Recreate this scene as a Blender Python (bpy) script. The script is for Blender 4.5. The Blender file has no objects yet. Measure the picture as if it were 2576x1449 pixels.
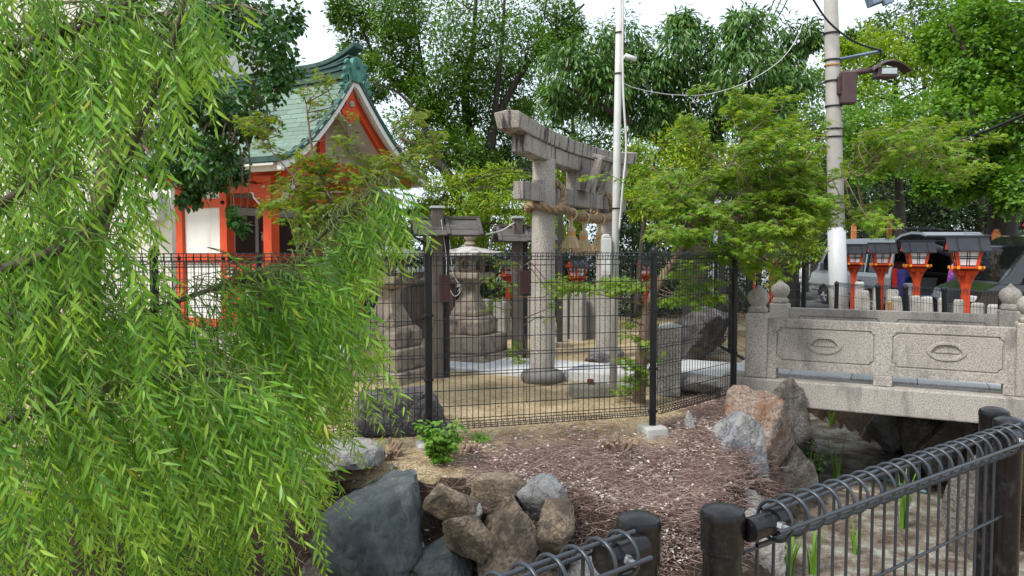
import bpy, bmesh, math, random
import numpy as np
from mathutils import Vector, Matrix, noise as mnoise

sc = bpy.context.scene
col = sc.collection
R = math.radians
rnd = random.Random(7)
rng = np.random.default_rng(11)

# ------------------------------------------------------------------ camera
CAM_Z = 1.6
PITCH = R(2.95)
cam = bpy.data.cameras.new('Camera')
cam.sensor_width = 36.0
cam.lens = 27.0
cam.clip_start = 0.05
cam.clip_end = 1500
camo = bpy.data.objects.new('Camera', cam)
camo.location = (0, 0, CAM_Z)
camo.rotation_euler = (math.pi / 2 - PITCH, 0, 0)
col.objects.link(camo)
sc.camera = camo

# ------------------------------------------------------------------ world (overcast daylight) and sun
SUN_EL, SUN_AZ = 52.0, 232.0
w = bpy.data.worlds.new('World')
sc.world = w
w.use_nodes = True
wt = w.node_tree
wt.nodes.clear()
sky = wt.nodes.new('ShaderNodeTexSky')
sky.sky_type = 'NISHITA'
sky.sun_disc = False
sky.sun_elevation = R(SUN_EL)
sky.sun_rotation = R(SUN_AZ)
sky.dust_density = 3.0
cl = wt.nodes.new('ShaderNodeTexNoise')
cl.inputs['Scale'].default_value = 2.2
cl.inputs['Detail'].default_value = 5
tcw = wt.nodes.new('ShaderNodeTexCoord')
wt.links.new(tcw.outputs['Generated'], cl.inputs['Vector'])
cr = wt.nodes.new('ShaderNodeValToRGB')
cr.color_ramp.elements[0].position = 0.3
cr.color_ramp.elements[0].color = (4.0, 4.55, 5.2, 1)
cr.color_ramp.elements[1].position = 0.75
cr.color_ramp.elements[1].color = (5.0, 5.4, 5.9, 1)
wt.links.new(cl.outputs['Fac'], cr.inputs['Fac'])
mx = wt.nodes.new('ShaderNodeMix')
mx.data_type = 'RGBA'
mx.inputs['Factor'].default_value = 0.86
wt.links.new(sky.outputs['Color'], mx.inputs['A'])
wt.links.new(cr.outputs['Color'], mx.inputs['B'])
bg = wt.nodes.new('ShaderNodeBackground')
bg.inputs['Strength'].default_value = 0.1
wt.links.new(mx.outputs['Result'], bg.inputs['Color'])
wo = wt.nodes.new('ShaderNodeOutputWorld')
wt.links.new(bg.outputs['Background'], wo.inputs['Surface'])

sl = bpy.data.lights.new('Sun', 'SUN')
sl.energy = 1.5
sl.angle = R(16)
sl.color = (1.0, 0.96, 0.9)
so = bpy.data.objects.new('Sun', sl)
so.rotation_euler = (R(90 - SUN_EL), 0, R(180 - SUN_AZ + 180))
_d = Vector((math.sin(R(SUN_AZ)) * math.cos(R(SUN_EL)), math.cos(R(SUN_AZ)) * math.cos(R(SUN_EL)), math.sin(R(SUN_EL))))
so.rotation_euler = _d.to_track_quat('Z', 'Y').to_euler()
col.objects.link(so)

sc.view_settings.view_transform = 'Standard'
sc.view_settings.look = 'None'
sc.view_settings.gamma = 1
sc.view_settings.exposure = 1.42
sc.view_settings.use_curve_mapping = False
sc.render.engine = 'CYCLES'
sc.cycles.use_denoising = True
sc.cycles.max_bounces = 7
sc.cycles.diffuse_bounces = 4
sc.cycles.transmission_bounces = 4
sc.cycles.transparent_max_bounces = 8
sc.cycles.sample_clamp_indirect = 6

# ------------------------------------------------------------------ picture measurements to metres
F = 1932.0
_cp, _sp = math.cos(PITCH), math.sin(PITCH)


def P(x, y, d):
    """point seen at (x, y) of the 2576 x 1449 picture, d metres ahead"""
    a, b = (x - 1288.0) / F, (724.5 - y) / F
    dy = _cp + _sp * b
    dz = -_sp + _cp * b
    k = d / dy
    return Vector((a * k, d, CAM_Z + dz * k))


def G(x, y, z=0.0):
    a, b = (x - 1288.0) / F, (724.5 - y) / F
    dy = _cp + _sp * b
    dz = -_sp + _cp * b
    k = (z - CAM_Z) / dz
    return Vector((a * k, dy * k, z))


TH = R(-27.2)                       # precinct grid: local x = U, local y = W
U = Vector((math.cos(TH), math.sin(TH), 0))
W = Vector((-math.sin(TH), math.cos(TH), 0))

# ------------------------------------------------------------------ materials
MATS = {}


def nodes_of(name):
    m = bpy.data.materials.new(name)
    m.use_nodes = True
    nt = m.node_tree
    nt.nodes.clear()
    out = nt.nodes.new('ShaderNodeOutputMaterial')
    return m, nt, out


def N(nt, t, **kw):
    n = nt.nodes.new(t)
    for k, v in kw.items():
        if k.startswith('_'):
            setattr(n, k[1:], v)
        else:
            n.inputs[k.replace('__', ' ')].default_value = v
    return n


def ramp(nt, stops):
    n = nt.nodes.new('ShaderNodeValToRGB')
    e = n.color_ramp.elements
    while len(e) < len(stops):
        e.new(0.5)
    for i, (p, c) in enumerate(stops):
        e[i].position = p
        e[i].color = (c[0], c[1], c[2], 1)
    return n


def mixc(nt, fac, a, b, mode='MIX'):
    n = nt.nodes.new('ShaderNodeMix')
    n.data_type = 'RGBA'
    n.blend_type = mode
    for k, v in (('Factor', fac), ('A', a), ('B', b)):
        if isinstance(v, (int, float)):
            n.inputs[k].default_value = v
        elif isinstance(v, tuple):
            n.inputs[k].default_value = (v[0], v[1], v[2], 1)
        else:
            nt.links.new(v, n.inputs[k])
    return n.outputs['Result']


def objvec(nt, stretch=(1, 1, 1)):
    tc = nt.nodes.new('ShaderNodeTexCoord')
    oi = nt.nodes.new('ShaderNodeObjectInfo')
    mu = nt.nodes.new('ShaderNodeMath')
    mu.operation = 'MULTIPLY'
    mu.inputs[1].default_value = 37.0
    nt.links.new(oi.outputs['Random'], mu.inputs[0])
    ad = nt.nodes.new('ShaderNodeVectorMath')
    ad.operation = 'ADD'
    nt.links.new(tc.outputs['Object'], ad.inputs[0])
    nt.links.new(mu.outputs[0], ad.inputs[1])
    mp = nt.nodes.new('ShaderNodeMapping')
    mp.inputs['Scale'].default_value = stretch
    nt.links.new(ad.outputs[0], mp.inputs['Vector'])
    return mp.outputs['Vector'], oi


def mat(name, c1, c2=None, scale=6.0, rough=0.7, bump=0.0, bscale=40.0, metal=0.0, spec=0.4,
        speck=0.0, sscale=140.0, stretch=(1, 1, 1), stain=None, stscale=2.0, stpos=(0.5, 0.65), ststretch=(1, 1, 1),
        var=0.0, coat=0.0, crack=0.0, dust=0.0):
    if name in MATS:
        return MATS[name]
    m, nt, out = nodes_of(name)
    b = nt.nodes.new('ShaderNodeBsdfPrincipled')
    nt.links.new(b.outputs[0], out.inputs['Surface'])
    v, oi = objvec(nt, stretch)
    c2 = c2 or tuple(x * 0.75 for x in c1)
    n1 = N(nt, 'ShaderNodeTexNoise', Scale=scale, Detail=6.0, Roughness=0.6)
    nt.links.new(v, n1.inputs['Vector'])
    rp = ramp(nt, [(0.33, c1), (0.68, c2)])
    nt.links.new(n1.outputs['Fac'], rp.inputs['Fac'])
    c = rp.outputs['Color']
    if speck > 0:
        n2 = N(nt, 'ShaderNodeTexNoise', Scale=sscale, Detail=2.0, Roughness=0.7)
        nt.links.new(v, n2.inputs['Vector'])
        k1 = 1 - speck
        k2 = 1 + speck * 0.8
        r2 = ramp(nt, [(0.36, (k1, k1, k1)), (0.62, (k2, k2, k2))])
        nt.links.new(n2.outputs['Fac'], r2.inputs['Fac'])
        c = mixc(nt, 1.0, c, r2.outputs['Color'], 'MULTIPLY')
    if stain:
        v3, _ = objvec(nt, ststretch)
        n3 = N(nt, 'ShaderNodeTexNoise', Scale=stscale, Detail=7.0, Roughness=0.65)
        nt.links.new(v3, n3.inputs['Vector'])
        r3 = ramp(nt, [(stpos[0], (0, 0, 0)), (stpos[1], (1, 1, 1))])
        nt.links.new(n3.outputs['Fac'], r3.inputs['Fac'])
        c = mixc(nt, r3.outputs['Color'], c, stain)
    if crack > 0:
        nd = N(nt, 'ShaderNodeTexNoise', Scale=crack * 1.3, Detail=5.0)
        nt.links.new(v, nd.inputs['Vector'])
        dv = nt.nodes.new('ShaderNodeVectorMath')
        dv.operation = 'MULTIPLY_ADD'
        dv.inputs[1].default_value = (0.55 / crack * 2, 0.55 / crack * 2, 0.55 / crack * 2)
        nt.links.new(nd.outputs['Color'], dv.inputs[0])
        nt.links.new(v, dv.inputs[2])
        vc_ = N(nt, 'ShaderNodeTexVoronoi', Scale=crack)
        vc_.feature = 'DISTANCE_TO_EDGE'
        nt.links.new(dv.outputs[0], vc_.inputs['Vector'])
        rc = ramp(nt, [(0.0, (0.5, 0.47, 0.44)), (0.022, (1, 1, 1))])
        nt.links.new(vc_.outputs['Distance'], rc.inputs['Fac'])
        c = mixc(nt, 1.0, c, rc.outputs['Color'], 'MULTIPLY')
    if dust > 0:
        n9 = N(nt, 'ShaderNodeTexNoise', Scale=34.0, Detail=8.0, Roughness=0.75)
        nt.links.new(v, n9.inputs['Vector'])
        r9_ = ramp(nt, [(0.52, (0, 0, 0)), (0.75, (dust, dust, dust))])
        nt.links.new(n9.outputs['Fac'], r9_.inputs['Fac'])
        c = mixc(nt, r9_.outputs['Color'], c, (0.2, 0.19, 0.17))
        r10 = ramp(nt, [(0.4, (rough, rough, rough)), (0.7, (min(1, rough + .35),) * 3)])
        nt.links.new(n9.outputs['Fac'], r10.inputs['Fac'])
        nt.links.new(r10.outputs['Color'], b.inputs['Roughness'])
    if var > 0:
        mr = N(nt, 'ShaderNodeMapRange')
        mr.inputs['To Min'].default_value = 1 - var
        mr.inputs['To Max'].default_value = 1 + var
        nt.links.new(oi.outputs['Random'], mr.inputs['Value'])
        c = mixc(nt, 1.0, c, mr.outputs['Result'], 'MULTIPLY')
    nt.links.new(c, b.inputs['Base Color'])
    if not dust:
        b.inputs['Roughness'].default_value = rough
    b.inputs['Metallic'].default_value = metal
    b.inputs['Specular IOR Level'].default_value = spec
    if coat:
        b.inputs['Coat Weight'].default_value = coat
        b.inputs['Coat Roughness'].default_value = 0.08
    if bump > 0:
        nb = N(nt, 'ShaderNodeTexNoise', Scale=bscale, Detail=6.0, Roughness=0.65)
        nt.links.new(v, nb.inputs['Vector'])
        bp = N(nt, 'ShaderNodeBump', Strength=bump, Distance=0.02)
        nt.links.new(nb.outputs['Fac'], bp.inputs['Height'])
        nt.links.new(bp.outputs['Normal'], b.inputs['Normal'])
    MATS[name] = m
    return m


def leafmat(name, stops, trans=0.35, rough=0.45, tip=None, spec=0.4, under=None):
    """leaf: colour by leaf, optional young-tip tint held in the attribute 'tint', thin and translucent"""
    if name in MATS:
        return MATS[name]
    m, nt, out = nodes_of(name)
    g = nt.nodes.new('ShaderNodeNewGeometry')
    rp = ramp(nt, stops)
    nt.links.new(g.outputs['Random Per Island'], rp.inputs['Fac'])
    c = rp.outputs['Color']
    tc = nt.nodes.new('ShaderNodeTexCoord')
    n1 = N(nt, 'ShaderNodeTexNoise', Scale=1.6, Detail=3.0)
    nt.links.new(tc.outputs['Object'], n1.inputs['Vector'])
    r1 = ramp(nt, [(0.35, (0.78, 0.8, 0.75)), (0.65, (1.2, 1.17, 1.1))])
    nt.links.new(n1.outputs['Fac'], r1.inputs['Fac'])
    c = mixc(nt, 1.0, c, r1.outputs['Color'], 'MULTIPLY')
    if tip:
        at = nt.nodes.new('ShaderNodeAttribute')
        at.attribute_name = 'tint'
        c = mixc(nt, at.outputs['Fac'], c, tip)
    if under:
        c2 = mixc(nt, g.outputs['Backfacing'], c, under)
    else:
        c2 = c
    b = nt.nodes.new('ShaderNodeBsdfPrincipled')
    nt.links.new(c2, b.inputs['Base Color'])
    b.inputs['Roughness'].default_value = rough
    b.inputs['Specular IOR Level'].default_value = spec
    t = nt.nodes.new('ShaderNodeBsdfTranslucent')
    ct = mixc(nt, 1.0, c, (1.5, 1.3, 0.55), 'MULTIPLY')
    nt.links.new(ct, t.inputs['Color'])
    ms = nt.nodes.new('ShaderNodeMixShader')
    ms.inputs['Fac'].default_value = trans
    nt.links.new(b.outputs[0], ms.inputs[1])
    nt.links.new(t.outputs[0], ms.inputs[2])
    nt.links.new(ms.outputs[0], out.inputs['Surface'])
    MATS[name] = m
    return m


def glassmat(name, tint=(0.5, 0.55, 0.55), mixf=0.5):
    if name in MATS:
        return MATS[name]
    m, nt, out = nodes_of(name)
    b = nt.nodes.new('ShaderNodeBsdfPrincipled')
    b.inputs['Base Color'].default_value = (0.02, 0.022, 0.024, 1)
    b.inputs['Roughness'].default_value = 0.04
    t = nt.nodes.new('ShaderNodeBsdfTransparent')
    t.inputs['Color'].default_value = (*tint, 1)
    ms = nt.nodes.new('ShaderNodeMixShader')
    ms.inputs['Fac'].default_value = mixf
    nt.links.new(b.outputs[0], ms.inputs[1])
    nt.links.new(t.outputs[0], ms.inputs[2])
    nt.links.new(ms.outputs[0], out.inputs['Surface'])
    MATS[name] = m
    return m


# ------------------------------------------------------------------ object helpers
def tag(o, label=None, cat=None, group=None, kind=None):
    if label:
        o['label'] = label
    if cat:
        o['category'] = cat
    if group:
        o['group'] = group
    if kind:
        o['kind'] = kind
    return o


def empty(name, loc=(0, 0, 0), rz=0.0, label=None, cat=None, group=None):
    o = bpy.data.objects.new(name, None)
    o.empty_display_size = 0.2
    o.location = loc
    o.rotation_euler = (0, 0, rz)
    col.objects.link(o)
    return tag(o, label, cat, group)


def link_mesh(name, me, m, parent=None, loc=None, rot=None, smooth=False):
    if m is not None:
        me.materials.append(m)
    if smooth:
        me.polygons.foreach_set('use_smooth', np.ones(len(me.polygons), bool))
    o = bpy.data.objects.new(name, me)
    if parent is not None:
        o.parent = parent
    if loc is not None:
        o.location = loc
    if rot is not None:
        o.rotation_euler = rot
    col.objects.link(o)
    return o


def bevel(o, wdt=0.01, seg=2, ang=35):
    md = o.modifiers.new('Bevel', 'BEVEL')
    md.width = wdt
    md.segments = seg
    md.limit_method = 'ANGLE'
    md.angle_limit = R(ang)
    return o


def inst(src, parent=None, loc=None, rot=None, scale=None):
    c = src.copy()
    col.objects.link(c)
    c.parent = parent
    if loc is not None:
        c.location = loc
    if rot is not None:
        c.rotation_euler = rot
    if scale is not None:
        c.scale = scale
    return c


def copy_tree(o, parent=None):
    c = o.copy()
    col.objects.link(c)
    c.parent = parent
    for ch in list(o.children):
        copy_tree(ch, c)
    return c


class MB:
    """collects shapes for ONE mesh"""

    def __init__(s):
        s.v = []
        s.f = []

    def add(s, vs, fs):
        b = len(s.v)
        s.v += [tuple(p) for p in vs]
        s.f += [tuple(i + b for i in f) for f in fs]
        return s

    def box(s, c, size, rot=None, taper=1.0):
        hx, hy, hz = size[0] / 2, size[1] / 2, size[2] / 2
        vs = []
        for z, k in ((-hz, 1.0), (hz, taper)):
            for x, y in ((-hx, -hy), (hx, -hy), (hx, hy), (-hx, hy)):
                vs.append(Vector((x * k, y * k, z)))
        if rot is not None:
            vs = [rot @ p for p in vs]
        c = Vector(c)
        vs = [p + c for p in vs]
        return s.add(vs, [(3, 2, 1, 0), (4, 5, 6, 7), (0, 1, 5, 4), (1, 2, 6, 5), (2, 3, 7, 6), (3, 0, 4, 7)])

    def span(s, x0, x1, y0, y1, z0, z1):
        return s.box(((x0 + x1) / 2, (y0 + y1) / 2, (z0 + z1) / 2), (x1 - x0, y1 - y0, z1 - z0))

    def tube(s, pts, rad, n=8, cap=True, phase=0.0):
        pts = [Vector(p) for p in pts]
        if not hasattr(rad, '__len__'):
            rad = [rad] * len(pts)
        vs, fs = [], []
        ref = None
        for i, p in enumerate(pts):
            t = (pts[min(i + 1, len(pts) - 1)] - pts[max(i - 1, 0)])
            if t.length < 1e-9:
                t = Vector((0, 0, 1))
            t.normalize()
            if ref is None:
                ref = Vector((0, 0, 1)) if abs(t.z) < 0.9 else Vector((1, 0, 0))
            a = t.cross(ref)
            if a.length < 1e-6:
                a = t.cross(Vector((0, 1, 0)))
            a.normalize()
            bb = t.cross(a)
            ref = a.cross(t)
            for k in range(n):
                an = 2 * math.pi * k / n + phase
                vs.append(p + (a * math.cos(an) + bb * math.sin(an)) * rad[i])
        for i in range(len(pts) - 1):
            for k in range(n):
                k2 = (k + 1) % n
                fs.append((i * n + k, i * n + k2, (i + 1) * n + k2, (i + 1) * n + k))
        if cap:
            fs.append(tuple(range(n - 1, -1, -1)))
            fs.append(tuple((len(pts) - 1) * n + k for k in range(n)))
        return s.add(vs, fs)

    def lathe(s, prof, n=24, c=(0, 0, 0), square=False, phase=0.0):
        """profile of (radius, z)"""
        c = Vector(c)
        vs, fs = [], []
        for r, z in prof:
            for k in range(n):
                an = 2 * math.pi * k / n + phase
                vs.append(c + Vector((math.cos(an) * r, math.sin(an) * r, z)))
        m = len(prof)
        for i in range(m - 1):
            for k in range(n):
                k2 = (k + 1) % n
                fs.append((i * n + k, i * n + k2, (i + 1) * n + k2, (i + 1) * n + k))
        fs.append(tuple(range(n - 1, -1, -1)))
        fs.append(tuple((m - 1) * n + k for k in range(n)))
        return s.add(vs, fs)

    def prism(s, poly, axis, a0, a1):
        """polygon of 2-tuples extruded along axis ('x','y','z') from a0 to a1"""
        def mk(p, a):
            return {'x': (a, p[0], p[1]), 'y': (p[0], a, p[1]), 'z': (p[0], p[1], a)}[axis]
        n = len(poly)
        vs = [mk(p, a0) for p in poly] + [mk(p, a1) for p in poly]
        fs = [tuple(range(n - 1, -1, -1)), tuple(range(n, 2 * n))]
        for i in range(n):
            j = (i + 1) % n
            fs.append((i, j, n + j, n + i))
        return s.add(vs, fs)

    def build(s, name, m=None, parent=None, loc=None, rot=None, smooth=False, bev=0.0, seg=2, fix=True):
        me = bpy.data.meshes.new(name)
        me.from_pydata(s.v, [], s.f)
        if fix:
            bm = bmesh.new()
            bm.from_mesh(me)
            bmesh.ops.recalc_face_normals(bm, faces=bm.faces)
            bm.to_mesh(me)
            bm.free()
        me.update()
        o = link_mesh(name, me, m, parent, loc, rot, smooth)
        if bev > 0:
            bevel(o, bev, seg)
        return o


def smooth_by_angle(o, ang=40):
    me = o.data
    me.polygons.foreach_set('use_smooth', np.ones(len(me.polygons), bool))
    bm = bmesh.new()
    bm.from_mesh(me)
    for e in bm.edges:
        if len(e.link_faces) == 2 and e.calc_face_angle(0) > R(ang):
            e.smooth = False
    bm.to_mesh(me)
    bm.free()
    return o


def spline(pts, n=8):
    """Catmull-Rom through the points"""
    pts = [Vector(p) for p in pts]
    if len(pts) < 3:
        return [pts[0].lerp(pts[-1], i / n) for i in range(n + 1)]
    q = [pts[0] * 2 - pts[1]] + pts + [pts[-1] * 2 - pts[-2]]
    out = []
    for i in range(1, len(q) - 2):
        a, b, c, d = q[i - 1], q[i], q[i + 1], q[i + 2]
        for k in range(n):
            t = k / n
            out.append(0.5 * ((2 * b) + (c - a) * t + (2 * a - 5 * b + 4 * c - d) * t * t + (3 * b - a - 3 * c + d) * t ** 3))
    out.append(pts[-1])
    return out


def lerpf(a, b, n):
    return [a + (b - a) * i / max(1, n - 1) for i in range(n)]


def norm_rows(a):
    return a / np.maximum(np.linalg.norm(a, axis=1, keepdims=True), 1e-9)


# leaf outlines: x along the leaf, y across, z up
LEAF = {}
LEAF['lance'] = (np.array([(0, 0, 0), (.33, 0, -.012), (.66, 0, -.03), (1, 0, -.1), (.3, .085, .018), (.65, .062, -.01), (.3, -.085, .018), (.65, -.062, -.01)], float),
                 [(0, 1, 4), (1, 2, 5, 4), (2, 3, 5), (0, 6, 1), (1, 6, 7, 2), (2, 7, 3)])
LEAF['ovate'] = (np.array([(0, 0, 0), (.42, .24, .05), (1, 0, -.08), (.42, -.24, .05)], float), [(0, 2, 1), (0, 3, 2)])
LEAF['long'] = (np.array([(0, 0, 0), (.45, .15, .03), (1, 0, -.14), (.45, -.15, .03)], float), [(0, 2, 1), (0, 3, 2)])
LEAF['heart'] = (np.array([(0, 0, 0), (.18, .3, .03), (.5, .34, .05), (1.0, 0, -.1), (.5, -.34, .05), (.18, -.3, .03), (.45, 0, -.02)], float),
                 [(0, 6, 1), (1, 6, 2), (2, 6, 3), (3, 6, 4), (4, 6, 5), (5, 6, 0)])
LEAF['fan'] = (np.array([(0, 0, 0), (.75, .5, .03), (1, .18, -.03), (1, -.18, .03), (.75, -.5, -.02)], float), [(0, 4, 3), (0, 3, 2), (0, 2, 1)])


def _maple():
    tips = [(-118, .42), (-76, .72), (-38, .92), (0, 1.0), (38, .92), (76, .72), (118, .42)]
    vs = [(0.0, 0.0, 0.0)]
    for i, (a, r) in enumerate(tips):
        vs.append((math.cos(R(a)) * r, math.sin(R(a)) * r, -.16 * r))
        if i < len(tips) - 1:
            a2 = (a + tips[i + 1][0]) / 2
            vs.append((math.cos(R(a2)) * .34, math.sin(R(a2)) * .34, .02))
    fs = [(0, i, i + 1) for i in range(1, len(vs) - 1)]
    return np.array(vs, float), fs


LEAF['maple'] = _maple()
LEAF['compound'] = None


def leaves_mesh(name, kind, pos, axis, up, size, m, parent=None, tint=None, wid=None):
    tv, tf = LEAF[kind]
    n = len(pos)
    pos = np.asarray(pos, float)
    ax = norm_rows(np.asarray(axis, float))
    up = np.asarray(up, float)
    sd = norm_rows(np.cross(up, ax))
    nm = np.cross(ax, sd)
    size = np.asarray(size, float)[:, None, None]
    wv = np.ones(n) if wid is None else np.asarray(wid, float)
    v = (tv[None, :, 0:1] * ax[:, None, :] + tv[None, :, 1:2] * sd[:, None, :] * wv[:, None, None] + tv[None, :, 2:3] * nm[:, None, :]) * size + pos[:, None, :]
    k = len(tv)
    V = v.reshape(-1, 3).astype(np.float32)
    me = bpy.data.meshes.new(name)
    me.vertices.add(len(V))
    me.vertices.foreach_set('co', V.ravel())
    flat, lens = [], []
    for f in tf:
        flat += list(f)
        lens.append(len(f))
    flat = np.array(flat)
    L = (flat[None, :] + (np.arange(n) * k)[:, None]).ravel().astype(np.int32)
    ln = np.tile(np.array(lens), n)
    st = np.concatenate(([0], np.cumsum(ln)[:-1])).astype(np.int32)
    me.loops.add(len(L))
    me.loops.foreach_set('vertex_index', L)
    me.polygons.add(len(ln))
    me.polygons.foreach_set('loop_start', st)
    if tint is not None:
        at = me.attributes.new('tint', 'FLOAT', 'POINT')
        at.data.foreach_set('value', np.repeat(np.asarray(tint, np.float32), k))
    me.update(calc_edges=True)
    return link_mesh(name, me, m, parent)

# ------------------------------------------------------------------ common materials
M_BLACK = mat('black_coated_steel', (0.008, 0.008, 0.01), (0.013, 0.013, 0.015), rough=0.36, spec=0.3)
M_BLACKBROWN = mat('dark_bronze_steel', (0.006, 0.0055, 0.007), (0.009, 0.008, 0.0105), rough=0.24, spec=0.3, bump=0.02, bscale=200, dust=0.22)
M_WIRE = mat('coated_wire', (0.01, 0.012, 0.015), (0.016, 0.019, 0.024), rough=0.38, spec=0.4)
M_WIRENEAR = mat('coated_wire_blue_black', (0.02, 0.026, 0.035), (0.03, 0.038, 0.05), rough=0.36, spec=0.6)
M_GRANITE = mat('granite', (0.38, 0.345, 0.31), (0.29, 0.26, 0.232), scale=3, rough=0.85, bump=0.25, bscale=120, speck=0.45, sscale=95)
M_GRANITE_OLD = mat('weathered_granite', (0.34, 0.31, 0.28), (0.24, 0.215, 0.19), scale=4, rough=0.88, bump=0.3, bscale=90, speck=0.4, sscale=90,
                    stain=(0.075, 0.058, 0.065), stscale=5, stpos=(0.5, 0.68), ststretch=(3.2, 3.2, 0.45))
M_KASAGI = mat('streaked_granite', (0.37, 0.335, 0.295), (0.28, 0.25, 0.22), scale=4, rough=0.88, bump=0.3, bscale=90, speck=0.35, sscale=90,
               stain=(0.06, 0.042, 0.05), stscale=6.0, stpos=(0.5, 0.62), ststretch=(2.3, 2.3, 0.3))
M_LANTERN = mat('lichened_lantern_stone', (0.36, 0.3, 0.235), (0.25, 0.205, 0.16), scale=5, rough=0.9, bump=0.35, bscale=70, speck=0.25, sscale=110,
                stain=(0.085, 0.07, 0.062), stscale=5.5, stpos=(0.5, 0.66))
M_LANTROOF = mat('pale_lantern_roof_stone', (0.5, 0.48, 0.44), (0.38, 0.36, 0.32), scale=6, rough=0.9, bump=0.3, bscale=60, speck=0.25,
                 stain=(0.16, 0.15, 0.13), stscale=6, stpos=(0.52, 0.7))
M_BRIDGE = mat('bridge_granite', (0.37, 0.337, 0.297), (0.3, 0.268, 0.234), scale=1.4, rough=0.88, bump=0.3, bscale=110, speck=0.4, sscale=85,
               stain=(0.14, 0.128, 0.115), stscale=3.2, stpos=(0.5, 0.74), ststretch=(1.8, 1.8, 0.5))
M_PAVE = mat('pale_paving_granite', (0.58, 0.58, 0.58), (0.48, 0.48, 0.48), scale=3, rough=0.8, bump=0.2, bscale=120, speck=0.35, sscale=110, var=0.1)
M_CONC = mat('concrete', (0.42, 0.41, 0.38), (0.33, 0.32, 0.29), scale=5, rough=0.9, bump=0.15, bscale=60, speck=0.12)
M_POLE = mat('utility_pole_concrete', (0.36, 0.345, 0.32), (0.28, 0.265, 0.24), scale=3, rough=0.85, bump=0.08, speck=0.12, stain=(0.2, 0.13, 0.09),
             stscale=3, stpos=(0.62, 0.8), ststretch=(4, 4, 0.3))
M_WHITEP = mat('white_paint', (0.6, 0.6, 0.58), (0.5, 0.5, 0.48), rough=0.5)
M_PLASTER = mat('white_plaster', (0.74, 0.74, 0.7), (0.66, 0.66, 0.61), scale=2, rough=0.85, bump=0.05, stain=(0.5, 0.48, 0.42), stscale=2.5, stpos=(0.52, 0.85), ststretch=(2, 2, 0.4))
M_CREAM = mat('cream_siding', (0.72, 0.7, 0.63), (0.66, 0.64, 0.57), scale=2, rough=0.75)
M_VERM = mat('vermilion_paint', (0.6, 0.075, 0.014), (0.48, 0.052, 0.01), scale=4, rough=0.55, bump=0.05, bscale=30, stain=(0.34, 0.055, 0.02), stscale=5, stpos=(0.52, 0.8), ststretch=(2, 2, 0.5))
M_VERM2 = mat('lantern_vermilion', (0.58, 0.062, 0.011), (0.46, 0.044, 0.009), scale=5, rough=0.55, bump=0.05, stain=(0.36, 0.06, 0.02), stscale=6, stpos=(0.55, 0.8), var=0.08)
M_YELLOW = mat('yellow_end_caps', (0.7, 0.36, 0.03), (0.6, 0.3, 0.03), rough=0.5)
M_PATINA = mat('copper_patina', (0.15, 0.22, 0.172), (0.125, 0.19, 0.148), scale=4, rough=0.7, bump=0.06, var=0.16, stain=(0.08, 0.125, 0.1), stscale=5,
               stpos=(0.55, 0.8))
M_PATDARK = mat('dark_copper_patina', (0.022, 0.042, 0.04), (0.045, 0.12, 0.1), scale=6, rough=0.65, bump=0.06, stretch=(1, 1, 2))
M_PATGREEN = mat('verdigris', (0.09, 0.28, 0.215), (0.035, 0.12, 0.1), scale=7, rough=0.65, bump=0.1)
M_WOODGREY = mat('weathered_wood', (0.15, 0.125, 0.105), (0.085, 0.07, 0.06), scale=5, rough=0.9, bump=0.3, bscale=30, stretch=(7, 7, 0.7))
M_WOODDARK = mat('dark_weathered_wood', (0.055, 0.05, 0.048), (0.03, 0.027, 0.026), scale=7, rough=0.85, bump=0.3, bscale=30, stretch=(1, 6, 6))
M_WOODROOF = mat('grey_roof_planks', (0.12, 0.11, 0.105), (0.06, 0.055, 0.052), scale=5, rough=0.88, bump=0.3, bscale=24, stretch=(1, 7, 7), var=0.15)
M_REDWOOD = mat('brown_red_board', (0.06, 0.022, 0.02), (0.04, 0.016, 0.015), rough=0.7)
M_DARKIN = mat('dark_interior', (0.016, 0.013, 0.012), (0.024, 0.018, 0.015), rough=0.8)
M_ROPE = mat('straw_rope', (0.36, 0.25, 0.155), (0.22, 0.14, 0.085), scale=30, rough=0.9, bump=0.5, bscale=90)
M_STRAW = mat('tassel_straw', (0.52, 0.4, 0.24), (0.38, 0.27, 0.14), scale=60, rough=0.9)
M_BARK = mat('dark_bark', (0.075, 0.062, 0.05), (0.035, 0.03, 0.025), scale=8, rough=0.95, bump=0.5, bscale=30, stretch=(3, 3, 0.8))
M_BARKLT = mat('smooth_brown_bark', (0.21, 0.145, 0.1), (0.12, 0.085, 0.06), scale=6, rough=0.9, bump=0.3, bscale=30, stretch=(3, 3, 0.8))
M_TWIG = mat('willow_twig', (0.11, 0.17, 0.035), (0.1, 0.125, 0.03), scale=5, rough=0.7)
M_MULCH = mat('twig_litter', (0.15, 0.068, 0.055), (0.25, 0.15, 0.11), scale=7, rough=0.95)
M_CHIP = mat('dry_leaf_litter', (0.46, 0.4, 0.36), (0.3, 0.22, 0.17), scale=9, rough=0.95)
M_RUST = mat('rusty_iron', (0.12, 0.035, 0.02), (0.2, 0.07, 0.03), scale=20, rough=0.95, bump=0.3)


# ------------------------------------------------------------------ the ground
POND = [(-9, 5.2), (-2.5, 5.45), (-1, 5.62), (0, 5.68), (.6, 5.6), (1.1, 5.5), (1.5, 5.9), (2.0, 6.8), (2.35, 7.5), (2.75, 8.2), (3.3, 9.6), (3.8, 11.2),
        (4.3, 12.1), (4.9, 12.1), (5.15, 10.5), (5.2, 9), (4.95, 7.9), (4.75, 7.1), (4.6, 6.0), (4.3, 4.5), (3.4, 3.2), (2.2, 2.4), (0, 1.9), (-9, 1.9)]
_pp = np.array(POND)


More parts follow.
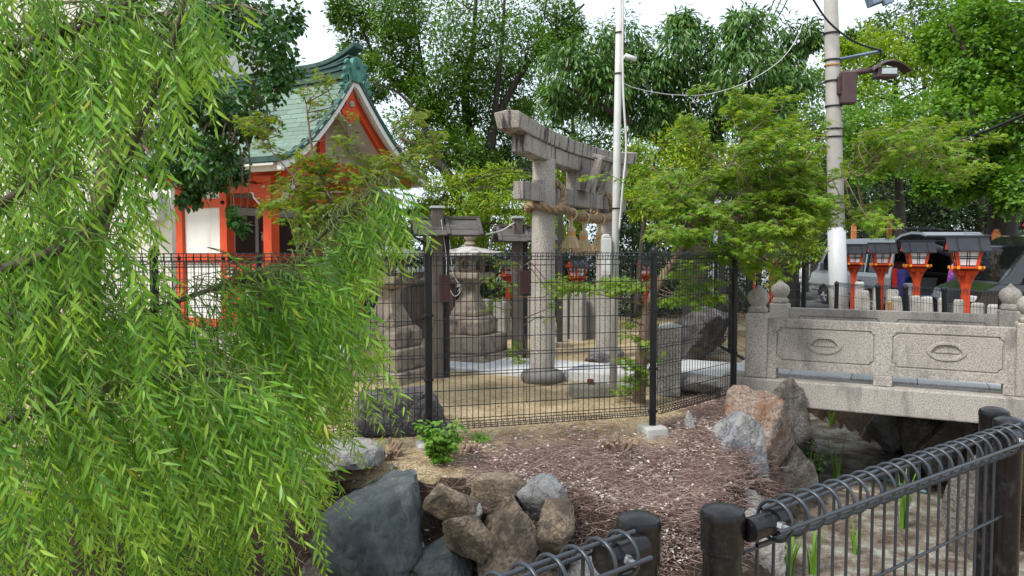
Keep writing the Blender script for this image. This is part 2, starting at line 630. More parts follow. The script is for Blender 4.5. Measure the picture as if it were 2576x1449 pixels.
def pond_dist(x, y):
    """signed distance to the pond edge, positive inside the pond"""
    x = np.asarray(x, float)
    y = np.asarray(y, float)
    best = np.full(x.shape, 1e9)
    ins = np.zeros(x.shape, bool)
    n = len(_pp)
    for i in range(n):
        ax, ay = _pp[i]
        bx, by = _pp[(i + 1) % n]
        dx, dy = bx - ax, by - ay
        t = np.clip(((x - ax) * dx + (y - ay) * dy) / (dx * dx + dy * dy), 0, 1)
        best = np.minimum(best, np.hypot(x - ax - t * dx, y - ay - t * dy))
        c = ((ay > y) != (by > y))
        xi = ax + (y - ay) * dx / (dy if abs(dy) > 1e-9 else 1e-9)
        ins ^= c & (x < xi)
    return np.where(ins, best, -best)


def sstep(a, b, x):
    t = np.clip((x - a) / (b - a), 0, 1)
    return t * t * (3 - 2 * t)


def wob(x, y, s, seed=0.0):
    return (np.sin(x * s + seed) * np.cos(y * s * 1.3 + seed * 1.7) + 0.6 * np.sin(x * s * 2.1 + y * s * 1.7 + seed * 2.3) + 0.35 * np.sin(x * s * 4.3 - y * s * 3.7 + seed)) / 1.95


def gz(x, y):
    x = np.asarray(x, float)
    y = np.asarray(y, float)
    s = pond_dist(x, y)
    land = -0.12 * sstep(5.2, 7.5, x)
    land = land - 0.27 * np.exp(-(((x - 1.15) / 0.8) ** 2 + ((y - 5.9) / 0.75) ** 2))
    land = land - 0.1 * np.exp(np.minimum(s, 0) / 0.5) * (x < 4.5)
    land = land + 0.012 * wob(x, y, 3.1) * (s > -3)
    bed = -0.92 + 0.035 * wob(x, y, 2.3, 1.0)
    k = sstep(0.0, 0.55, s + 0.06 * wob(x, y, 7, 2))
    return land * (1 - k) + bed * k


def gz1(x, y):
    return float(gz(np.array([x]), np.array([y]))[0])


def axis_coords(lo, a, b, hi, step):
    out = list(np.arange(a, b + 1e-6, step))
    g, p = step, a
    left = []
    while p > lo:
        g *= 1.35
        p -= g
        left.append(p)
    g, p = step, out[-1]
    right = []
    while p < hi:
        g *= 1.35
        p += g
        right.append(p)
    return np.array(left[::-1] + out + right)


gx = axis_coords(-600, -4.0, 7.5, 600, 0.06)
gy = axis_coords(-300, 1.5, 13.0, 900, 0.06)
GX, GY = np.meshgrid(gx, gy)
GZ = gz(GX, GY)
nx, ny = len(gx), len(gy)
V = np.stack([GX, GY, GZ], -1).reshape(-1, 3).astype(np.float32)
ii = np.arange(nx * ny).reshape(ny, nx)
Q = np.stack([ii[:-1, :-1], ii[:-1, 1:], ii[1:, 1:], ii[1:, :-1]], -1).reshape(-1, 4).astype(np.int32)
me = bpy.data.meshes.new('ground')
me.vertices.add(len(V))
me.vertices.foreach_set('co', V.ravel())
me.loops.add(Q.size)
me.loops.foreach_set('vertex_index', Q.ravel())
me.polygons.add(len(Q))
me.polygons.foreach_set('loop_start', (np.arange(len(Q)) * 4).astype(np.int32))
S = pond_dist(GX, GY)


def mulch_f(x, y):
    s = pond_dist(x, y)
    band = sstep(-0.75, -0.25, s + 0.18 * wob(x, y, 3.3, 4)) * (x > -2.6) * (x < 3.2)
    patch = np.exp(-(((x - 1.0) / 0.95) ** 2 + ((y - 5.95) / 0.62) ** 2)) * 1.5
    left = 1 - 0.93 * sstep(0.0, -0.55, x)
    return np.clip(np.maximum(band * left, patch), 0, 1) * (y < 9)


for nm, val in (('mulch', mulch_f(GX, GY)), ('silt', sstep(0.25, 0.5, S)),
                ('asphalt', np.maximum(sstep(6.6, 6.9, GX) * (GY > 8), sstep(24, 25, GY)))):
    at = me.attributes.new(nm, 'FLOAT', 'POINT')
    at.data.foreach_set('value', np.asarray(val, np.float32).ravel())
me.update(calc_edges=True)


def ground_material():
    m, nt, out = nodes_of('ground_surface')
    b = nt.nodes.new('ShaderNodeBsdfPrincipled')
    nt.links.new(b.outputs[0], out.inputs['Surface'])
    tc = nt.nodes.new('ShaderNodeTexCoord')
    v = tc.outputs['Object']

    def vor(scale):
        n = N(nt, 'ShaderNodeTexVoronoi', Scale=scale)
        nt.links.new(v, n.inputs['Vector'])
        return n

    def noi(scale, d=6.0, r=0.6):
        n = N(nt, 'ShaderNodeTexNoise', Scale=scale, Detail=d, Roughness=r)
        nt.links.new(v, n.inputs['Vector'])
        return n

    def rampf(src, stops):
        r = ramp(nt, stops)
        nt.links.new(src, r.inputs['Fac'])
        return r.outputs['Color']

    def attr(n):
        a = nt.nodes.new('ShaderNodeAttribute')
        a.attribute_name = n
        return a.outputs['Fac']
    v1 = vor(120.0)
    sx = nt.nodes.new('ShaderNodeSeparateColor')
    nt.links.new(v1.outputs['Color'], sx.inputs[0])
    grav = rampf(sx.outputs[0], [(0.0, (0.2, 0.145, 0.08)), (0.3, (0.4, 0.3, 0.165)), (0.7, (0.48, 0.38, 0.235)), (1.0, (0.66, 0.56, 0.4))])
    n2 = noi(2.2, 8.0, 0.68)
    dirt = rampf(n2.outputs['Fac'], [(0.36, (0.62, 0.6, 0.56)), (0.54, (1.0, 1.0, 1.0))])
    grav = mixc(nt, 1.0, grav, dirt, 'MULTIPLY')
    n3 = noi(5.0, 7.0, 0.7)
    leafy = rampf(n3.outputs['Fac'], [(0.57, (0, 0, 0)), (0.7, (1, 1, 1))])
    grav = mixc(nt, leafy, grav, (0.2, 0.13, 0.06))
    # litter soil
    n4 = noi(38.0, 5.0, 0.75)
    mul = rampf(n4.outputs['Fac'], [(0.3, (0.08, 0.058, 0.048)), (0.5, (0.23, 0.165, 0.14)), (0.62, (0.34, 0.265, 0.23)), (0.75, (0.52, 0.46, 0.43))])
    mask = attr('mulch')
    n5 = noi(9.0, 6.0, 0.7)
    sub = nt.nodes.new('ShaderNodeMath')
    sub.operation = 'ADD'
    nt.links.new(mask, sub.inputs[0])
    nt.links.new(n5.outputs['Fac'], sub.inputs[1])
    mf = rampf(sub.outputs[0], [(0.8, (0, 0, 0)), (1.0, (1, 1, 1))])
    c = mixc(nt, mf, grav, mul)
    # silt of the drained pond
    n6 = noi(3.4, 9.0, 0.72)
    silt = rampf(n6.outputs['Fac'], [(0.36, (0.085, 0.055, 0.04)), (0.5, (0.21, 0.18, 0.145)), (0.6, (0.34, 0.35, 0.3)), (0.75, (0.46, 0.48, 0.42))])
    n7 = noi(55.0, 4.0, 0.8)
    sp = rampf(n7.outputs['Fac'], [(0.35, (0.55, 0.5, 0.48)), (0.6, (1.15, 1.15, 1.15))])
    silt = mixc(nt, 1.0, silt, sp, 'MULTIPLY')
    c = mixc(nt, attr('silt'), c, silt)
    n8 = noi(90.0, 3.0, 0.7)
    asp = rampf(n8.outputs['Fac'], [(0.35, (0.1, 0.1, 0.1)), (0.65, (0.17, 0.168, 0.165))])
    c = mixc(nt, attr('asphalt'), c, asp)
    # bare soil and roots on the steep pond sides
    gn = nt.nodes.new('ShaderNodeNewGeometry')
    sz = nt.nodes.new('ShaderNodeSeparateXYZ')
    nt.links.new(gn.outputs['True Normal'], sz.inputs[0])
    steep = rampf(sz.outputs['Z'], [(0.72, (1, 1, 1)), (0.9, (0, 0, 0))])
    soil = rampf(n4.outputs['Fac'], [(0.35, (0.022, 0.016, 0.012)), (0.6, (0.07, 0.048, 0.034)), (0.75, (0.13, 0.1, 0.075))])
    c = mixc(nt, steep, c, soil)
    nt.links.new(c, b.inputs['Base Color'])
    b.inputs['Roughness'].default_value = 0.95
    b.inputs['Specular IOR Level'].default_value = 0.15
    bp = N(nt, 'ShaderNodeBump', Strength=0.7, Distance=0.012)
    mxh = nt.nodes.new('ShaderNodeMath')
    mxh.operation = 'ADD'
    nt.links.new(v1.outputs['Distance'], mxh.inputs[0])
    nt.links.new(n7.outputs['Fac'], mxh.inputs[1])
    nt.links.new(mxh.outputs[0], bp.inputs['Height'])
    nt.links.new(bp.outputs['Normal'], b.inputs['Normal'])
    return m


ground = link_mesh('ground', me, ground_material(), smooth=True)
tag(ground, 'yellow gravel courtyard, littered bank and silty pond bed', kind='structure')

# ------------------------------------------------------------------ paved approach from the bridge through the torii
path = empty('path', (0, 0, 0))
tag(path, 'pale granite paved approach running under the torii', kind='structure')
P0 = Vector((0.55, 10.02, 0))
for i, (a, b) in enumerate([(-4.6, -3.5), (-3.5, -2.45), (-2.45, -1.5), (-1.5, -.55), (-.55, .4), (.4, 1.3), (1.3, 2.25)]):
    for j, (c, d) in enumerate([(-.56, -.01), (.01, .56)]):
        sh = 0.25 if j else 0.0
        zt = 0.045 + 0.15 * float(sstep(-0.5, 2.3, (a + b) / 2))
        a2, b2 = a + sh + .006, b + sh - .006
        if i == 6:
            b2 = 2.45
        if i == 0:
            a2 = -4.6
        bow = 0.10 * max(0.0, 1 - abs((a + b) / 2 + 0.3) / 3.0)
        poly = [(a2, c - bow * (j == 0)), (b2, c - bow * (j == 0)), (b2, d), (a2, d)]
        m = MB().prism(poly, 'z', zt - 0.16, zt)
        m.build('slab', M_PAVE, path, loc=P0, rot=(0, 0, TH), bev=0.012)

# ------------------------------------------------------------------ torii
TL = Vector((0.367, 9.2, 0))
TC = TL + W * 1.1
torii = empty('torii', TC, TH, 'grey granite shrine gate with dark rain streaks on its curved top beam', 'torii')
for s in (-1, 1):
    y = s * 1.1
    MB().tube([(0, y, 0.1), (0, y * 0.985, 1.4), (0, y * 0.97, 2.66)], [0.148, 0.143, 0.135], 28).build('pillar', M_GRANITE, torii, smooth=False)
    pil = torii.children[-1]
    smooth_by_angle(pil)
    b = MB().lathe([(0.10, 0.0), (0.235, 0.0), (0.262, 0.035), (0.265, 0.08), (0.235, 0.125), (0.15, 0.135)], 36, (0, y, 0)).build(
        'base_stone', mat('dark_base_stone', (0.12, 0.115, 0.115), (0.2, 0.19, 0.18), scale=6, rough=0.8, bump=0.3, speck=0.3), torii)
    smooth_by_angle(b, 50)


def beam_curve(y0, y1, wb, wt, zf0, zf1, n=26, ridge=0.0, slant=0.0):
    m = MB()
    vs, fs = [], []
    for i in range(n + 1):
        t = i / n
        y = y0 + (y1 - y0) * t
        e = 2 * t - 1
        z0, z1 = zf0(e), zf1(e)
        yo = slant * e
        vs += [(-wb / 2, y, z0), (wb / 2, y, z0), (wt / 2, y + yo, z1), (0, y + yo, z1 + ridge), (-wt / 2, y + yo, z1)]
    k = 5
    for i in range(n):
        for j in range(k):
            j2 = (j + 1) % k
            fs.append((i * k + j, i * k + j2, (i + 1) * k + j2, (i + 1) * k + j))
    fs.append((4, 3, 2, 1, 0))
    fs.append(tuple(n * k + j for j in range(k)))
    return m.add(vs, fs)


rise = lambda e: 0.115 * abs(e) ** 2.2
o = beam_curve(-1.99, 1.99, 0.27, 0.31, lambda e: 2.785 + rise(e), lambda e: 2.945 + rise(e) * 1.12, ridge=0.02, slant=0.05).build('top_beam', M_KASAGI, torii)
smooth_by_angle(o, 30)
bevel(o, .01)
o = beam_curve(-1.72, 1.72, 0.2, 0.215, lambda e: 2.60 + rise(e) * 0.7, lambda e: 2.783 + rise(e) * 0.78).build('second_beam', M_KASAGI, torii)
smooth_by_angle(o, 30)
bevel(o, .01)
MB().span(-.06, .06, -1.76, 1.76, 2.15, 2.35).build('tie_beam', M_GRANITE_OLD, torii, bev=0.008)
MB().span(-.1, .1, -.17, .17, 2.352, 2.62).build('centre_strut', M_GRANITE_OLD, torii, bev=0.008)
for s in (-1, 1):
    for e in (-1, 1):
        MB().box((0, s * 1.07 + e * 0.17, 2.375), (0.1, 0.06, 0.05)).build('wedge', M_GRANITE_OLD, torii, bev=0.005)
# name plaque leaning forward, flared at the top
pm = MB()
pts = [(-.165, 0), (-.175, .25), (-.205, .46), (.205, .46), (.175, .25), (.165, 0)]
vs = []
for xx in (0.0, 0.085):
    for (yy, zz) in pts:
        vs.append((xx + 0.03 * (zz / .46) ** 2, yy, zz))
n6 = 6
fs = [tuple(range(5, -1, -1)), tuple(range(6, 12))] + [(i, (i + 1) % 6, 6 + (i + 1) % 6, 6 + i) for i in range(6)]
pm.add(vs, fs)
pm.box((0.07, 0, .475), (0.16, .43, .05))
pm.box((0.1, -.185, .235), (0.07, .035, .46), Matrix.Rotation(R(3.5), 3, 'X'))
pm.box((0.1, .185, .235), (0.07, .035, .46), Matrix.Rotation(R(-3.5), 3, 'X'))
plq = pm.build('name_plaque', M_GRANITE_OLD, torii, loc=(0.16, 0, 2.33), rot=(0, R(17), 0), bev=0.008)
# carved characters down the face of the plaque
ch = MB()
r9 = random.Random(3)
for k in range(4):
    zc = .40 - k * .105
    for j in range(5):
        if j < 3:
            ch.box((0.102, r9.uniform(-.02, .02), zc - .035 + j * .033), (0.012, r9.uniform(.07, .13), .011))
        else:
            ch.box((0.102, r9.uniform(-.045, .045), zc), (0.012, .011, r9.uniform(.05, .085)), Matrix.Rotation(R(r9.uniform(-25, 25)), 3, 'X'))
ch.build('carved_characters', mat('carving_shadow_stone', (0.13, 0.12, 0.11), rough=0.95), plq)


# ------------------------------------------------------------------ sacred rope with straw tassels
def twist_rope(m, pts, r, turns_per_m=3.6, strands=3, n=9):
    pts = [Vector(p) for p in pts]
    acc = [0.0]
    for a, b in zip(pts[:-1], pts[1:]):
        acc.append(acc[-1] + (b - a).length)
    for s in range(strands):
        q = []
        for i, p in enumerate(pts):
            t = (pts[min(i + 1, len(pts) - 1)] - pts[max(i - 1, 0)]).normalized()
            ref = Vector((0, 0, 1)) if abs(t.z) < 0.93 else Vector((0, 1, 0))
            a = t.cross(ref).normalized()
            b = t.cross(a)
            an = acc[i] * turns_per_m * 2 * math.pi + s * 2 * math.pi / strands
            q.append(p + (a * math.cos(an) + b * math.sin(an)) * r * 0.58)
        m.tube(q, r * 0.52, n)
    return m


rope = empty('sacred_rope', TC + Vector((0, 0, 2.0)), TH, 'thick twisted straw rope with three tassels slung between the torii pillars', 'rope')
rm = MB()
zr = 0.085
for s in (-1, 1):
    yc = s * 1.07
    loop = []
    for k in range(42):
        an = 2 * math.pi * k / 41
        loop.append((math.cos(an) * 0.19, yc + math.sin(an) * 0.19, zr + 0.03 * math.sin(an * 2 + s)))
    twist_rope(rm, loop, 0.046)
    inn = yc - s * 0.2
    up = spline([(0.12, yc - s * 0.1, zr), (0.16, inn, .18), (0.13, inn - s * .04, .34), (0.0, inn + s * .02, .42), (-.12, inn, .3), (-.13, inn, .1)], 12)
    twist_rope(rm, up, 0.04)
sag = spline([(0.16, -0.98, 0.09), (0.2, -.75, .045), (0.2, -.4, .0), (0.2, 0, -.015), (0.2, .4, .0), (0.2, .75, .045), (0.16, .98, 0.09)], 16)
twist_rope(rm, sag, 0.054)
o = rm.build('rope', M_ROPE, rope, fix=False, smooth=True)
for y in (-.7, -.29, .28):
    t = MB()
    r3 = random.Random(int(y * 100) + 500)
    t.tube([(0.2, y, -.1), (0.2, y, -.3)], 0.022, 8)
    t.lathe([(0.03, -.3), (0.05, -.33), (0.055, -.37), (0.045, -.42), (0.05, -.45), (0.085, -.54), (0.12, -.64), (0.07, -.66)], 14, (0.2, y, 0))
    for k in range(110):
        an = r3.uniform(0, 6.28)
        rr = r3.uniform(0.06, 0.15)
        L = r3.uniform(.64, .74)
        c, s2 = math.cos(an), math.sin(an)
        t.tube([(0.2 + c * .045, y + s2 * .045, -.43), (0.2 + c * rr * .65, y + s2 * rr * .65, -.54), (0.2 + c * rr, y + s2 * rr, -L)], [0.005, 0.005, 0.003], 4)
    zz_ = lambda z: (z + .1) * .76 + (.04 if y < -.5 else .0) - .02
    t.v = [(a_, b_, zz_(c_)) for a_, b_, c_ in t.v]
    tas = t.build('tassel', M_STRAW, rope, fix=False)
    MB().lathe([(0.051, zz_(-.435)), (0.056, zz_(-.43)), (0.056, zz_(-.41)), (0.051, zz_(-.405))], 14, (0.2, y, 0)).build('binding', mat('orange_cord', (0.7, 0.3, 0.04), rough=0.7), tas)
    MB().tube([(0.2 + 0.072 * math.cos(a), y, (.02 if y < -.5 else -.01) + 0.072 * math.sin(a)) for a in [k * math.pi / 9 for k in range(19)]], 0.011, 6).build('hanging_loop', mat('pale_straw', (0.5, 0.45, 0.25), rough=0.9), tas)


# ------------------------------------------------------------------ stone lanterns
def square_frustums(m, levels):
    """levels of (half width, z): square sections joined"""
    vs, fs = [], []
    for h, z in levels:
        vs += [(-h, -h, z), (h, -h, z), (h, h, z), (-h, h, z)]
    for i in range(len(levels) - 1):
        for k in range(4):
            k2 = (k + 1) % 4
            fs.append((i * 4 + k, i * 4 + k2, i * 4 + 4 + k2, i * 4 + 4 + k))
    fs.append((3, 2, 1, 0))
    n = (len(levels) - 1) * 4
    fs.append((n, n + 1, n + 2, n + 3))
    return m.add(vs, fs)


def stone_lantern(loc, label, rz):
    r = empty('stone_lantern', loc, rz, label, 'stone lantern', 'stone lanterns flanking the paved approach')
    MB().span(-.5, .5, -.5, .5, -.03, .13).build('lowest_step', M_LANTERN, r, bev=0.015)
    MB().span(-.4, .4, -.4, .4, .132, .385).build('middle_step', M_LANTERN, r, bev=0.018)
    square_frustums(MB(), [(.285, .387), (.295, .42), (.295, .57), (.25, .635), (.21, .64)]).build('upper_step', M_LANTERN, r, bev=0.015)
    square_frustums(MB(), [(.2, .642), (.205, .70), (.185, .725), (.175, .76), (.135, .86), (.105, .95), (.1, 1.03), (.115, 1.08), (.15, 1.105)]).build('shaft', M_LANTERN, r, bev=0.012)
    square_frustums(MB(), [(.16, 1.107), (.24, 1.165), (.258, 1.18), (.258, 1.255), (.24, 1.26)]).build('platform', M_LANTERN, r, bev=0.01)
    # fire box: four corner posts, sills, lintels, a pierced round screen on one face
    fb = MB()
    for sx in (-1, 1):
        for sy in (-1, 1):
            fb.box((sx * .128, sy * .128, 1.37), (.06, .06, .22))
    for z in (1.275, 1.465):
        fb.box((0, 0, z), (.25, .25, .028))
    f = fb.build('fire_box', M_LANTERN, r, bev=0.006)
    ring = MB()
    n = 20
    vs, fs = [], []
    sq = []
    for k in range(n):
        a = 2 * math.pi * k / n
        c, s = math.cos(a), math.sin(a)
        q = 0.1 / max(abs(c), abs(s))
        vs.append((c * .062, -.14, 1.37 + s * .062))
        vs.append((c * q, -.14, 1.37 + s * q * .85))
        vs.append((c * .062, -.105, 1.37 + s * .062))
        vs.append((c * q, -.105, 1.37 + s * q * .85))
    for k in range(n):
        k2 = (k + 1) % n
        a, b = k * 4, k2 * 4
        fs += [(a, b, b + 1, a + 1), (a + 2, a + 3, b + 3, b + 2), (a, a + 2, b + 2, b)]
    ring.add(vs, fs).build('moon_window', M_LANTERN, f)
    # roof: curved square cap with upturned corners
    vs, fs = [], []
    nn = 14
    for top in (0, 1):
        for i in range(nn + 1):
            for j in range(nn + 1):
                x, y = (i / nn * 2 - 1), (j / nn * 2 - 1)
                e = max(abs(x), abs(y))
                cr_ = (abs(x * y)) ** 3
                if top:
                    z = 1.645 - 0.115 * e ** 1.1 + 0.03 * cr_ - 0.0 * e
                else:
                    z = 1.485 + 0.02 * e + 0.03 * cr_
                vs.append((x * .345, y * .345, z))
    K = (nn + 1) ** 2
    for i in range(nn):
        for j in range(nn):
            a = i * (nn + 1) + j
            fs.append((K + a, K + a + nn + 1, K + a + nn + 2, K + a + 1))
            fs.append((a, a + 1, a + nn + 2, a + nn + 1))
    rim = [i * (nn + 1) for i in range(nn + 1)] + [nn * (nn + 1) + j for j in range(1, nn + 1)] + [i * (nn + 1) + nn for i in range(nn - 1, -1, -1)] + [j for j in range(nn - 1, 0, -1)]
    for a, b in zip(rim, rim[1:] + rim[:1]):
        fs.append((a, b, K + b, K + a))
    smooth_by_angle(MB().add(vs, fs).build('roof', M_LANTROOF, r), 50)
    j = MB().lathe([(.06, 1.63), (.085, 1.66), (.07, 1.69), (.05, 1.7), (.085, 1.74), (.095, 1.79), (.07, 1.84), (.03, 1.88), (.005, 1.905)], 20).build('jewel', M_LANTERN, r)
    smooth_by_angle(j, 60)
    return r


stone_lantern(Vector((-0.60, 11.0, 0)), 'tan stone lantern with moon window under the wooden roofed posts', TH)
stone_lantern(Vector((-1.53, 9.55, 0)), 'tan stone lantern half veiled by willow leaves beside the shrine', TH)


# ------------------------------------------------------------------ posts with little plank roofs
def roofed_post(loc, label, rz, h=2.08):
    r = empty('roofed_post', loc, rz, label, 'wooden post', 'wooden posts with small plank roofs')
    MB().span(-.07, .07, -.07, .07, 0, h).build('post', M_WOODGREY, r, bev=0.006)
    MB().box((0, 0, h + .025), (.18, .18, .03), taper=0.9).build('metal_cap', mat('zinc_cap', (0.4, 0.43, 0.4), rough=0.5, metal=0.3), r, bev=0.004)
    MB().span(.085, .15, -.02, .06, 0.0, h - .22).build('rear_post', M_WOODDARK, r)
    rf = empty('plank_roof', (0.12, 0.10, h - .33), 0)
    rf.parent = r
    for sgn in (-1, 1):
        rot = Matrix.Rotation(R(-34 * sgn), 3, 'X') if sgn > 0 else Matrix.Rotation(R(34), 3, 'X')
        for k in range(3):
            dist = .07 + k * .115
            c = rot @ Vector((0, sgn * dist, 0.006 * (k % 2)))
            MB().box((0, 0, 0), (.84, .118, .02)).build('plank', M_WOODROOF, rf, loc=c + Vector((0, 0, .21)), rot=rot.to_euler(), bev=0.003)
        for x in (-.40, .0, .40):
            c = rot @ Vector((x, sgn * .19, 0.024))
            MB().box((0, 0, 0), (.045, .38, .026)).build('batten', M_WOODROOF, rf, loc=c + Vector((0, 0, .21)), rot=rot.to_euler(), bev=0.003)
    MB().span(-.43, .43, -.04, .04, .215, .25).build('ridge_board', M_WOODROOF, rf, bev=0.004)
    for x in (-.3, .3):
        MB().prism([(-.26, 0.0), (.26, 0.0), (.03, .17), (-.03, .17)], 'x', x - .015, x + .015).build('gable_board', M_WOODDARK, rf)
    MB().span(.02, .14, -.16, -.085, .95, 1.28).build('switch_box', M_REDWOOD, r, bev=0.004)
    return r


roofed_post(Vector((-0.92, 9.45, 0)), 'grey wooden post with plank roof and dangling white cable', R(12))
roofed_post(Vector((0.075, 11.05, 0)), 'grey wooden post with plank roof partly hidden by the torii pillar', R(12), 2.02)
c1 = spline([(-0.86, 9.36, 1.95), (-.8, 9.34, 1.5), (-.79, 9.33, 1.2), (-.7, 9.33, 1.02), (-.62, 9.35, 1.12), (-.72, 9.36, 1.3), (-.76, 9.36, 1.7)], 10)
tag(MB().tube(c1, 0.0042, 6).build('cable', M_WHITEP, smooth=True), 'thin white cable dangling down the roofed wooden post', 'cable')
c2 = spline([P(1222, 590, 9.6), P(1262, 580, 10.2), P(1290, 563, 10.9), P(1300, 560, 11.0)], 8)
tag(MB().tube(c2, 0.01, 6).build('cable', M_WHITEP, smooth=True), 'white cable strung between the two plank roofs', 'cable')


# ------------------------------------------------------------------ black mesh fences
def wire_panel(A, B, zt, zb, parent, name='wire_mesh', sp=0.05, hs=0.15, r=0.0033, loop=0.03, top=True, bot=True, m=None, n=4, ends=0.02, seg=10, hz=None):
    A, B = Vector(A), Vector(B)
    d = B - A
    L = d.length
    t = d / L
    nrm = Vector((-t.y, t.x, 0)).normalized()
    if nrm.y > 0:
        nrm = -nrm
    mb = MB()
    cnt = int((L - 2 * ends) / sp)
    off = (L - cnt * sp) / 2
    Z = Vector((0, 0, 1))
    zt0 = zt - (2 * loop if top else 0)
    zb0 = zb + (2 * loop if bot else 0)
    for i in range(cnt + 1):
        p = A + t * (off + i * sp)
        pts = []
        if bot:
            c = p + Z * (zb + loop) + nrm * loop
            for k in range(seg + 1):
                a = math.pi + 2 * math.pi * (0.82 - 0.82 * k / seg)
                pts.append(c + nrm * (loop * math.cos(a)) - Z * (loop * math.sin(a)) * -1)
        pts.append(p + Z * zb0)
        pts.append(p + Z * zt0)
        if top:
            c = p + Z * (zt - loop) + nrm * loop
            for k in range(seg + 1):
                a = math.pi - 2 * math.pi * 0.82 * k / seg
                pts.append(c + nrm * (loop * math.cos(a)) + Z * (loop * math.sin(a)))
        mb.tube(pts, r, n, cap=False)
    zs = []
    if hz:
        zs = [(z, 0.0) for z in hz]
    else:
        z = zt0 - 0.02
        while z > zb0 - 0.01:
            zs.append((z, 0.0))
            z -= hs
    if top:
        zs += [(zt - .004, loop), (zt - loop, 2 * loop), (zt - 2 * loop, loop * 0.8), (zt - loop, 0)]
    if bot:
        zs += [(zb + .004, loop), (zb + loop, 2 * loop), (zb + 2 * loop, loop * 0.8), (zb + loop, 0)]
    for z, o in zs:
        mb.tube([A + Z * z + nrm * (o + r), B + Z * z + nrm * (o + r)], r * 1.12, max(n, 5), cap=False)
    return mb.build(name, m or M_WIRE, parent, fix=False, smooth=True)


def fence_post(p, h0, h1, parent, r=0.03, cap='knob', name='post', m=None):
    p = Vector(p)
    o = MB().tube([(0, 0, h0), (0, 0, h1)], r, 20).build(name, m or M_BLACK, parent, loc=p)
    smooth_by_angle(o)
    if cap == 'knob':
        c = MB().lathe([(r * 1.12, h1 - .03), (r * 1.15, h1 + .004), (r * .95, h1 + .016), (r * .45, h1 + .028), (r * .42, h1 + .036), (r * .1, h1 + .042)], 20)
    else:
        c = MB().lathe([(r * 1.02, h1 - .063), (r * 1.11, h1 - .062), (r * 1.12, h1 - .014), (r * 1.16, h1 - .012), (r * 1.16, h1 - .004), (r * 1.08, h1 + .003), (r * .75, h1 + .008), (r * .4, h1 + .0105), (r * .05, h1 + .011)], 40)
    smooth_by_angle(c.build('post_cap', m or M_BLACK, o), 35)
    return o


FA = Vector((-2.62, 5.62, 0))     # fence posts of the courtyard fence, left to right
FB = Vector((-0.685, 6.27, 0))
FC = Vector((1.27, 6.87, 0))
FD = Vector((2.31, 7.95, 0))
fence = empty('mesh_fence', FB, 0, 'tall black wire mesh fence along the gravel courtyard edge', 'fence')
fence.location = (0, 0, 0)
for p, z0 in ((FA, .0), (FB, .0), (FC, .0), (FD, -.1)):
    po = fence_post(p, z0, 1.585, fence, 0.031)
    for z in (0.52, 1.05, 1.555, 0.13):
        MB().lathe([(.034, z - .012), (.04, z - .01), (.04, z + .01), (.034, z + .012)], 16).build('clamp', M_BLACK, po)
for a, b in ((FA, FB), (FB, FC), (FC, FD)):
    t = (b - a).normalized()
    wire_panel(a + t * .045, b - t * .045, 1.565, .10, fence, hz=[1.46, 1.31, 1.16, 1.01, .86, .725, .70, .57, .545, .42, .29, .18], r=0.0033)
wire_panel(FA + Vector((-1.9, -.5, 0)), FA - Vector((.045, 0, 0)), 1.565, .10, fence, r=0.0033)
for p in (FB, FC):
    f = MB()
    square_frustums(f, [(.125, -.2), (.112, .0), (.105, .075), (.09, .095)])
    f.build('concrete_footing', M_CONC, fence, loc=p + Vector((0, 0, -.09)), rot=(0, 0, R(18)), bev=0.012)
# tie wires hanging off the posts
for p, z in ((FB, 1.05), (FC, 1.03), (FC, .5)):
    MB().tube(spline([p + Vector((-.06, -.05, z)), p + Vector((0, -.06, z + .01)), p + Vector((.06, -.05, z - .005)), p + Vector((.02, -.05, z - .18))], 6), 0.0025, 5).build('tie_wire', M_BLACK, fence, smooth=True)

# gate leaf standing open and its far post with the fence beyond
GP = Vector((3.13, 9.75, 0))
gate = empty('gate_leaf', GP, 0, 'black mesh gate leaf standing open beside the bridge head', 'gate')
gate.location = (0, 0, 0)
ga, gb = Vector((3.06, 9.85, 0)), Vector((3.12, 11.75, 0))
for z in (.14, 1.53):
    MB().tube([ga + Vector((0, 0, z)), gb + Vector((0, 0, z))], .022, 10).build('rail', M_BLACK, gate, smooth=True)
for q in (ga, gb, ga.lerp(gb, .5)):
    MB().box((0, 0, 0.83), (.05, .05, 1.42)).build('stile', M_BLACK, gate, loc=q, bev=0.004)
wire_panel(ga, gb, 1.5, .16, gate, top=False, bot=False, r=0.003)
ff = empty('mesh_fence', (0, 0, 0), 0, 'short run of tall black mesh fence beyond the bridge head', 'fence')
fence_post(GP, 0, 1.59, ff, .035)
g2 = Vector((4.15, 10.9, 0))
fence_post(g2, -.6, 1.57, ff, .031)
wire_panel(GP, g2, 1.56, .1, ff, r=0.003)

# dense mesh fence before the shrine
sf = empty('mesh_fence', (0, 0, 0), 0, 'black mesh fence with close wires standing before the shrine wall', 'fence')
sa, sb, s3 = Vector((-5.6, 9.7, 0)), Vector((-3.05, 9.25, 0)), Vector((-2.1, 9.1, 0))
for q in (sa, sb, s3):
    fence_post(q, 0, 1.49, sf, .03)
wire_panel(sa, sb, 1.46, .06, sf, sp=.05, hs=.08, r=0.003, seg=6)
wire_panel(sb, s3, 1.46, .06, sf, sp=.05, hs=.08, r=0.003, seg=6)

# ------------------------------------------------------------------ near fence (two runs that end side by side)
NP1 = P(1607, 1290, 1.173)
NP2 = P(1818, 1270, 1.21)
NP3 = P(2539, 1048, 1.856)
ZN = (NP1.z + NP2.z + NP3.z) / 3


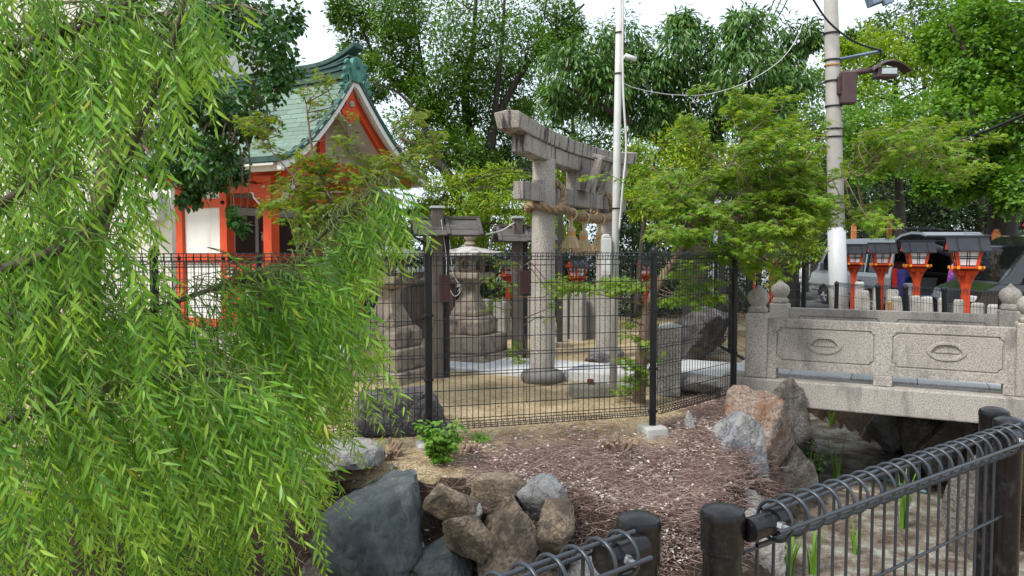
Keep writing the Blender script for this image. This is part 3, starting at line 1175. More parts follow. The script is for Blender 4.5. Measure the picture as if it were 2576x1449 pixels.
def near_run(label, pts, caps, post_r=.0305):
    r = empty('pond_fence', (0, 0, 0), 0, label, 'fence')
    for q, c in zip(pts, caps):
        if c:
            po = fence_post((q.x, q.y, 0), .0, ZN - .011, r, post_r, cap='dome', m=M_BLACKBROWN)
    for a, b in zip(pts[:-1], pts[1:]):
        a, b = Vector((a.x, a.y, 0)), Vector((b.x, b.y, 0))
        t = (b - a).normalized()
        wire_panel(a + t * .05, b - t * .035, ZN - .003, .12, r, sp=.046, hs=.15, r=.0031, loop=.033, n=8, seg=18, bot=False, m=M_WIRENEAR)
        for q, s, c in ((a, 1, caps[pts.index(pts[0])]), (b, -1, 1)):
            q0 = q + t * (s * .025)
            q1 = q + t * (s * .1)
            nn = Vector((-t.y, t.x, 0))
            if nn.y > 0:
                nn = -nn
            cc = nn * .03 + Vector((0, 0, ZN - .038))
            sock = MB().tube([q0 + cc, q1 + cc], .019, 18)
            so_ = smooth_by_angle(sock.build('rail_socket', M_BLACKBROWN, r))
            e = q1 + cc - t * (s * .018)
            bolt = MB().tube([e + nn * .015, e + nn * .027], .0085, 6).tube([e + nn * .027, e + nn * .037], .005, 10)
            bolt.build('bolt', mat('zinc_bolt', (0.35, 0.36, 0.37), rough=0.4, metal=0.8), so_)
            MB().tube([q0 + cc + t * s * .06, q0 + cc + t * s * .085], .0225, 18).build('socket_clamp', M_BLACKBROWN, so_)
    return r


near_run('near black mesh fence run with one capped post and no neighbour beyond', [NP1, Vector((NP1.x - .856, NP1.y - .69, 0))], [1, 0])
near_run('near black mesh fence run climbing from capped post toward the bridge', [NP2, NP3], [1, 1])
nr3 = empty('fence_post', (NP3.x + .026, NP3.y + .1, 0), 0, 'capped black post standing just behind the near fence corner', 'fence post')
pp_ = fence_post((0, 0, 0), 0, ZN - .008, nr3, .0305, cap='dome', m=M_BLACKBROWN)

# ------------------------------------------------------------------ stone bridge
BR = Vector((2.62, 8.15, 0))
bridge = empty('stone_bridge', BR, TH, 'short grey granite bridge with panelled parapets and onion finials', 'bridge')
BL, BW = 2.42, 1.6
ZD = 0.255


def notched(x0, x1, z0, z1, r):
    """rounded notched-corner frame"""
    pts = []
    for (cx, cz, a0) in ((x0, z0, 90), (x1, z0, 180), (x1, z1, 270), (x0, z1, 360)):
        for k in range(5):
            a = R(a0 - 90 * k / 4)
            pts.append((cx + math.cos(a) * r, cz + math.sin(a) * r))
    return pts


def parapet_mesh(name, L, z0, z1, th, parent, y):
    bm = bmesh.new()
    loops = []
    outer = [(0, z0), (L, z0), (L, z1), (0, z1)]
    fields = []
    half = L / 2
    for k in range(2):
        x0, x1 = k * half + .1, (k + 1) * half - .075
        if k == 0:
            x0, x1 = .09, half - .075
        else:
            x0, x1 = half + .075, L - .09
        fields.append((x0, x1))

    def ring(pts, y):
        vs = [bm.verts.new((p[0], y, p[1])) for p in pts]
        es = [bm.edges.new((vs[i], vs[(i + 1) % len(vs)])) for i in range(len(vs))]
        return vs, es
    yf = -th / 2
    ov, oe = ring(outer, yf)
    edges = list(oe)
    grooves = []
    for (x0, x1) in fields:
        gp = notched(x0, x1, z0 + .085, z1 - .085, .035)
        gv, ge = ring(gp, yf)
        edges += ge
        grooves.append((gv, gp, x0, x1))
    bmesh.ops.triangle_fill(bm, use_beauty=True, use_dissolve=False, edges=edges)
    for gv, gp, x0, x1 in grooves:
        n = len(gv)
        cx, cz = (x0 + x1) / 2, (z0 + z1) / 2

        def inset(pts, d):
            out = []
            for px, pz in pts:
                sx = (cx - px)
                sz = (cz - pz)
                out.append((px + d * (1 if sx > 0 else -1), pz + d * (1 if sz > 0 else -1)))
            return out
        g1 = [bm.verts.new((p[0], yf + .016, p[1])) for p in inset(gp, .004)]
        g2 = [bm.verts.new((p[0], yf + .016, p[1])) for p in inset(gp, .011)]
        g3v, g3e = ring(inset(gp, .018), yf + .004)
        for a, b in ((gv, g1), (g1, g2), (g2, g3v)):
            for i in range(n):
                j = (i + 1) % n
                bm.faces.new((a[i], a[j], b[j], b[i]))
        # cloud-shaped medallion: raised ring round a sunk field
        def oval(rx, rz, wav=0.0):
            q = []
            for k in range(32):
                a = 2 * math.pi * k / 32
                f_ = 1 + wav * math.cos(6 * a)
                zz = math.sin(a) * rz * f_
                if math.sin(a) < 0:
                    zz *= .8
                q.append((cx + math.cos(a) * rx * f_, cz + zz))
            return q
        o1v, o1e = ring(oval(.165, .105, .02), yf + .004)
        bmesh.ops.triangle_fill(bm, use_beauty=True, use_dissolve=False, edges=g3e + o1e)
        prev = o1v
        for rx, rz, wv, yy in ((.158, .1, .02, yf - .007), (.128, .078, .03, yf - .008), (.119, .071, .04, yf + .016)):
            cur = [bm.verts.new((p[0], yy, p[1])) for p in oval(rx, rz, wv)]
            for i in range(32):
                j = (i + 1) % 32
                bm.faces.new((prev[i], prev[j], cur[j], cur[i]))
            prev = cur
        bm.faces.new(prev)
        # horizontal bar carved across the sunk field
        bx = bmesh.ops.create_cube(bm, size=1.0)['verts']
        for v_ in bx:
            v_.co = Vector((cx + v_.co.x * .2, yf + .013 + v_.co.y * .012, cz + .004 + v_.co.z * .016))
    bv = [bm.verts.new((p[0], th / 2, p[1])) for p in outer]
    for i in range(4):
        j = (i + 1) % 4
        bm.faces.new((ov[j], ov[i], bv[i], bv[j]))
    bm.faces.new(bv)
    bmesh.ops.recalc_face_normals(bm, faces=bm.faces)
    me = bpy.data.meshes.new(name)
    bm.to_mesh(me)
    bm.free()
    o = link_mesh(name, me, M_BRIDGE, parent, (0, y, 0))
    bevel(o, .008, 2, 60)
    return o


par_src = None
for k, y in enumerate((0.0, BW)):
    pr = parapet_mesh('parapet', BL - .22, .345, .865, .15, bridge, y)
    pr.location = (.11, y, 0)
    if k == 1:
        pr.location = (.11, y, 0)
    for x in (.12, BL / 2, BL - .12):
        MB().box((x, y, .2905), (.17, .17, .105)).build('support_block', M_BRIDGE, bridge, bev=0.01)
    for x in (0, BL):
        pm = MB()
        pm.box((0, 0, (.92 + ZD - .02) / 2), (.225, .225, .92 - ZD + .02))
        po = pm.build('post', M_BRIDGE, bridge, loc=(x, y, 0), bev=0.02, seg=3)
        cp_ = MB().box((0, 0, .945), (.185, .185, .05)).build('post_shoulder', M_BRIDGE, po, bev=0.02, seg=3)
        fin = MB().lathe([(.05, .965), (.088, .968), (.084, .985), (.07, .995), (.085, 1.01), (.108, 1.05), (.114, 1.085), (.105, 1.12), (.08, 1.15), (.045, 1.172), (.028, 1.19), (.012, 1.21), (.002, 1.215)], 32)
        smooth_by_angle(fin.build('onion_finial', M_BRIDGE, po), 60)
MB().span(-.35, BL + .35, -.17, .19, -.03, .237).build('edge_beam', M_BRIDGE, bridge, bev=0.015)
MB().span(-.35, BL + .35, BW - .19, BW + .17, -.03, .237).build('edge_beam', M_BRIDGE, bridge, bev=0.015)
for k in range(5):
    x0 = -.33 + k * (BL + .66) / 5
    MB().span(x0 + .003, x0 + (BL + .66) / 5 - .003, .192, BW - .192, .12, ZD).build('deck_slab', M_PAVE, bridge, bev=0.006)


# ------------------------------------------------------------------ rocks
def rock_mesh(name, size, seed, planes=14, noise_amp=.05, sub=4, sharp=15.0, cuts=()):
    r = np.random.default_rng(seed)
    bm = bmesh.new()
    bmesh.ops.create_icosphere(bm, subdivisions=sub, radius=1.0)
    bm.verts.ensure_lookup_table()
    D = np.array([v.co[:] for v in bm.verts])
    Nn = norm_rows(r.normal(size=(planes, 3)))
    dd = r.uniform(.68, 1.0, planes)
    if len(cuts):
        Nn = np.vstack([Nn, norm_rows(np.array([c[:3] for c in cuts], float))])
        dd = np.concatenate([dd, [c[3] for c in cuts]])
    dots = D @ Nn.T
    rad = np.where(dots > 1e-3, dd[None, :] / np.maximum(dots, 1e-3), 50.0)
    rad = np.minimum(rad, 8.0)
    k = sharp
    rs = -np.log(np.exp(-k * rad).sum(1)) / k
    rs = np.clip(rs, .25, 1.5)
    Pn = D * rs[:, None]
    for i, v in enumerate(bm.verts):
        q = Vector(Pn[i] * 1.7 + seed * 3.1)
        n1 = mnoise.fractal(q, 1.0, 2.2, 5) * noise_amp * 1.5
        n2 = (1 - abs(mnoise.noise(q * 2.6))) ** 6 * noise_amp * .9 + mnoise.fractal(q * 6, .8, 2.1, 4) * noise_amp * .3
        p = Pn[i] * (1 + n1 - n2)
        v.co = Vector((p[0] * size[0], p[1] * size[1], p[2] * size[2]))
    me = bpy.data.meshes.new(name)
    bm.to_mesh(me)
    bm.free()
    return me


def rock(label, x, y, w, h, d, mt, seed, tilt=0, yaw=0, depth=None, cuts=(), planes=14, amp=.06, group=None, name='rock', lean=0):
    """a boulder seen centred at (x, y), w by h picture units, d metres off"""
    c = P(x, y, d)
    k = d / F
    sx, sz = w * k / 2 * 1.08, h * k / 2 * 1.08
    sy = depth if depth else (sx + sz) * .45
    me = rock_mesh(name, (sx, sy, sz), seed, planes, amp, 5 if w * h > 28000 else 4, cuts=cuts)
    o = link_mesh(name, me, mt, None, c, (R(lean), R(tilt), R(yaw)), True)
    smooth_by_angle(o, 38)
    return tag(o, label, 'rock', group)


def rockmat(name, a, b, stain, sp=.25, scale=3.0):
    return mat(name, a, b, scale=scale, rough=0.9, bump=1.0, bscale=38, speck=sp * 1.7, sscale=42, stain=stain, stscale=6.5, stpos=(0.46, 0.6), crack=3.2)


RK_TAN = rockmat('tan_boulder', (0.3, 0.225, 0.155), (0.21, 0.16, 0.115), (0.11, 0.085, 0.065))
RK_GREY = rockmat('grey_boulder', (0.27, 0.26, 0.25), (0.18, 0.175, 0.175), (0.33, 0.31, 0.28))
RK_DARK = mat('dark_green_slate', (0.055, 0.068, 0.076), (0.11, 0.128, 0.128), scale=5, rough=0.62, bump=1.0, bscale=16, speck=.2, stain=(0.19, 0.18, 0.16),
              stscale=3.6, stpos=(0.54, 0.72), ststretch=(3, 3, .7), stretch=(2, 2, .7))
RK_PINK = rockmat('pinkish_boulder', (0.3, 0.25, 0.215), (0.22, 0.16, 0.125), (0.2, 0.115, 0.07), scale=2)
RK_BLUE = rockmat('blue_grey_boulder', (0.23, 0.235, 0.25), (0.17, 0.175, 0.185), (0.3, 0.29, 0.28))
RK_PURP = rockmat('dark_purple_boulder', (0.1, 0.085, 0.09), (0.065, 0.055, 0.062), (0.16, 0.15, 0.14))
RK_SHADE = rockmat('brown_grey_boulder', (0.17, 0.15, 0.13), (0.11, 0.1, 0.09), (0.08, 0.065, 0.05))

rock('large dark slate boulder with a slanting top at the pond edge', 930, 1362, 305, 300, 5.25, RK_DARK, 5, 0, 10, .42,
     cuts=((.35, -.75, .25, .6), (-.34, -.15, 1, .66), (1, -.2, .15, .8), (-1, -.1, .35, .85), (-.5, -.8, .1, .62), (-.1, -.9, -.4, .66)), planes=9, amp=.055)
rock('dark green low boulder wedged between slate and tan stones', 1125, 1440, 160, 200, 5.2, RK_DARK, 8, 18, 0, cuts=((-.5, -.3, .8, .6), (.6, -.3, .75, .55)), planes=6)
rock('small tan boulder tucked under dry roots beside the slate', 1137, 1272, 92, 88, 5.35, RK_TAN, 12, -35, 0, planes=8)
rock('rounded tan boulder topmost in the bank wall', 1252, 1237, 124, 106, 5.5, RK_TAN, 17, 0, 20, planes=9, cuts=((0, 0, 1, .8), (0, -1, .1, .72)))
rock('blue grey angular boulder beside the rounded tan one', 1357, 1250, 100, 92, 5.45, RK_BLUE, 23, 15, 0, planes=9)
rock('pale brown boulder low in the bank wall under dry roots', 1170, 1345, 112, 108, 5.15, RK_TAN, 31, 20, 0, planes=9)
rock('tall tan boulder standing in the middle of the bank', 1298, 1362, 142, 186, 5.15, RK_TAN, 37, -4, 15, planes=7, cuts=((0, -1, .15, .62), (.8, 0, .55, .72), (-.8, 0, .6, .78)))
rock('round brown boulder half under the twig litter', 1405, 1330, 98, 96, 5.2, RK_TAN, 41, 10, 0, planes=8)
rock('flat tan stone at the foot of the bank wall', 1335, 1465, 180, 120, 5.35, RK_TAN, 43, 5, 0, planes=9)
rock('broken beige stone at the foot of the bank under the near rail', 1470, 1455, 140, 130, 5.4, RK_GREY, 47, -8, 0, planes=9)
rock('narrow grey stone wedged beneath the slate boulder', 1040, 1455, 70, 140, 5.25, RK_GREY, 53, 25, 0, planes=8)
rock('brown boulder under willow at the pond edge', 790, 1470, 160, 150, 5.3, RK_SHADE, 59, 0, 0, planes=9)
rock('thin grey sliver of stone between slate and rounded boulder', 1190, 1300, 40, 60, 5.3, RK_GREY, 61, 30, 0, planes=8)
rock('big pinkish boulder leaning by the bridge abutment', 1905, 1098, 180, 240, 7.25, RK_PINK, 67, 14, 0, .3,
     cuts=((.75, -.6, .1, .62), (-.3, -.7, .5, .7), (0, 0, 1, .9), (.7, 0, .7, .85)), planes=5, amp=.06)
rock('blue grey upright boulder before the pinkish one', 1857, 1138, 138, 225, 6.75, RK_BLUE, 74, 4, 15, .25,
     cuts=((0, -1, .15, .7), (-.75, 0, .65, .82), (.9, 0, .2, .78), (.3, 0, 1, .85)), planes=9, amp=.07)
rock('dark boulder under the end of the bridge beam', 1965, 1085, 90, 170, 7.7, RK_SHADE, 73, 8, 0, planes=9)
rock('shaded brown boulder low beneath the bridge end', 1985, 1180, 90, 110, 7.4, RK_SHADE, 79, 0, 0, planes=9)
rock('pale flat stone below the blue grey boulder', 1868, 1262, 90, 70, 6.3, RK_GREY, 83, 10, 0, planes=9)
rock('grey boulder beside the gap between near fence posts', 1715, 1425, 100, 110, 5.6, RK_GREY, 89, 0, 0, planes=9)
rock('grey boulder behind the near fence with reeds beside it', 1905, 1385, 110, 130, 5.95, RK_GREY, 97, -6, 0, planes=9)
rock('small pale stone lying on litter by the fence corner', 1733, 1064, 28, 38, 6.95, RK_GREY, 101, 0, 0, planes=9)
rock('flat slate pebble half sunk in the gravel bank', 985, 1200, 46, 20, 5.75, RK_BLUE, 103, 0, 0, planes=9)
rock('large dark purple boulder behind the fence post in the courtyard', 1030, 1043, 170, 165, 6.75, RK_PURP, 107, 0, 10, .35,
     cuts=((0, 0, 1, .72), (.9, 0, .4, .85), (0, -1, .2, .75)), planes=6)
rock('flat grey stone under the fence by the willow', 865, 1142, 135, 75, 5.75, RK_GREY, 109, -4, 0, .3, planes=8)
rock('broad dark boulder lying behind the stone marker in the courtyard', 1738, 842, 145, 104, 11.4, RK_PURP, 113, 0, 0, .7, planes=8)
rock('low dark boulder beside the maple trunk behind the fence', 1660, 865, 75, 105, 10.6, RK_PURP, 127, 0, 0, planes=8)
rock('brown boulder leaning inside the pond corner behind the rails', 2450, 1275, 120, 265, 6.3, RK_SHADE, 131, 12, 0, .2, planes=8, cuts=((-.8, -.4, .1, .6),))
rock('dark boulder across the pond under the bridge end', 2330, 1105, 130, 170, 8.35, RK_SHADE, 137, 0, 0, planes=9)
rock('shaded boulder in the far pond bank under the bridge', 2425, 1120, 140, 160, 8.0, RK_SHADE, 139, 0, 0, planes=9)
rock('grey boulder in the far pond bank below the bridge beam', 2235, 1078, 100, 100, 9.3, RK_GREY, 149, 0, 0, planes=9)
rock('lone black stone beside the far torii pillar', 1510, 905, 62, 30, 10.75, RK_PURP, 151, 0, 0, planes=9)
rock('low kerb stone carrying the end of the approach', 1790, 965, 150, 55, 8.35, RK_GREY, 157, 0, -20, .2, planes=9, cuts=((0, 0, 1, .6),))

# ------------------------------------------------------------------ courtyard furniture
wp = G(1543, 978, 0.0)
pole = empty('white_pole', wp, 0, 'slim white steel pole with a cable tied along it before the torii', 'pole')
MB().tube([(0, 0, 0), (.02, 0, 2.6), (.09, 0, 8.5)], [.043, .041, .033], 18).build('shaft', M_WHITEP, pole, smooth=True)
MB().tube(spline([(.05, -.03, 1.8), (.085, -.04, 2.3), (.12, -.03, 2.75), (.08, -.04, 3.4), (.075, -.04, 4.4), (.15, -.02, 8.0)], 8), .012, 8).build('tied_cable', M_WHITEP, pole, smooth=True)
for z in (2.05, 3.55, 4.0):
    MB().lathe([(.046, z - .008), (.052, z - .006), (.052, z + .006), (.046, z + .008)], 16, (.02 + (z - 2.6) * .014, 0, 0)).build('cable_tie', M_BLACK, pole)
MB().span(-.15, -.045, -.08, .03, 1.30, 1.72).prism([(-.15, 1.72), (-.045, 1.72), (-.07, 1.76), (-.13, 1.76)], 'y', -.08, .03).build('meter_box', M_WHITEP, pole, bev=0.008)
MB().span(-.15, -.045, -.085, -.08, 1.34, 1.70).build('box_door', mat('grey_box_door', (0.6, 0.61, 0.58), rough=0.5), pole)
MB().tube(spline([(-.06, -.06, 1.30), (-.05, -.07, 1.2), (-.08, -.07, 1.16), (-.09, -.06, 1.22)], 6), .006, 6).build('loose_wire', M_BLACK, pole, smooth=True)

bk = empty('concrete_block', G(1485, 995, 0.0), R(8), 'weathered concrete block with a rusty iron stub on gravel', 'block')
o = MB().box((0, 0, .055), (.44, .26, .14)).build('block', mat('old_concrete', (0.25, 0.235, 0.19), (0.16, 0.15, 0.125), scale=6, rough=0.95, bump=0.6, bscale=30, speck=.3), bk, bev=0.03, seg=3)
MB().span(-.03, .03, -.03, .03, .12, .18).build('iron_stub', M_RUST, bk, bev=0.004)
mk = empty('stone_marker', G(1683, 990, 0.0), R(-16), 'square granite marker post with a pale pyramid top by the fence', 'marker')
MB().box((0, 0, .36), (.25, .25, .74)).build('shaft', mat('rough_marker_granite', (0.36, 0.34, 0.31), (0.25, 0.235, 0.21), rough=0.9, bump=0.6, bscale=45, speck=.45, sscale=60), mk, bev=0.008)
square_frustums(MB(), [(.124, .732), (.122, .745), (.01, .79)]).build('cap', M_PAVE, mk)
ip = empty('steel_post', G(1796, 885, 0.0), 0, 'grey steel post on a concrete foot near the open gate', 'post')
MB().tube([(0, 0, 0), (0, 0, 2.35)], .035, 14).build('shaft', mat('grey_steel', (0.26, 0.27, 0.3), rough=0.5), ip, smooth=True)
MB().box((0, 0, .03), (.42, .3, .1)).build('foot', M_CONC, ip, bev=0.01)
bp_ = empty('dark_post', G(1408, 872, 0.0), 0, 'thin charred wooden post on a small stone foot behind the torii', 'post')
MB().box((0, 0, 1.1), (.075, .075, 2.2)).build('shaft', M_WOODDARK, bp_)
MB().box((0, 0, .03), (.34, .3, .1)).build('foot', M_LANTERN, bp_, bev=0.01)

# cut stumps of shrubs on the bank


def stump(label, x, y, d, n, seed):
    c = P(x, y, d)
    c.z = gz1(c.x, c.y)
    r = random.Random(seed)
    e = empty('shrub_stump', c, 0, label, 'stump', 'cut shrub stumps on the bank')
    for k in range(n):
        an = r.uniform(0, 6.28)
        sp = r.uniform(.02, .12)
        h = r.uniform(.05, .12)
        q = Vector((math.cos(an) * sp, math.sin(an) * sp, 0))
        t = q + Vector((math.cos(an) * h * .6, math.sin(an) * h * .6, h))
        MB().tube([q * .6 + Vector((0, 0, -.03)), q.lerp(t, .5) + Vector((0, 0, .01)), t], [r.uniform(.018, .026), .018, .014], 9).build('cut_stem', mat('cut_stem_wood', (0.3, 0.21, 0.15), (0.17, 0.11, 0.08), scale=14, rough=0.95, bump=0.4), e)


stump('cluster of pale cut stems beside the flat grey stone', 965, 1130, 6.0, 15, 1)
stump('cluster of cut stems behind the small leafy shrub', 1165, 1120, 6.15, 9, 2)
stump('cut stems in dry litter near the concrete footing', 1555, 1090, 6.55, 14, 3)

# ------------------------------------------------------------------ shrine
SH = Vector((-3.72, 11.9, 0))
shr = empty('shrine', SH, TH, 'small vermilion shrine with curved green copper roof and white walls', 'shrine')
RY0, RYM, RY1 = -.66, 1.05, 3.12
ZE, ZR = 2.89, 4.4
RX0, RX1 = -3.3, .82


def roof_z(y):
    t = (RYM - y) / (RYM - RY0) if y < RYM else (y - RYM) / (RY1 - RYM)
    t = min(1.0, max(0.0, t))
    return ZE + (ZR - ZE) * (1 - t) ** 1.5


def roof_strip(x0, x1, o0, o1, ya=RY0, yb=RY1, n=36):
    """slab following the roof curve between offsets o0 and o1 (below the surface)"""
    m = MB()
    ys = [ya + (yb - ya) * i / n for i in range(n + 1)]
    vs, fs = [], []
    for y in ys:
        z = roof_z(y)
        vs += [(x0, y, z - o0), (x1, y, z - o0), (x1, y, z - o1), (x0, y, z - o1)]
    for i in range(n):
        for k in range(4):
            k2 = (k + 1) % 4
            fs.append((i * 4 + k, i * 4 + k2, i * 4 + 4 + k2, i * 4 + 4 + k))
    fs.append((3, 2, 1, 0))
    fs.append((n * 4, n * 4 + 1, n * 4 + 2, n * 4 + 3))
    return m.add(vs, fs)


MB().span(-2.35, .35, -.35, 2.45, -.05, .3).build('stone_platform', M_GRANITE, shr, bev=0.02)
for x, s in ((0, .17), (-.95, .16), (-1.97, .16)):
    for y in (0, 2.1):
        MB().box((x, y, 1.46), (s, s, 2.32)).build('column', M_VERM, shr, bev=0.006)
for x0, x1, z0, z1 in ((-2.1, -.87, 1.37, 1.51), (-2.1, -.87, 2.26, 2.40), (-.87, -.085, 2.47, 2.60), (-2.4, .5, 2.64, 2.78), (-2.1, -.87, .32, .46)):
    for y in (0, 2.1):
        MB().span(x0, x1, y - .06, y + .06, z0, z1).build('beam', M_VERM, shr, bev=0.005)
for x in (-1.97, -.95, 0):
    if x > -1:
        MB().span(x - .06, x + .06, .085, 2.015, 2.28, 2.42).build('beam', M_VERM, shr, bev=0.005)
    MB().span(x - .07, x + .07, -.4, 2.5, 2.782, 2.9).build('beam', M_VERM, shr, bev=0.005)
MB().span(-1.0, -.9, .085, 2.015, 1.37, 1.51).build('beam', M_VERM, shr, bev=0.005)
for z0, z1 in ((.46, 1.37), (1.51, 2.26), (2.40, 2.64)):
    for y in (0, 2.1):
        MB().span(-1.89, -1.03, y - .02, y + .02, z0 + .001, z1 - .001).build('plaster_panel', M_PLASTER, shr)
MB().span(-2.0, -1.94, .08, 2.02, .35, 2.64).build('rear_wall', M_PLASTER, shr)
# hall front: dark doors in pale frames over a red dado
dr = MB().span(-.99, -.95, .08, 2.02, 1.52, 2.27).build('door', mat('dark_brown_door', (0.03, 0.016, 0.012), (0.045, 0.022, 0.016), rough=0.6, stretch=(8, 8, 1)), shr)
for y in (.12, .62, 1.1, 1.58, 1.98):
    MB().span(-.948, -.93, y - .03, y + .03, 1.53, 2.14).build('pale_frame', mat('pale_lath', (0.42, 0.4, 0.38), rough=0.8), dr)
MB().span(-.946, -.925, .09, 2.01, 2.142, 2.262).build('pale_frame', mat('pale_lath', (0.42, 0.4, 0.38)), dr)
MB().span(-.99, -.93, .085, 2.015, .46, 1.368).build('red_dado', M_VERM, shr)
MB().span(-1.0, .0, .1, 2.0, 2.78, 2.8).build('porch_ceiling', M_PLASTER, shr)
for y in (.45, 1.35):
    rp_ = MB().tube([(-.6, y, 2.6), (-.6, y + .01, 2.0), (-.6, y, 1.72)], .014, 8).build('bell_rope', mat('bell_rope_cord', (0.22, 0.1, 0.07), rough=0.9), shr, smooth=True)
    MB().tube([(-.6, y - .06, 1.86), (-.6, y, 1.84), (-.6, y + .06, 1.86)], .012, 6).lathe([(.03, 1.72), (.045, 1.74), (.045, 1.82), (.03, 1.84)], 10, (-.6, y, 0)).build('rope_knot', mat('pale_knot', (0.45, 0.36, 0.22), rough=0.9), rp_)
    MB().tube([(-.6, y, 1.72), (-.6, y, 1.4)], [.045, .03], 8).build('rope_tail', mat('bell_rope_tail', (0.12, 0.03, 0.03), rough=0.9), rp_)
ob = MB().span(-.6, -.2, .5, 1.5, .3, .95)
ob.build('offering_box', mat('brown_box_wood', (0.09, 0.035, 0.02), (0.06, 0.025, 0.015), rough=0.6), shr, bev=0.01)
for (x, y, z, a, b) in ((-.86, -.07, 1.22, .2, .15), (-.55, -.07, 1.05, .1, .2), (-.42, -.07, .85, .12, .2)):
    MB().box((x, y, z), (a, .012, b)).build('paper_notice', M_WHITEP, shr)
for x in (-.93, -.62, -.3):
    MB().box((x, -.02, .86), (.06, .06, 1.0)).build('porch_rail_post', M_VERM, shr)
MB().span(-.87, -.085, -.045, .005, 1.26, 1.35).build('porch_rail', M_VERM, shr)
MB().span(-.87, -.085, -.03, -.01, .35, 1.2).build('porch_board', M_VERM, shr)
# black bosses over the joints
for (x, z) in ((-1.97, 1.44), (-.95, 1.44), (-.78, 1.44), (-.95, 2.33)):
    MB().tube([(x, -.075 if x != -.78 else -.06, z), (x, -.12, z)], [.035, .02], 12).build('joint_boss', M_BLACK, shr, smooth=True)
# carved nosing with a pale edge at the front column
for y in (0, 2.1):
    pr_ = [(0, 0), (.0, .26), (-.33, .26), (-.3, .2), (-.22, .17), (-.2, .1), (-.12, .06), (-.08, 0)]
    o = MB().prism(pr_, 'y', y - .05, y + .05).build('bracket', M_VERM, shr, loc=(-.085, 0, 2.3), bev=.004)
    pe = [(-.085, -.004), (-.205, .1), (-.225, .17), (-.31, .2), (-.34, .262), (-.365, .262), (-.335, .18), (-.25, .15), (-.23, .08), (-.1, -.03)]
    MB().prism(pe, 'y', y - .055, y + .055).build('bracket_edge', M_PLASTER, o)
    o2 = MB().prism([(-p[0], p[1]) for p in pr_], 'y', y - .05, y + .05).build('bracket', M_VERM, shr, loc=(.085, 0, 2.3), bev=.004)
    MB().prism([(-p[0], p[1]) for p in pe], 'y', y - .055, y + .055).build('bracket_edge', M_PLASTER, o2)
    MB().box((0, y, 2.655), (.3, .3, .09), taper=1.25).build('bearing_block', M_VERM, shr)
# eaves, roof shell, copper sheets
MB().span(RX0 + .1, RX1 - .05, RY0 + .1, RY0 + .16, ZE - .17, ZE - .05).build('eave_board', M_PLASTER, shr)
MB().span(RX0 + .1, RX1 - .05, RY1 - .16, RY1 - .1, ZE - .17, ZE - .05).build('eave_board', M_PLASTER, shr)
MB().span(RX0, RX1, RY0 - .015, RY0 + .05, ZE - .055, ZE + .03).build('eave_edge', M_PATDARK, shr, bev=.006)
MB().span(RX0, RX1, RY1 - .05, RY1 + .015, ZE - .055, ZE + .03).build('eave_edge', M_PATDARK, shr, bev=.006)
roof = roof_strip(RX0, RX1 - .02, .0, .06).build('roof', M_PATDARK, shr)  # dark shell colour stands in for shadow lines in the gaps between sheet rows
roof_strip(RX0 + .05, RX1 - .12, .065, .1).build('soffit', M_PLASTER, shr)
ROWS, COLS = 19, 12
ts = [0.03 + 0.96 * i / ROWS for i in range(ROWS + 1)]
sheet = None
cw = (RX1 - RX0 - .04) / COLS
for side in (0, 1):
    for i in range(ROWS):
        if side == 0:
            ya, yb = RYM + (RY0 - RYM) * ts[i], RYM + (RY0 - RYM) * ts[i + 1]
        else:
            ya, yb = RYM + (RY1 - RYM) * ts[i], RYM + (RY1 - RYM) * ts[i + 1]
        za, zb = roof_z(ya), roof_z(yb)
        an = math.atan2(zb - za, yb - ya)
        L = math.hypot(zb - za, yb - ya)
        if side == 1 and i % 2:
            continue
        for j in range(COLS if side == 0 else 1):
            offx = (cw / 2 if i % 2 else 0)
            xc = RX0 + .02 + cw * (j + .5) + (offx - cw / 4)
            if side == 1:
                xc = (RX0 + RX1) / 2
            if sheet is None:
                sheet = MB().box((0, 0, 0), (1, 1, .012)).build('copper_sheet', M_PATINA, roof, bev=0.0)
                o = sheet
            else:
                o = inst(sheet, roof)
            o.location = (xc, (ya + yb) / 2, (za + zb) / 2 + .014)
            o.rotation_euler = (an + (.045 if side == 0 else -.045), 0, 0)
            wx = cw - .006
            if side == 1:
                wx, L = (RX1 - RX0 - .06), L * 2
            o.scale = (wx, L * .87, 1)
# gable end
roof_strip(RX1 - .05, RX1 + .03, -.03, .05).build('verge_trim', M_PATDARK, shr)
roof_strip(RX1 - .07, RX1 + .005, .052, .17, RY0 + .03, RY1 - .03).build('bargeboard', M_PLASTER, shr)
roof_strip(RX1 - .22, RX1 - .15, .11, .31, RY0 + .32, RY1 - .32).build('inner_bargeboard', M_VERM, shr)
n = 24
poly = [(RYM + (RY0 + .5 - RYM) * (1 - 2 * i / n) if False else (RY0 + .45) + (RY1 - RY0 - .9) * i / n, 0) for i in range(n + 1)]
poly = [(y, roof_z(y) - .1) for y, _ in poly]
MB().prism([(RY0 + .45, 2.92)] + poly + [(RY1 - .45, 2.92)], 'x', .02, .06).build('gable_wall', mat('gable_plaster', (0.46, 0.38, 0.36), (0.4, 0.33, 0.31), rough=0.85), shr)
MB().span(.0, .14, RY0 + .45, RY1 - .45, 2.9, 3.05).build('gable_beam', M_VERM, shr, bev=.006)
MB().span(.06, .13, RYM - .07, RYM + .07, 3.05, 3.9).build('gable_strut', M_VERM, shr, bev=.005)
# pendant under the gable peak


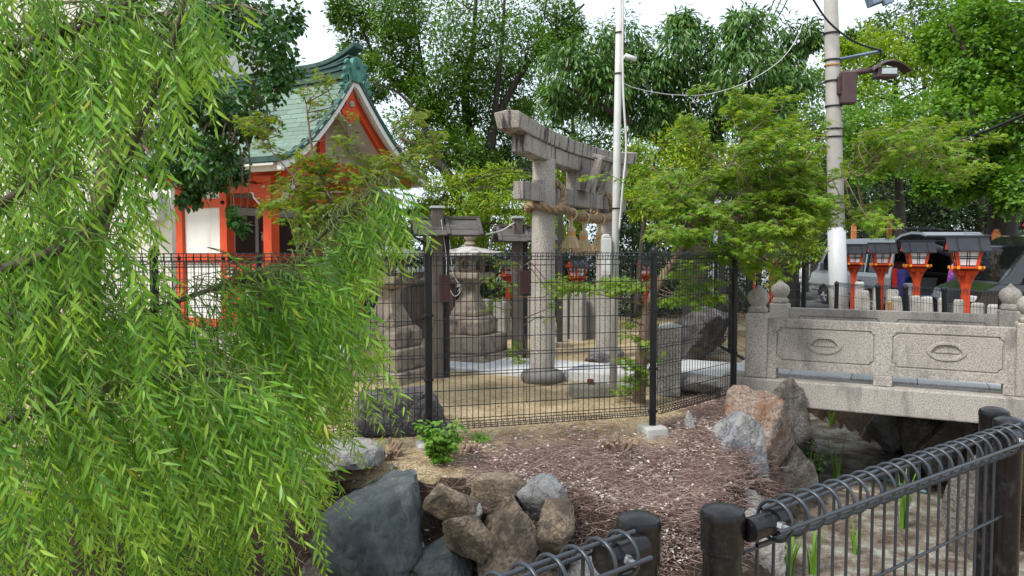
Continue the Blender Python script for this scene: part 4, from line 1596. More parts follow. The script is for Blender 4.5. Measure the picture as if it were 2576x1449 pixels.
def pend(k):
    h = [(0, -.62), (.04, -.6), (.05, -.55), (.12, -.56), (.13, -.5), (.2, -.5), (.235, -.44), (.215, -.4), (.18, -.4), (.17, -.36), (.13, -.33), (.1, -.2), (.05, -.08), (0, 0)]
    pts = [(a * k, b * (1 if k == 1 else 1.0) + (0 if k == 1 else -.012)) for a, b in h]
    return [(RYM + a, 4.22 + b) for a, b in pts] + [(RYM - a, 4.22 + b) for a, b in pts[::-1][1:-1]]


gp = MB().prism(pend(1), 'x', RX1 - .12, RX1 - .085).build('gable_pendant', M_VERM, shr)
MB().prism([(RYM + (a - RYM) * 1.09, 4.22 + (b - 4.22) * 1.045) for a, b in pend(1)], 'x', RX1 - .14, RX1 - .121).build('pendant_edge', M_PLASTER, gp)
fl = MB()
for k in range(6):
    a = k * math.pi / 3
    fl.tube([(RX1 - .085, RYM + math.cos(a) * .035, 3.92 + math.sin(a) * .035), (RX1 - .06, RYM + math.cos(a) * .03, 3.92 + math.sin(a) * .03)], [.024, .016], 10)
fl.tube([(RX1 - .085, RYM, 3.92), (RX1 - .045, RYM, 3.92)], [.02, .012], 10)
fl.build('flower_boss', mat('flower_boss_green', (0.35, 0.42, 0.36), rough=0.5), gp, smooth=True)
# ridge: stacked courses sweeping up to the end ornaments
xm = (RX0 + RX1) / 2
hl = (RX1 - RX0) / 2


def ridge_rise(x):
    e = abs(x - xm) / hl
    return .03 * e ** 2 + .2 * max(0, (e - .55) / .45) ** 2.4


def ridge_course(y0, y1, z0, z1, x0, x1, amp):
    n = 40
    vs, fs = [], []
    for i in range(n + 1):
        x = x0 + (x1 - x0) * i / n
        dz = ridge_rise(min(max(x, RX0), RX1 + .06)) * amp
        vs += [(x, y0, z0 + dz), (x, y1, z0 + dz), (x, y1, z1 + dz), (x, y0, z1 + dz)]
    for i in range(n):
        for k in range(4):
            k2 = (k + 1) % 4
            fs.append((i * 4 + k, i * 4 + k2, i * 4 + 4 + k2, i * 4 + 4 + k))
    fs.append((3, 2, 1, 0))
    fs.append((n * 4, n * 4 + 1, n * 4 + 2, n * 4 + 3))
    return MB().add(vs, fs)


for (hw, z0, z1, amp) in ((.17, 4.29, 4.37, .1), (.13, 4.371, 4.4, .2), (.15, 4.401, 4.425, .3), (.125, 4.426, 4.47, .4), (.15, 4.471, 4.495, .5), (.11, 4.496, 4.525, .75)):
    ridge_course(RYM - hw, RYM + hw, z0, z1, RX0 + .05, RX1 - .04, amp).build('ridge_course', M_PATDARK, shr)
ridge_course(RYM - .13, RYM + .13, 4.525, 4.6, RX0 - .05, RX1 + .07, 1.0).build('ridge_cap', M_PATDARK, shr, bev=.01)
orn = MB().prism([(RYM - .12, 4.25), (RYM + .12, 4.25), (RYM + .17, 4.46), (RYM + .1, 4.62), (RYM, 4.66), (RYM - .1, 4.62), (RYM - .17, 4.46)], 'x', RX1 - .02, RX1 + .06).build('ridge_ornament', M_PATGREEN, shr, bev=.01)
for s in (-1, 1):
    for (dy, z, r) in ((.2, 4.5, .075), (.24, 4.38, .07), (.27, 4.25, .075), (.33, 4.13, .05)):
        sc_ = MB()
        q = []
        for k in range(22):
            a = k * .42
            rr = r * (1 - k / 26)
            q.append((RX1 + .015, RYM + s * (dy + math.cos(a) * rr * .8), z + math.sin(a) * rr))
        sc_.tube(q, [.03 - .0008 * k for k in range(22)], 7)
        sc_.build('scroll', M_PATGREEN, orn, smooth=True)
MB().tube([(RX1 + .02, RYM, 4.5), (RX1 + .075, RYM, 4.5)], [.055, .045], 16).build('round_boss', M_PATDARK, orn, smooth=True)
# paper streamers at the porch
for (y, z) in ((1.0, 2.2), (1.5, 2.22)):
    sm = MB()
    for k in range(4):
        sm.box((.08, y + (.035 if k % 2 else -.0), z - k * .075), (.004, .06, .085), Matrix.Rotation(R(14 if k % 2 else -10), 3, 'X'))
    tag(sm.build('paper_streamer', M_WHITEP, None, loc=SH, rot=(0, 0, TH)), 'white folded paper streamer hanging under the shrine porch, %s' % ('nearer the front column' if y < 1.2 else 'deeper under the porch'), 'streamer')

# ------------------------------------------------------------------ cream house behind the shrine
hs = empty('house', (-12, 19, 0), 0, 'cream rendered house with siding behind the willow and shrine', 'house')
hs.location = (0, 0, 0)
MB().span(-17, -7.6, 17.2, 24, 0, 8.2).build('wall', M_CREAM, hs)
MB().span(-7.6, -3.6, 18.4, 24, 0, 3.0).build('side_wing', M_CREAM, hs)
MB().span(-7.7, -3.4, 18.2, 24, 3.0, 3.12).build('wing_roof', M_CONC, hs)
MB().span(-17.2, -7.4, 16.9, 24.2, 8.2, 8.4).build('roof', M_CONC, hs)
for k in range(15):
    z = .45 + k * .19
    if z < 2.9:
        MB().span(-7.59, -3.62, 18.37, 18.4, z, z + .165).build('siding_board', M_CREAM, hs)
for k in range(10):
    z = 3.2 + k * .48
    MB().span(-16.9, -7.7, 17.17, 17.2, z, z + .45).build('siding_board', M_CREAM, hs)
for (x, z) in ((-10.8, 4.6), (-13.6, 4.6), (-13.2, 1.2)):
    wf = MB().span(x, x + 1.3, 17.12, 17.17, z, z + 1.1).build('window', mat('dark_pane', (0.05, 0.06, 0.07), rough=0.1), hs)
    for (a, b, c, d) in ((x - .05, x, z - .05, z + 1.15), (x + 1.3, x + 1.35, z - .05, z + 1.15), (x, x + 1.3, z - .05, z), (x, x + 1.3, z + 1.1, z + 1.15), (x + .63, x + .67, z, z + 1.1)):
        MB().span(a, b, 17.08, 17.168, c, d).build('frame', M_WHITEP, wf)
ac = P(372, 520, 16.9)
MB().box((ac.x, 16.98, ac.z), (.55, .38, .62)).build('meter_cabinet', M_WHITEP, hs, bev=.02)

# ------------------------------------------------------------------ vermilion lanterns


def red_lantern(loc, label, rz, s=1.0, grp='vermilion post lanterns'):
    r = empty('post_lantern', loc, rz, label, 'lantern', grp)
    r.scale = (s * .85, s * .85, s * 1.06)
    MB().box((0, 0, .67), (.14, .14, 1.2)).build('post', M_VERM2, r, bev=.006)
    MB().box((0, 0, .03), (.15, .15, .12)).build('post_shoe', M_BLACK, r)
    br = MB()
    for a in range(4):
        rot = Matrix.Rotation(a * math.pi / 2, 3, 'Z')
        q = [rot @ Vector(p) for p in ((.07, -.035, .98), (.095, -.035, 1.08), (.16, -.035, 1.2), (.22, -.035, 1.27), (.07, -.035, 1.27))]
        q2 = [rot @ Vector((p[0], .035, p[1])) for p in ((.07, .98), (.095, 1.08), (.16, 1.2), (.22, 1.27), (.07, 1.27))]
        nn = 5
        br.add(q + q2, [tuple(range(4, -1, -1)), tuple(range(5, 10))] + [(i, (i + 1) % 5, 5 + (i + 1) % 5, 5 + i) for i in range(5)])
    br.box((0, 0, 1.235), (.26, .26, .07), taper=1.25)
    br.build('bracket', M_VERM2, r)
    pl = MB().span(-.27, .27, -.07, -.015, 1.272, 1.305).span(-.27, .27, .015, .07, 1.272, 1.305).span(-.245, .245, -.245, .245, 1.307, 1.34).build('tray', M_VERM2, r, bev=.004)
    for sx in (-1, 1):
        for sy in (-.19, .19):
            MB().box((sx * .257, sy * .9, 1.324), (.03, .045, .045)).build('yellow_cap', M_YELLOW, pl)
            MB().box((sy * .9, sx * .257, 1.324), (.045, .03, .045)).build('yellow_cap', M_YELLOW, pl)
    # flaring lamp box: paper faces, red corner posts, black lattice
    z0, z1, a0, a1 = 1.342, 1.585, .15, .205
    bx = MB().add([(-a0, -a0, z0), (a0, -a0, z0), (a0, a0, z0), (-a0, a0, z0), (-a1, -a1, z1), (a1, -a1, z1), (a1, a1, z1), (-a1, a1, z1)],
                  [(3, 2, 1, 0), (4, 5, 6, 7), (0, 1, 5, 4), (1, 2, 6, 5), (2, 3, 7, 6), (3, 0, 4, 7)]).build('paper_box', mat('lantern_paper', (0.8, 0.81, 0.82), (0.75, 0.76, 0.77), rough=0.6), r)
    for sx in (-1, 1):
        for sy in (-1, 1):
            MB().tube([(sx * a0, sy * a0, z0), (sx * a1, sy * a1, z1)], .038, 4, phase=math.pi / 4).build('corner_post', M_VERM2, bx)
    lat = MB()
    for a in range(4):
        rot = Matrix.Rotation(a * math.pi / 2, 3, 'Z')
        for off in (-.02, .02):
            lat.tube([rot @ Vector((off, -a0 - .004, z0 + .01)), rot @ Vector((off, -a1 - .004, z1 - .01))], .0075, 4)
        for zz in (.47, .58):
            k = a0 + (a1 - a0) * zz
            lat.tube([rot @ Vector((-k + .03, -k - .004, z0 + (z1 - z0) * zz)), rot @ Vector((k - .03, -k - .004, z0 + (z1 - z0) * zz))], .0075, 4)
        for zz in (.03, .97):
            k = a0 + (a1 - a0) * zz
            lat.tube([rot @ Vector((-k + .03, -k - .004, z0 + (z1 - z0) * zz)), rot @ Vector((k - .03, -k - .004, z0 + (z1 - z0) * zz))], .0075, 4)
    lat.build('black_lattice', M_BLACK, bx)
    rf = empty('gable_roof', (0, 0, 0))
    rf.parent = r
    RM = mat('blue_black_metal_roof', (0.016, 0.018, 0.023), (0.024, 0.026, 0.033), rough=0.5, spec=.35, var=.1)
    for sgn in (-1, 1):
        m = MB()
        vs = [(-.35, 0, 1.78), (.35, 0, 1.78), (.35, sgn * .3, 1.575), (-.35, sgn * .3, 1.575)]
        vs2 = [(p[0], p[1], p[2] - .018) for p in vs]
        m.add(vs + vs2, [(0, 1, 2, 3), (7, 6, 5, 4), (0, 4, 5, 1), (1, 5, 6, 2), (2, 6, 7, 3), (3, 7, 4, 0)])
        m.build('roof_sheet', RM, rf)
        for x in (-.18, .18):
            MB().tube([(x, 0, 1.785), (x, sgn * .3, 1.58)], .013, 4).build('standing_seam', RM, rf)
    MB().span(-.36, .36, -.03, .03, 1.765, 1.8).build('ridge_cap', RM, rf)
    for x in (-.31, .31):
        MB().prism([(-.22, 1.59), (.22, 1.59), (0, 1.75)], 'x', x - .02, x + .02).build('gable_board', M_VERM2, rf)
    return r


lz = -0.1
d4 = [(2432, 12.2, 'vermilion post lantern with black roof nearest the black van'), (2308, 15.2, 'vermilion post lantern before the open tailgate of the silver van'),
      (2218, 17.8, 'vermilion post lantern before the rear pillar of the silver van'), (2149, 19.7, 'vermilion post lantern half behind the concrete utility pole')]
for x, d, lb in d4:
    p = P(x, 620, d)
    red_lantern(Vector((p.x, p.y, lz - (d - 12) * .012)), lb, R(-20 + (d - 12) * .6))
for x, d, lb, rz in ((1945, 19.0, 'vermilion post lantern rising behind the bridge finials', R(20)), (1892, 17.5, 'vermilion post lantern behind the open gate leaf', R(20)),
                     (1278, 16.6, 'vermilion post lantern in shade between the roofed post and stone lantern', R(10)), (1240, 18.4, 'dull red lantern deepest in shade behind the stone fence', R(10)),
                     (1452, 15.6, 'vermilion post lantern framed between the torii pillars', R(35)), (1627, 17.0, 'vermilion post lantern peeking over the maple behind the torii', R(35)),
                     (2652, 9.8, 'vermilion post lantern cut off at the edge before the black van', R(-10))):
    p = P(x, 620, d)
    red_lantern(Vector((p.x, p.y, -.02 if x < 2500 else .12)), lb, rz, .92 if 1800 < x < 2500 else (.74 if x < 1800 else 1.05))

# ------------------------------------------------------------------ low black fence and stone bollards by the street
lf = empty('low_mesh_fence', (0, 0, 0), 0, 'low black mesh fence behind the bridge parapet', 'fence')
fp = []
for x, yt, d in ((2008, 712, 14.4), (2105, 710, 12.7), (2218, 716, 11.3), (2288, 718, 10.7), (2386, 722, 10.1), (2519, 730, 9.35)):
    q = P(x, yt, d)
    fp.append(q)
    lean = R(-3) if 2200 < x < 2400 else 0
    po = fence_post((q.x, q.y, 0), -.25, q.z - .02, lf, .034)
    po.rotation_euler = (0, lean, 0)
for a, b in zip(fp[:-1], fp[1:]):
    zt = (a.z + b.z) / 2
    wire_panel((a.x, a.y, 0), (b.x, b.y, 0), zt - .01, -.1, lf, sp=.05, hs=.15, r=.0026, loop=.025, bot=False, seg=6)
last = fp[-1]
MB().tube([(last.x, last.y - .02, last.z - .04), (last.x + .22, last.y - .12, last.z - .05)], .045, 14).build('end_cap', M_BLACK, lf, smooth=True)
ordn = ['first', 'second', 'third', 'fourth', 'fifth', 'sixth', 'seventh', 'eighth', 'ninth', 'tenth', 'eleventh']
bol = [(795, 640, 80, 13.6, 0), (877, 712, 65, 13.3, -4), (935, 690, 60, 13.9, 0), (1047, 703, 92, 12.6, 2), (1160, 757, 78, 12.0, -7), (1290, 752, 80, 12.4, -5), (1382, 760, 84, 11.4, -4),
       (1490, 772, 66, 11.6, -2), (1604, 785, 72, 11.3, 0), (1758, 812, 88, 10.7, 0), (1892, 825, 86, 10.4, 0)]
for k, (zx, zy, zw, d, ln) in enumerate(bol):
    x, y = (3000 + zx * .483) / 1.565, (800 + zy * .483) / 1.565
    p = P(x, y, d)
    wd = zw * .3087 * d / F
    b = empty('stone_bollard', (p.x, p.y, -.15), R(-20 + k * 3), '%s leaning stone bollard counting from the utility pole along the low fence' % ordn[k], 'bollard', 'stone bollards behind the low fence')
    h = p.z + .15
    m = MB()
    square_frustums(m, [(wd * .42, -.1), (wd * .42, h - .03), (wd * .36, h)])
    o = m.build('shaft', mat('bollard_stone', (0.42, 0.4, 0.37), (0.3, 0.285, 0.26), scale=4, rough=0.9, bump=0.3, speck=.3, var=.2, stain=(0.18, 0.17, 0.14), stscale=4, stpos=(.55, .75)), b, bev=.015)
    o.rotation_euler = (0, R(ln), 0)
o = MB().box((0, 0, .45), (.16, .12, .95)).build('wooden_stake', mat('raw_timber', (0.45, 0.25, 0.1), (0.36, 0.2, 0.08), rough=0.8, stretch=(6, 6, 1)), None, loc=Vector((P(2268, 700, 12.1).x, 12.1, -.15)), rot=(0, R(-8), 0))
tag(o, 'raw timber board leaning among the stone bollards', 'board')

# ------------------------------------------------------------------ concrete utility pole, street lamp, wires
up = P(2113, 800, 13.9)
ut = empty('utility_pole', (up.x, up.y, -.1), 0, 'round concrete utility pole wrapped in white sheet near its foot', 'utility pole')
k = 13.9 / F
tp = P(2090, 0, 13.9)
dx = tp.x - up.x
hp = tp.z + .1
MB().tube([(0, 0, 0), (dx * .5, 0, hp * .5), (dx * 1.35, 0, hp * 1.35)], [.158, .138, .105], 28).build('shaft', M_POLE, ut, smooth=True)
MB().tube([(0, 0, .05), (dx * .34, 0, hp * .34)], [.166, .153], 28).build('white_wrap', mat('white_wrap_sheet', (0.48, 0.49, 0.5), (0.43, 0.44, 0.45), rough=0.5), ut, smooth=True)
for y in (510, 152, 165, 205, 325, 268, 85, 345):
    q = P(2100, y, 13.9)
    z = q.z + .1
    rr = .16 - .045 * z / (hp * 1.35)
    cc = (dx * z / hp, 0, 0)
    MB().lathe([(rr - .01, z - .014), (rr + .012, z - .012), (rr + .012, z + .012), (rr - .01, z + .014)], 24, cc).build('band', M_BLACK if y != 165 else mat('orange_band', (0.5, 0.25, 0.08), rough=0.7), ut)
arm = MB()
a0 = P(2105, 150, 13.85) - ut.location
a1 = P(2220, 128, 13.5) - ut.location
arm.tube([a0, a1], .028, 4)
arm.build('wire_bracket', mat('blue_galvanised', (0.17, 0.23, 0.32), rough=0.5, metal=.3), ut)
lp = empty('street_lamp', P(2132, 200, 13.8), 0, 'brown street lamp with arched hood and grey lens on the utility pole', 'street lamp')
L0 = lp.location
BRN = mat('brown_lamp_paint', (0.06, 0.032, 0.036), (0.085, 0.05, 0.048), rough=0.45)


def rel(x, y, d=13.75):
    return P(x, y, d) - L0


c = rel(2132, 222)
MB().box(c, (.26, .2, .56)).build('ballast_box', BRN, lp, bev=.02)
MB().box((rel(2113, 215).x, rel(2113, 215).y, rel(2113, 215).z), (.1, .08, .3)).build('clamp_bracket', BRN, lp)
MB().tube([rel(2118, 186), rel(2160, 181), rel(2195, 176, 13.6)], [.055, .05, .05], 12).build('arm', BRN, lp, smooth=True)
hood = MB()
vs, fs = [], []
n = 14
for i in range(n + 1):
    t = i / n
    q = rel(2188 + 98 * t, 180 - 32 * math.sin(math.pi * (t * .86 + .04)) + 8 * t, 13.6)
    for yy, dz in ((-.15, -.03), (-.08, .0), (.08, .0), (.15, -.03)):
        vs.append((q.x, q.y + yy, q.z + dz))
    for yy, dz in ((-.15, -.045), (-.08, -.018), (.08, -.018), (.15, -.045)):
        vs.append((q.x, q.y + yy, q.z + dz))
for i in range(n):
    for j in range(3):
        a = i * 8 + j
        fs.append((a, a + 1, a + 9, a + 8))
        fs.append((a + 4, a + 12, a + 13, a + 5))
    fs.append((i * 8, i * 8 + 8, i * 8 + 12, i * 8 + 4))
    fs.append((i * 8 + 3, i * 8 + 7, i * 8 + 15, i * 8 + 11))
hood.add(vs, fs).build('hood', BRN, lp)
c = rel(2226, 184, 13.6)
body = MB().box(c, (.38, .24, .17), taper=.85).build('lamp_body', BRN, lp, bev=.015)
MB().box((c.x + .02, c.y - .125, c.z + .01), (.26, .02, .1)).build('lens', mat('lamp_lens', (0.42, 0.48, 0.5), (0.33, 0.38, 0.4), rough=0.2), body)


def wire(label, pts, r=.012, m=None):
    return tag(MB().tube(spline(pts, 10), r, 6).build('overhead_wire', m or M_BLACK, smooth=True), label, 'wire', 'overhead wires')


wire('sagging black cable from the pole top to the blue bracket', [P(2040, -10, 13.6), P(2085, 55, 13.6), P(2150, 105, 13.5), P(2218, 128, 13.4)], .018)
wire('thin black cable hanging from the blue bracket to the lamp', [P(2216, 128, 13.4), P(2212, 150, 13.5), P(2195, 165, 13.6), P(2170, 178, 13.7)], .012)
wire('white service wire sagging across the evergreen crown', [P(2050, -20, 13.0), P(1990, 120, 12.2), P(1900, 195, 11.5), P(1790, 235, 10.8), P(1690, 238, 10.0), P(1600, 222, 9.2), P(1560, 205, 8.8)], .005, M_WHITEP)
wire('first of three black wires crossing the sky beside the pole', [P(1955, -20, 22), P(1940, 20, 24), P(1925, 60, 26)], .02)
wire('middle one of three black wires crossing the sky', [P(1973, -20, 22), P(1955, 20, 24), P(1935, 60, 26)], .02)
wire('last of three black wires crossing the sky beside the pole', [P(1990, -20, 22), P(1968, 25, 24), P(1945, 65, 26)], .02)
wire('dark sleeved cable running up through the maple sprays', [P(2260, 410, 12.5), P(2370, 370, 11.8), P(2480, 330, 11), P(2600, 280, 10.2)], .022)
wire('thin dark wire above the sleeved cable', [P(2240, 400, 13), P(2380, 350, 12.3), P(2500, 305, 11.6), P(2600, 268, 11)], .008)
ins_ = MB().tube([P(1572, 140, 9.2), P(1600, 150, 9.2)], .03, 10).tube([P(1562, 158, 9.0), P(1572, 140, 9.2)], .012, 6)
tag(ins_.build('wire_insulator', M_WHITEP, smooth=True), 'white insulator where the wire meets the slim pole', 'insulator')
o = MB().box((0, 0, 0), (.4, .26, .2)).box((.05, -.1, -.13), (.16, .12, .1)).tube([(-.15, 0, .05), (-.35, 0, .15)], .025, 8).build('pole_transformer', mat('blue_grey_equipment', (0.2, 0.27, 0.38), rough=.5), None, loc=P(2213, -8, 13.4), rot=(0, R(-20), 0), bev=.02)
tag(o, 'blue grey electrical box at the top edge beside the pole', 'transformer')


# ------------------------------------------------------------------ vans
def fill_loops(bm, loops):
    es = []
    for lp_ in loops:
        vs = [bm.verts.new(p) for p in lp_]
        es += [bm.edges.new((vs[i], vs[(i + 1) % len(vs)])) for i in range(len(vs))]
    bmesh.ops.triangle_fill(bm, use_beauty=True, use_dissolve=False, edges=es)


def rrect(x0, x1, z0, z1, r=.07, sk=0.0):
    pts = []
    for cx, cz, a0 in ((x0 + r, z0 + r, 180), (x1 - r, z0 + r, 270), (x1 - r, z1 - r, 0), (x0 + r, z1 - r, 90)):
        for k in range(4):
            a = R(a0 + 30 * k)
            px, pz = cx + math.cos(a) * r, cz + math.sin(a) * r
            pts.append((px, pz))
    return pts


def van(loc, rz, label, paint, open_rear=False, seat=False):
    """local +x is the nose; 4.7 m long"""
    v = empty('parked_van', loc, rz, label, 'van')
    hw, belt = .9, 1.0
    wtop = .75
    ztop = 2.05

    def wy(z):
        return hw if z <= belt else hw + (wtop - hw) * (z - belt) / (ztop - belt)
    arch = []
    low = [(-2.35, .32)]
    for cx in (-1.35, 1.4):
        for k in range(9):
            a = math.pi - math.pi * k / 8
            low.append((cx + math.cos(a) * .37, .32 + math.sin(a) * .37))
    low += [(2.3, .32), (2.38, .5), (2.36, .72), (2.25, .98)]
    lower = low + [(2.22, belt), (-2.35, belt)]
    upper = [(-2.35, belt), (2.22, belt), (1.95, 1.12), (1.4, 1.82), (1.15, 1.99), (.6, ztop), (-2.1, ztop), (-2.3, 1.98)]
    wins = [[(.35, 1.12), (1.62, 1.12), (1.28, 1.72), (1.12, 1.8), (.35, 1.8)], [(-.95, 1.12), (.22, 1.12), (.22, 1.8), (-.95, 1.8)], [(-2.2, 1.12), (-1.08, 1.12), (-1.08, 1.8), (-2.2, 1.8)]]
    bm = bmesh.new()
    for s in (-1, 1):
        fill_loops(bm, [[(x, s * hw, z) for x, z in lower]])
        for pl_ in ([(-2.35, 1.0), (2.22, 1.0), (1.95, 1.12), (-2.35, 1.12)], [(-2.33, 1.8), (1.416, 1.8), (1.4, 1.82), (1.15, 1.99), (.6, 2.05), (-2.1, 2.05), (-2.3, 1.98)],
                    [(-2.35, 1.12), (-2.2, 1.12), (-2.2, 1.8), (-2.33, 1.8)], [(-1.08, 1.12), (-.95, 1.12), (-.95, 1.8), (-1.08, 1.8)], [(.22, 1.12), (.35, 1.12), (.35, 1.8), (.22, 1.8)],
                    [(1.62, 1.12), (1.95, 1.12), (1.416, 1.8), (1.12, 1.8), (1.28, 1.72)]):
            bm.faces.new([bm.verts.new((x, s * wy(z), z)) for x, z in pl_])
    # skin across
    ring = low + [(2.22, belt)] + upper[2:] + [(-2.35, belt)]
    for (xa, za), (xb, zb) in zip(ring, ring[1:] + ring[:1]):
        if open_rear and xa < -2.2 and xb < -2.2 and zb < 2.0 and za <= 2.0:
            continue
        if xa == 1.95 and za == 1.12:
            # windscreen opening: narrow frame only
            fr = .05
            A = [(xa, -wy(za), za), (xa, wy(za), za), (xb, wy(zb), zb), (xb, -wy(zb), zb)]
            c_ = Vector(((xa + xb) / 2, 0, (za + zb) / 2))
            I = [tuple(Vector(p).lerp(c_, .12)) for p in A]
            fill_loops(bm, [A, I])
            continue
        vs = [bm.verts.new(p) for p in ((xa, -wy(za), za), (xa, wy(za), za), (xb, wy(zb), zb), (xb, -wy(zb), zb))]
        bm.faces.new(vs)
    bmesh.ops.remove_doubles(bm, verts=bm.verts, dist=.0005)
    bmesh.ops.recalc_face_normals(bm, faces=bm.faces)
    me = bpy.data.meshes.new('body')
    bm.to_mesh(me)
    bm.free()
    b = link_mesh('body', me, paint, v)
    md = b.modifiers.new('Solidify', 'SOLIDIFY')
    md.thickness = .04
    md.offset = -1
    bevel(b, .03, 3, 25)
    gl = glassmat('van_glass', (.35, .38, .38), .5) if seat else glassmat('dark_van_glass', (.12, .13, .13), .35)
    for s in (-1, 1):
        for w_ in wins:
            m = MB()
            m.add([(x, s * (wy(z) - .03), z) for x, z in w_], [tuple(range(len(w_)))])
            m.build('side_window', gl, b, fix=False)
            tr = [(x, s * (wy(z) + .001), z) for x, z in w_]
            MB().tube(tr + tr[:1], .014, 5).build('window_seal', M_BLACK, b)
        MB().box((1.35, s * (hw + .1), 1.22), (.1, .16, .24)).build('mirror', paint if not seat else M_BLACK, v, bev=.03)
        MB().box((.5, s * (hw + .012), .88), (.16, .02, .035)).build('door_handle', M_BLACK, v, bev=.006)
        MB().box((-.8, s * (hw + .012), .88), (.16, .02, .035)).build('door_handle', M_BLACK, v, bev=.006)
        MB().span(-2.3, 2.2, s * hw - .008, s * hw + .008, .45, .49).build('trim_line', M_BLACK, v)
        hl = MB().box((2.26, s * .62, .8), (.14, .34, .2)).build('headlight', mat('headlight_lens', (0.6, 0.62, 0.64), rough=.1), v, bev=.03)
        MB().box((-2.36, s * .78, 1.0), (.04, .12, .5)).build('tail_light', mat('tail_lens', (0.4, 0.02, 0.02), rough=.2), v, bev=.01)
        for cx in (-1.35, 1.4):
            wl = empty('wheel', (cx, s * .76, .32))
            wl.parent = v
            t_ = MB().tube([(0, -s * .1, 0), (0, -s * .085, 0), (0, s * .085, 0), (0, s * .1, 0)], [.29, .325, .325, .29], 28).build('tyre', mat('tyre_rubber', (0.018, 0.018, 0.018), rough=.85), wl, smooth=True)
            rim = MB().tube([(0, s * .08, 0), (0, s * .104, 0)], [.2, .2], 24)
            rim.build('rim', mat('dull_rim', (0.14, 0.14, 0.145), rough=.5, metal=.6), wl)
            sp_ = MB()
            for k in range(6):
                a = k * math.pi / 3
                sp_.tube([(0, s * .108, 0), (math.cos(a) * .19, s * .108, math.sin(a) * .19)], [.04, .028], 6)
            sp_.build('spokes', mat('steel_spokes', (0.42, 0.42, 0.43), rough=.4, metal=.7), wl)
        MB().add([(1.93, -.8, 1.14), (1.93, .8, 1.14), (1.41, .72, 1.81), (1.41, -.72, 1.81)], [(0, 1, 2, 3)]).build('windscreen', glassmat('windscreen_glass', (.5, .53, .53), .55), b, fix=False)
    MB().span(2.3, 2.4, -.8, .8, .32, .52).build('front_bumper', paint, v, bev=.03)
    MB().span(2.28, 2.35, -.42, .42, .6, .76).build('grille', M_BLACK, v, bev=.01)
    MB().span(-2.2, 2.2, -.7, .7, .28, .36).build('floor_pan', M_DARKIN, v)
    if not open_rear:
        MB().span(-2.42, -2.34, -.8, .8, .34, .56).build('rear_bumper', paint, v, bev=.03)
    if open_rear:
        MB().span(-2.44, -2.32, -.8, .8, .34, .52).build('rear_bumper', M_BLACK, v, bev=.02)
        MB().span(-.6, -.55, -.8, .8, .37, 1.7).build('seat_back_row', M_DARKIN, v)
        MB().span(-2.2, -.6, -.78, -.76, .4, 1.05).build('inner_trim', mat('brown_trim', (0.07, 0.035, 0.022), rough=.7), v)
        tg = empty('tailgate', (-2.3, 0, 2.02), 0)
        tg.parent = v
        tg.rotation_euler = (0, R(4), 0)
        pr_ = [(0, .02), (-.25, .1), (-.7, .13), (-1.15, .07), (-1.32, -.02), (-1.3, -.07), (-1.1, -.0), (-.7, .05), (-.3, .03), (0, -.05)]
        MB().prism(pr_, 'y', -.74, .74).build('gate_skin', paint, tg, bev=.02)
        MB().span(-.95, -.45, -.6, .6, .128, .14).build('gate_window', mat('black_glass', (0.01, 0.01, 0.012), rough=.06), tg, bev=.004)
        MB().tube(spline([(-.1, .5, .14), (.12, .5, .26), (.2, .0, .28), (.12, -.5, .26), (-.1, -.5, .14)], 6), .03, 8).build('spoiler', M_BLACK, tg, smooth=True)
        for s in (-1, 1):
            MB().tube([(-.45, s * .66, .0), (-.05, s * .72, -.5)], .014, 8).build('gas_strut', M_BLACK, tg)
    if seat:
        for s in (-1, 1):
            MB().box((.55, s * .42, .85), (.14, .5, .75), Matrix.Rotation(R(-10), 3, 'Y')).build('seat', mat('grey_seat', (0.2, 0.2, 0.2), rough=.9), v, bev=.05)
            MB().box((.47, s * .42, 1.36), (.1, .28, .22)).build('headrest', mat('grey_seat', (0.2, 0.2, 0.2)), v, bev=.04)
        MB().box((1.45, 0, 1.0), (.5, 1.5, .22)).build('dashboard', mat('grey_dash', (0.3, 0.31, 0.31), rough=.7), v, bev=.05)
        MB().tube([(1.15 + .02 * math.sin(a), .42 + .18 * math.cos(a), 1.12 + .18 * math.sin(a)) for a in [k * math.pi / 10 for k in range(21)]], .016, 6).build('steering_wheel', M_BLACK, v, smooth=True)
    return v


SILVER = mat('silver_grey_paint', (0.25, 0.27, 0.285), (0.23, 0.25, 0.265), rough=.28, metal=.55, coat=.6)
BLACKP = mat('black_car_paint', (0.012, 0.012, 0.014), (0.016, 0.016, 0.018), rough=.15, coat=1.0)
WHITEC = mat('white_car_paint', (0.66, 0.67, 0.68), (0.62, 0.63, 0.64), rough=.25, coat=.8)
rr_ = P(2240, 700, 20.0)
hd = Vector((-.055, .996, 0))
vc = Vector((rr_.x + .86, 20.0, -.17)) + hd * 2.35
sv = van(vc, math.atan2(hd.y, hd.x), 'silver grey van with its tailgate raised over a packed load space', SILVER, open_rear=True)
bvx = P(2490, 700, 13.6).x
van(Vector((bvx + 2.35, 14.6, -.17)), R(176), 'black van at the picture edge with a driver behind the side glass', BLACKP, seat=True)
van(Vector((P(1945, 700, 26).x, 27.6, -.17)), R(-92), 'white van facing the lens behind leaves and red lanterns', WHITEC)

# cargo in the silver van


def crate(lx, ly, lz_, sx, sy, sz, mt, label, lid=True, name='storage_box', mt2=None):
    p = sv.matrix_basis @ Vector((lx, ly, lz_))
    e = empty(name, p, sv.rotation_euler.z, label, 'box', 'boxes loaded in the silver van')
    MB().box((0, 0, sz / 2), (sx * .94, sy * .94, sz), taper=1.06).build('tub', mt, e, bev=.015)
    if lid:
        MB().box((0, 0, sz + .015), (sx * 1.04, sy * 1.04, .03)).build('lid', mt2 or mt, e, bev=.008)
    return e


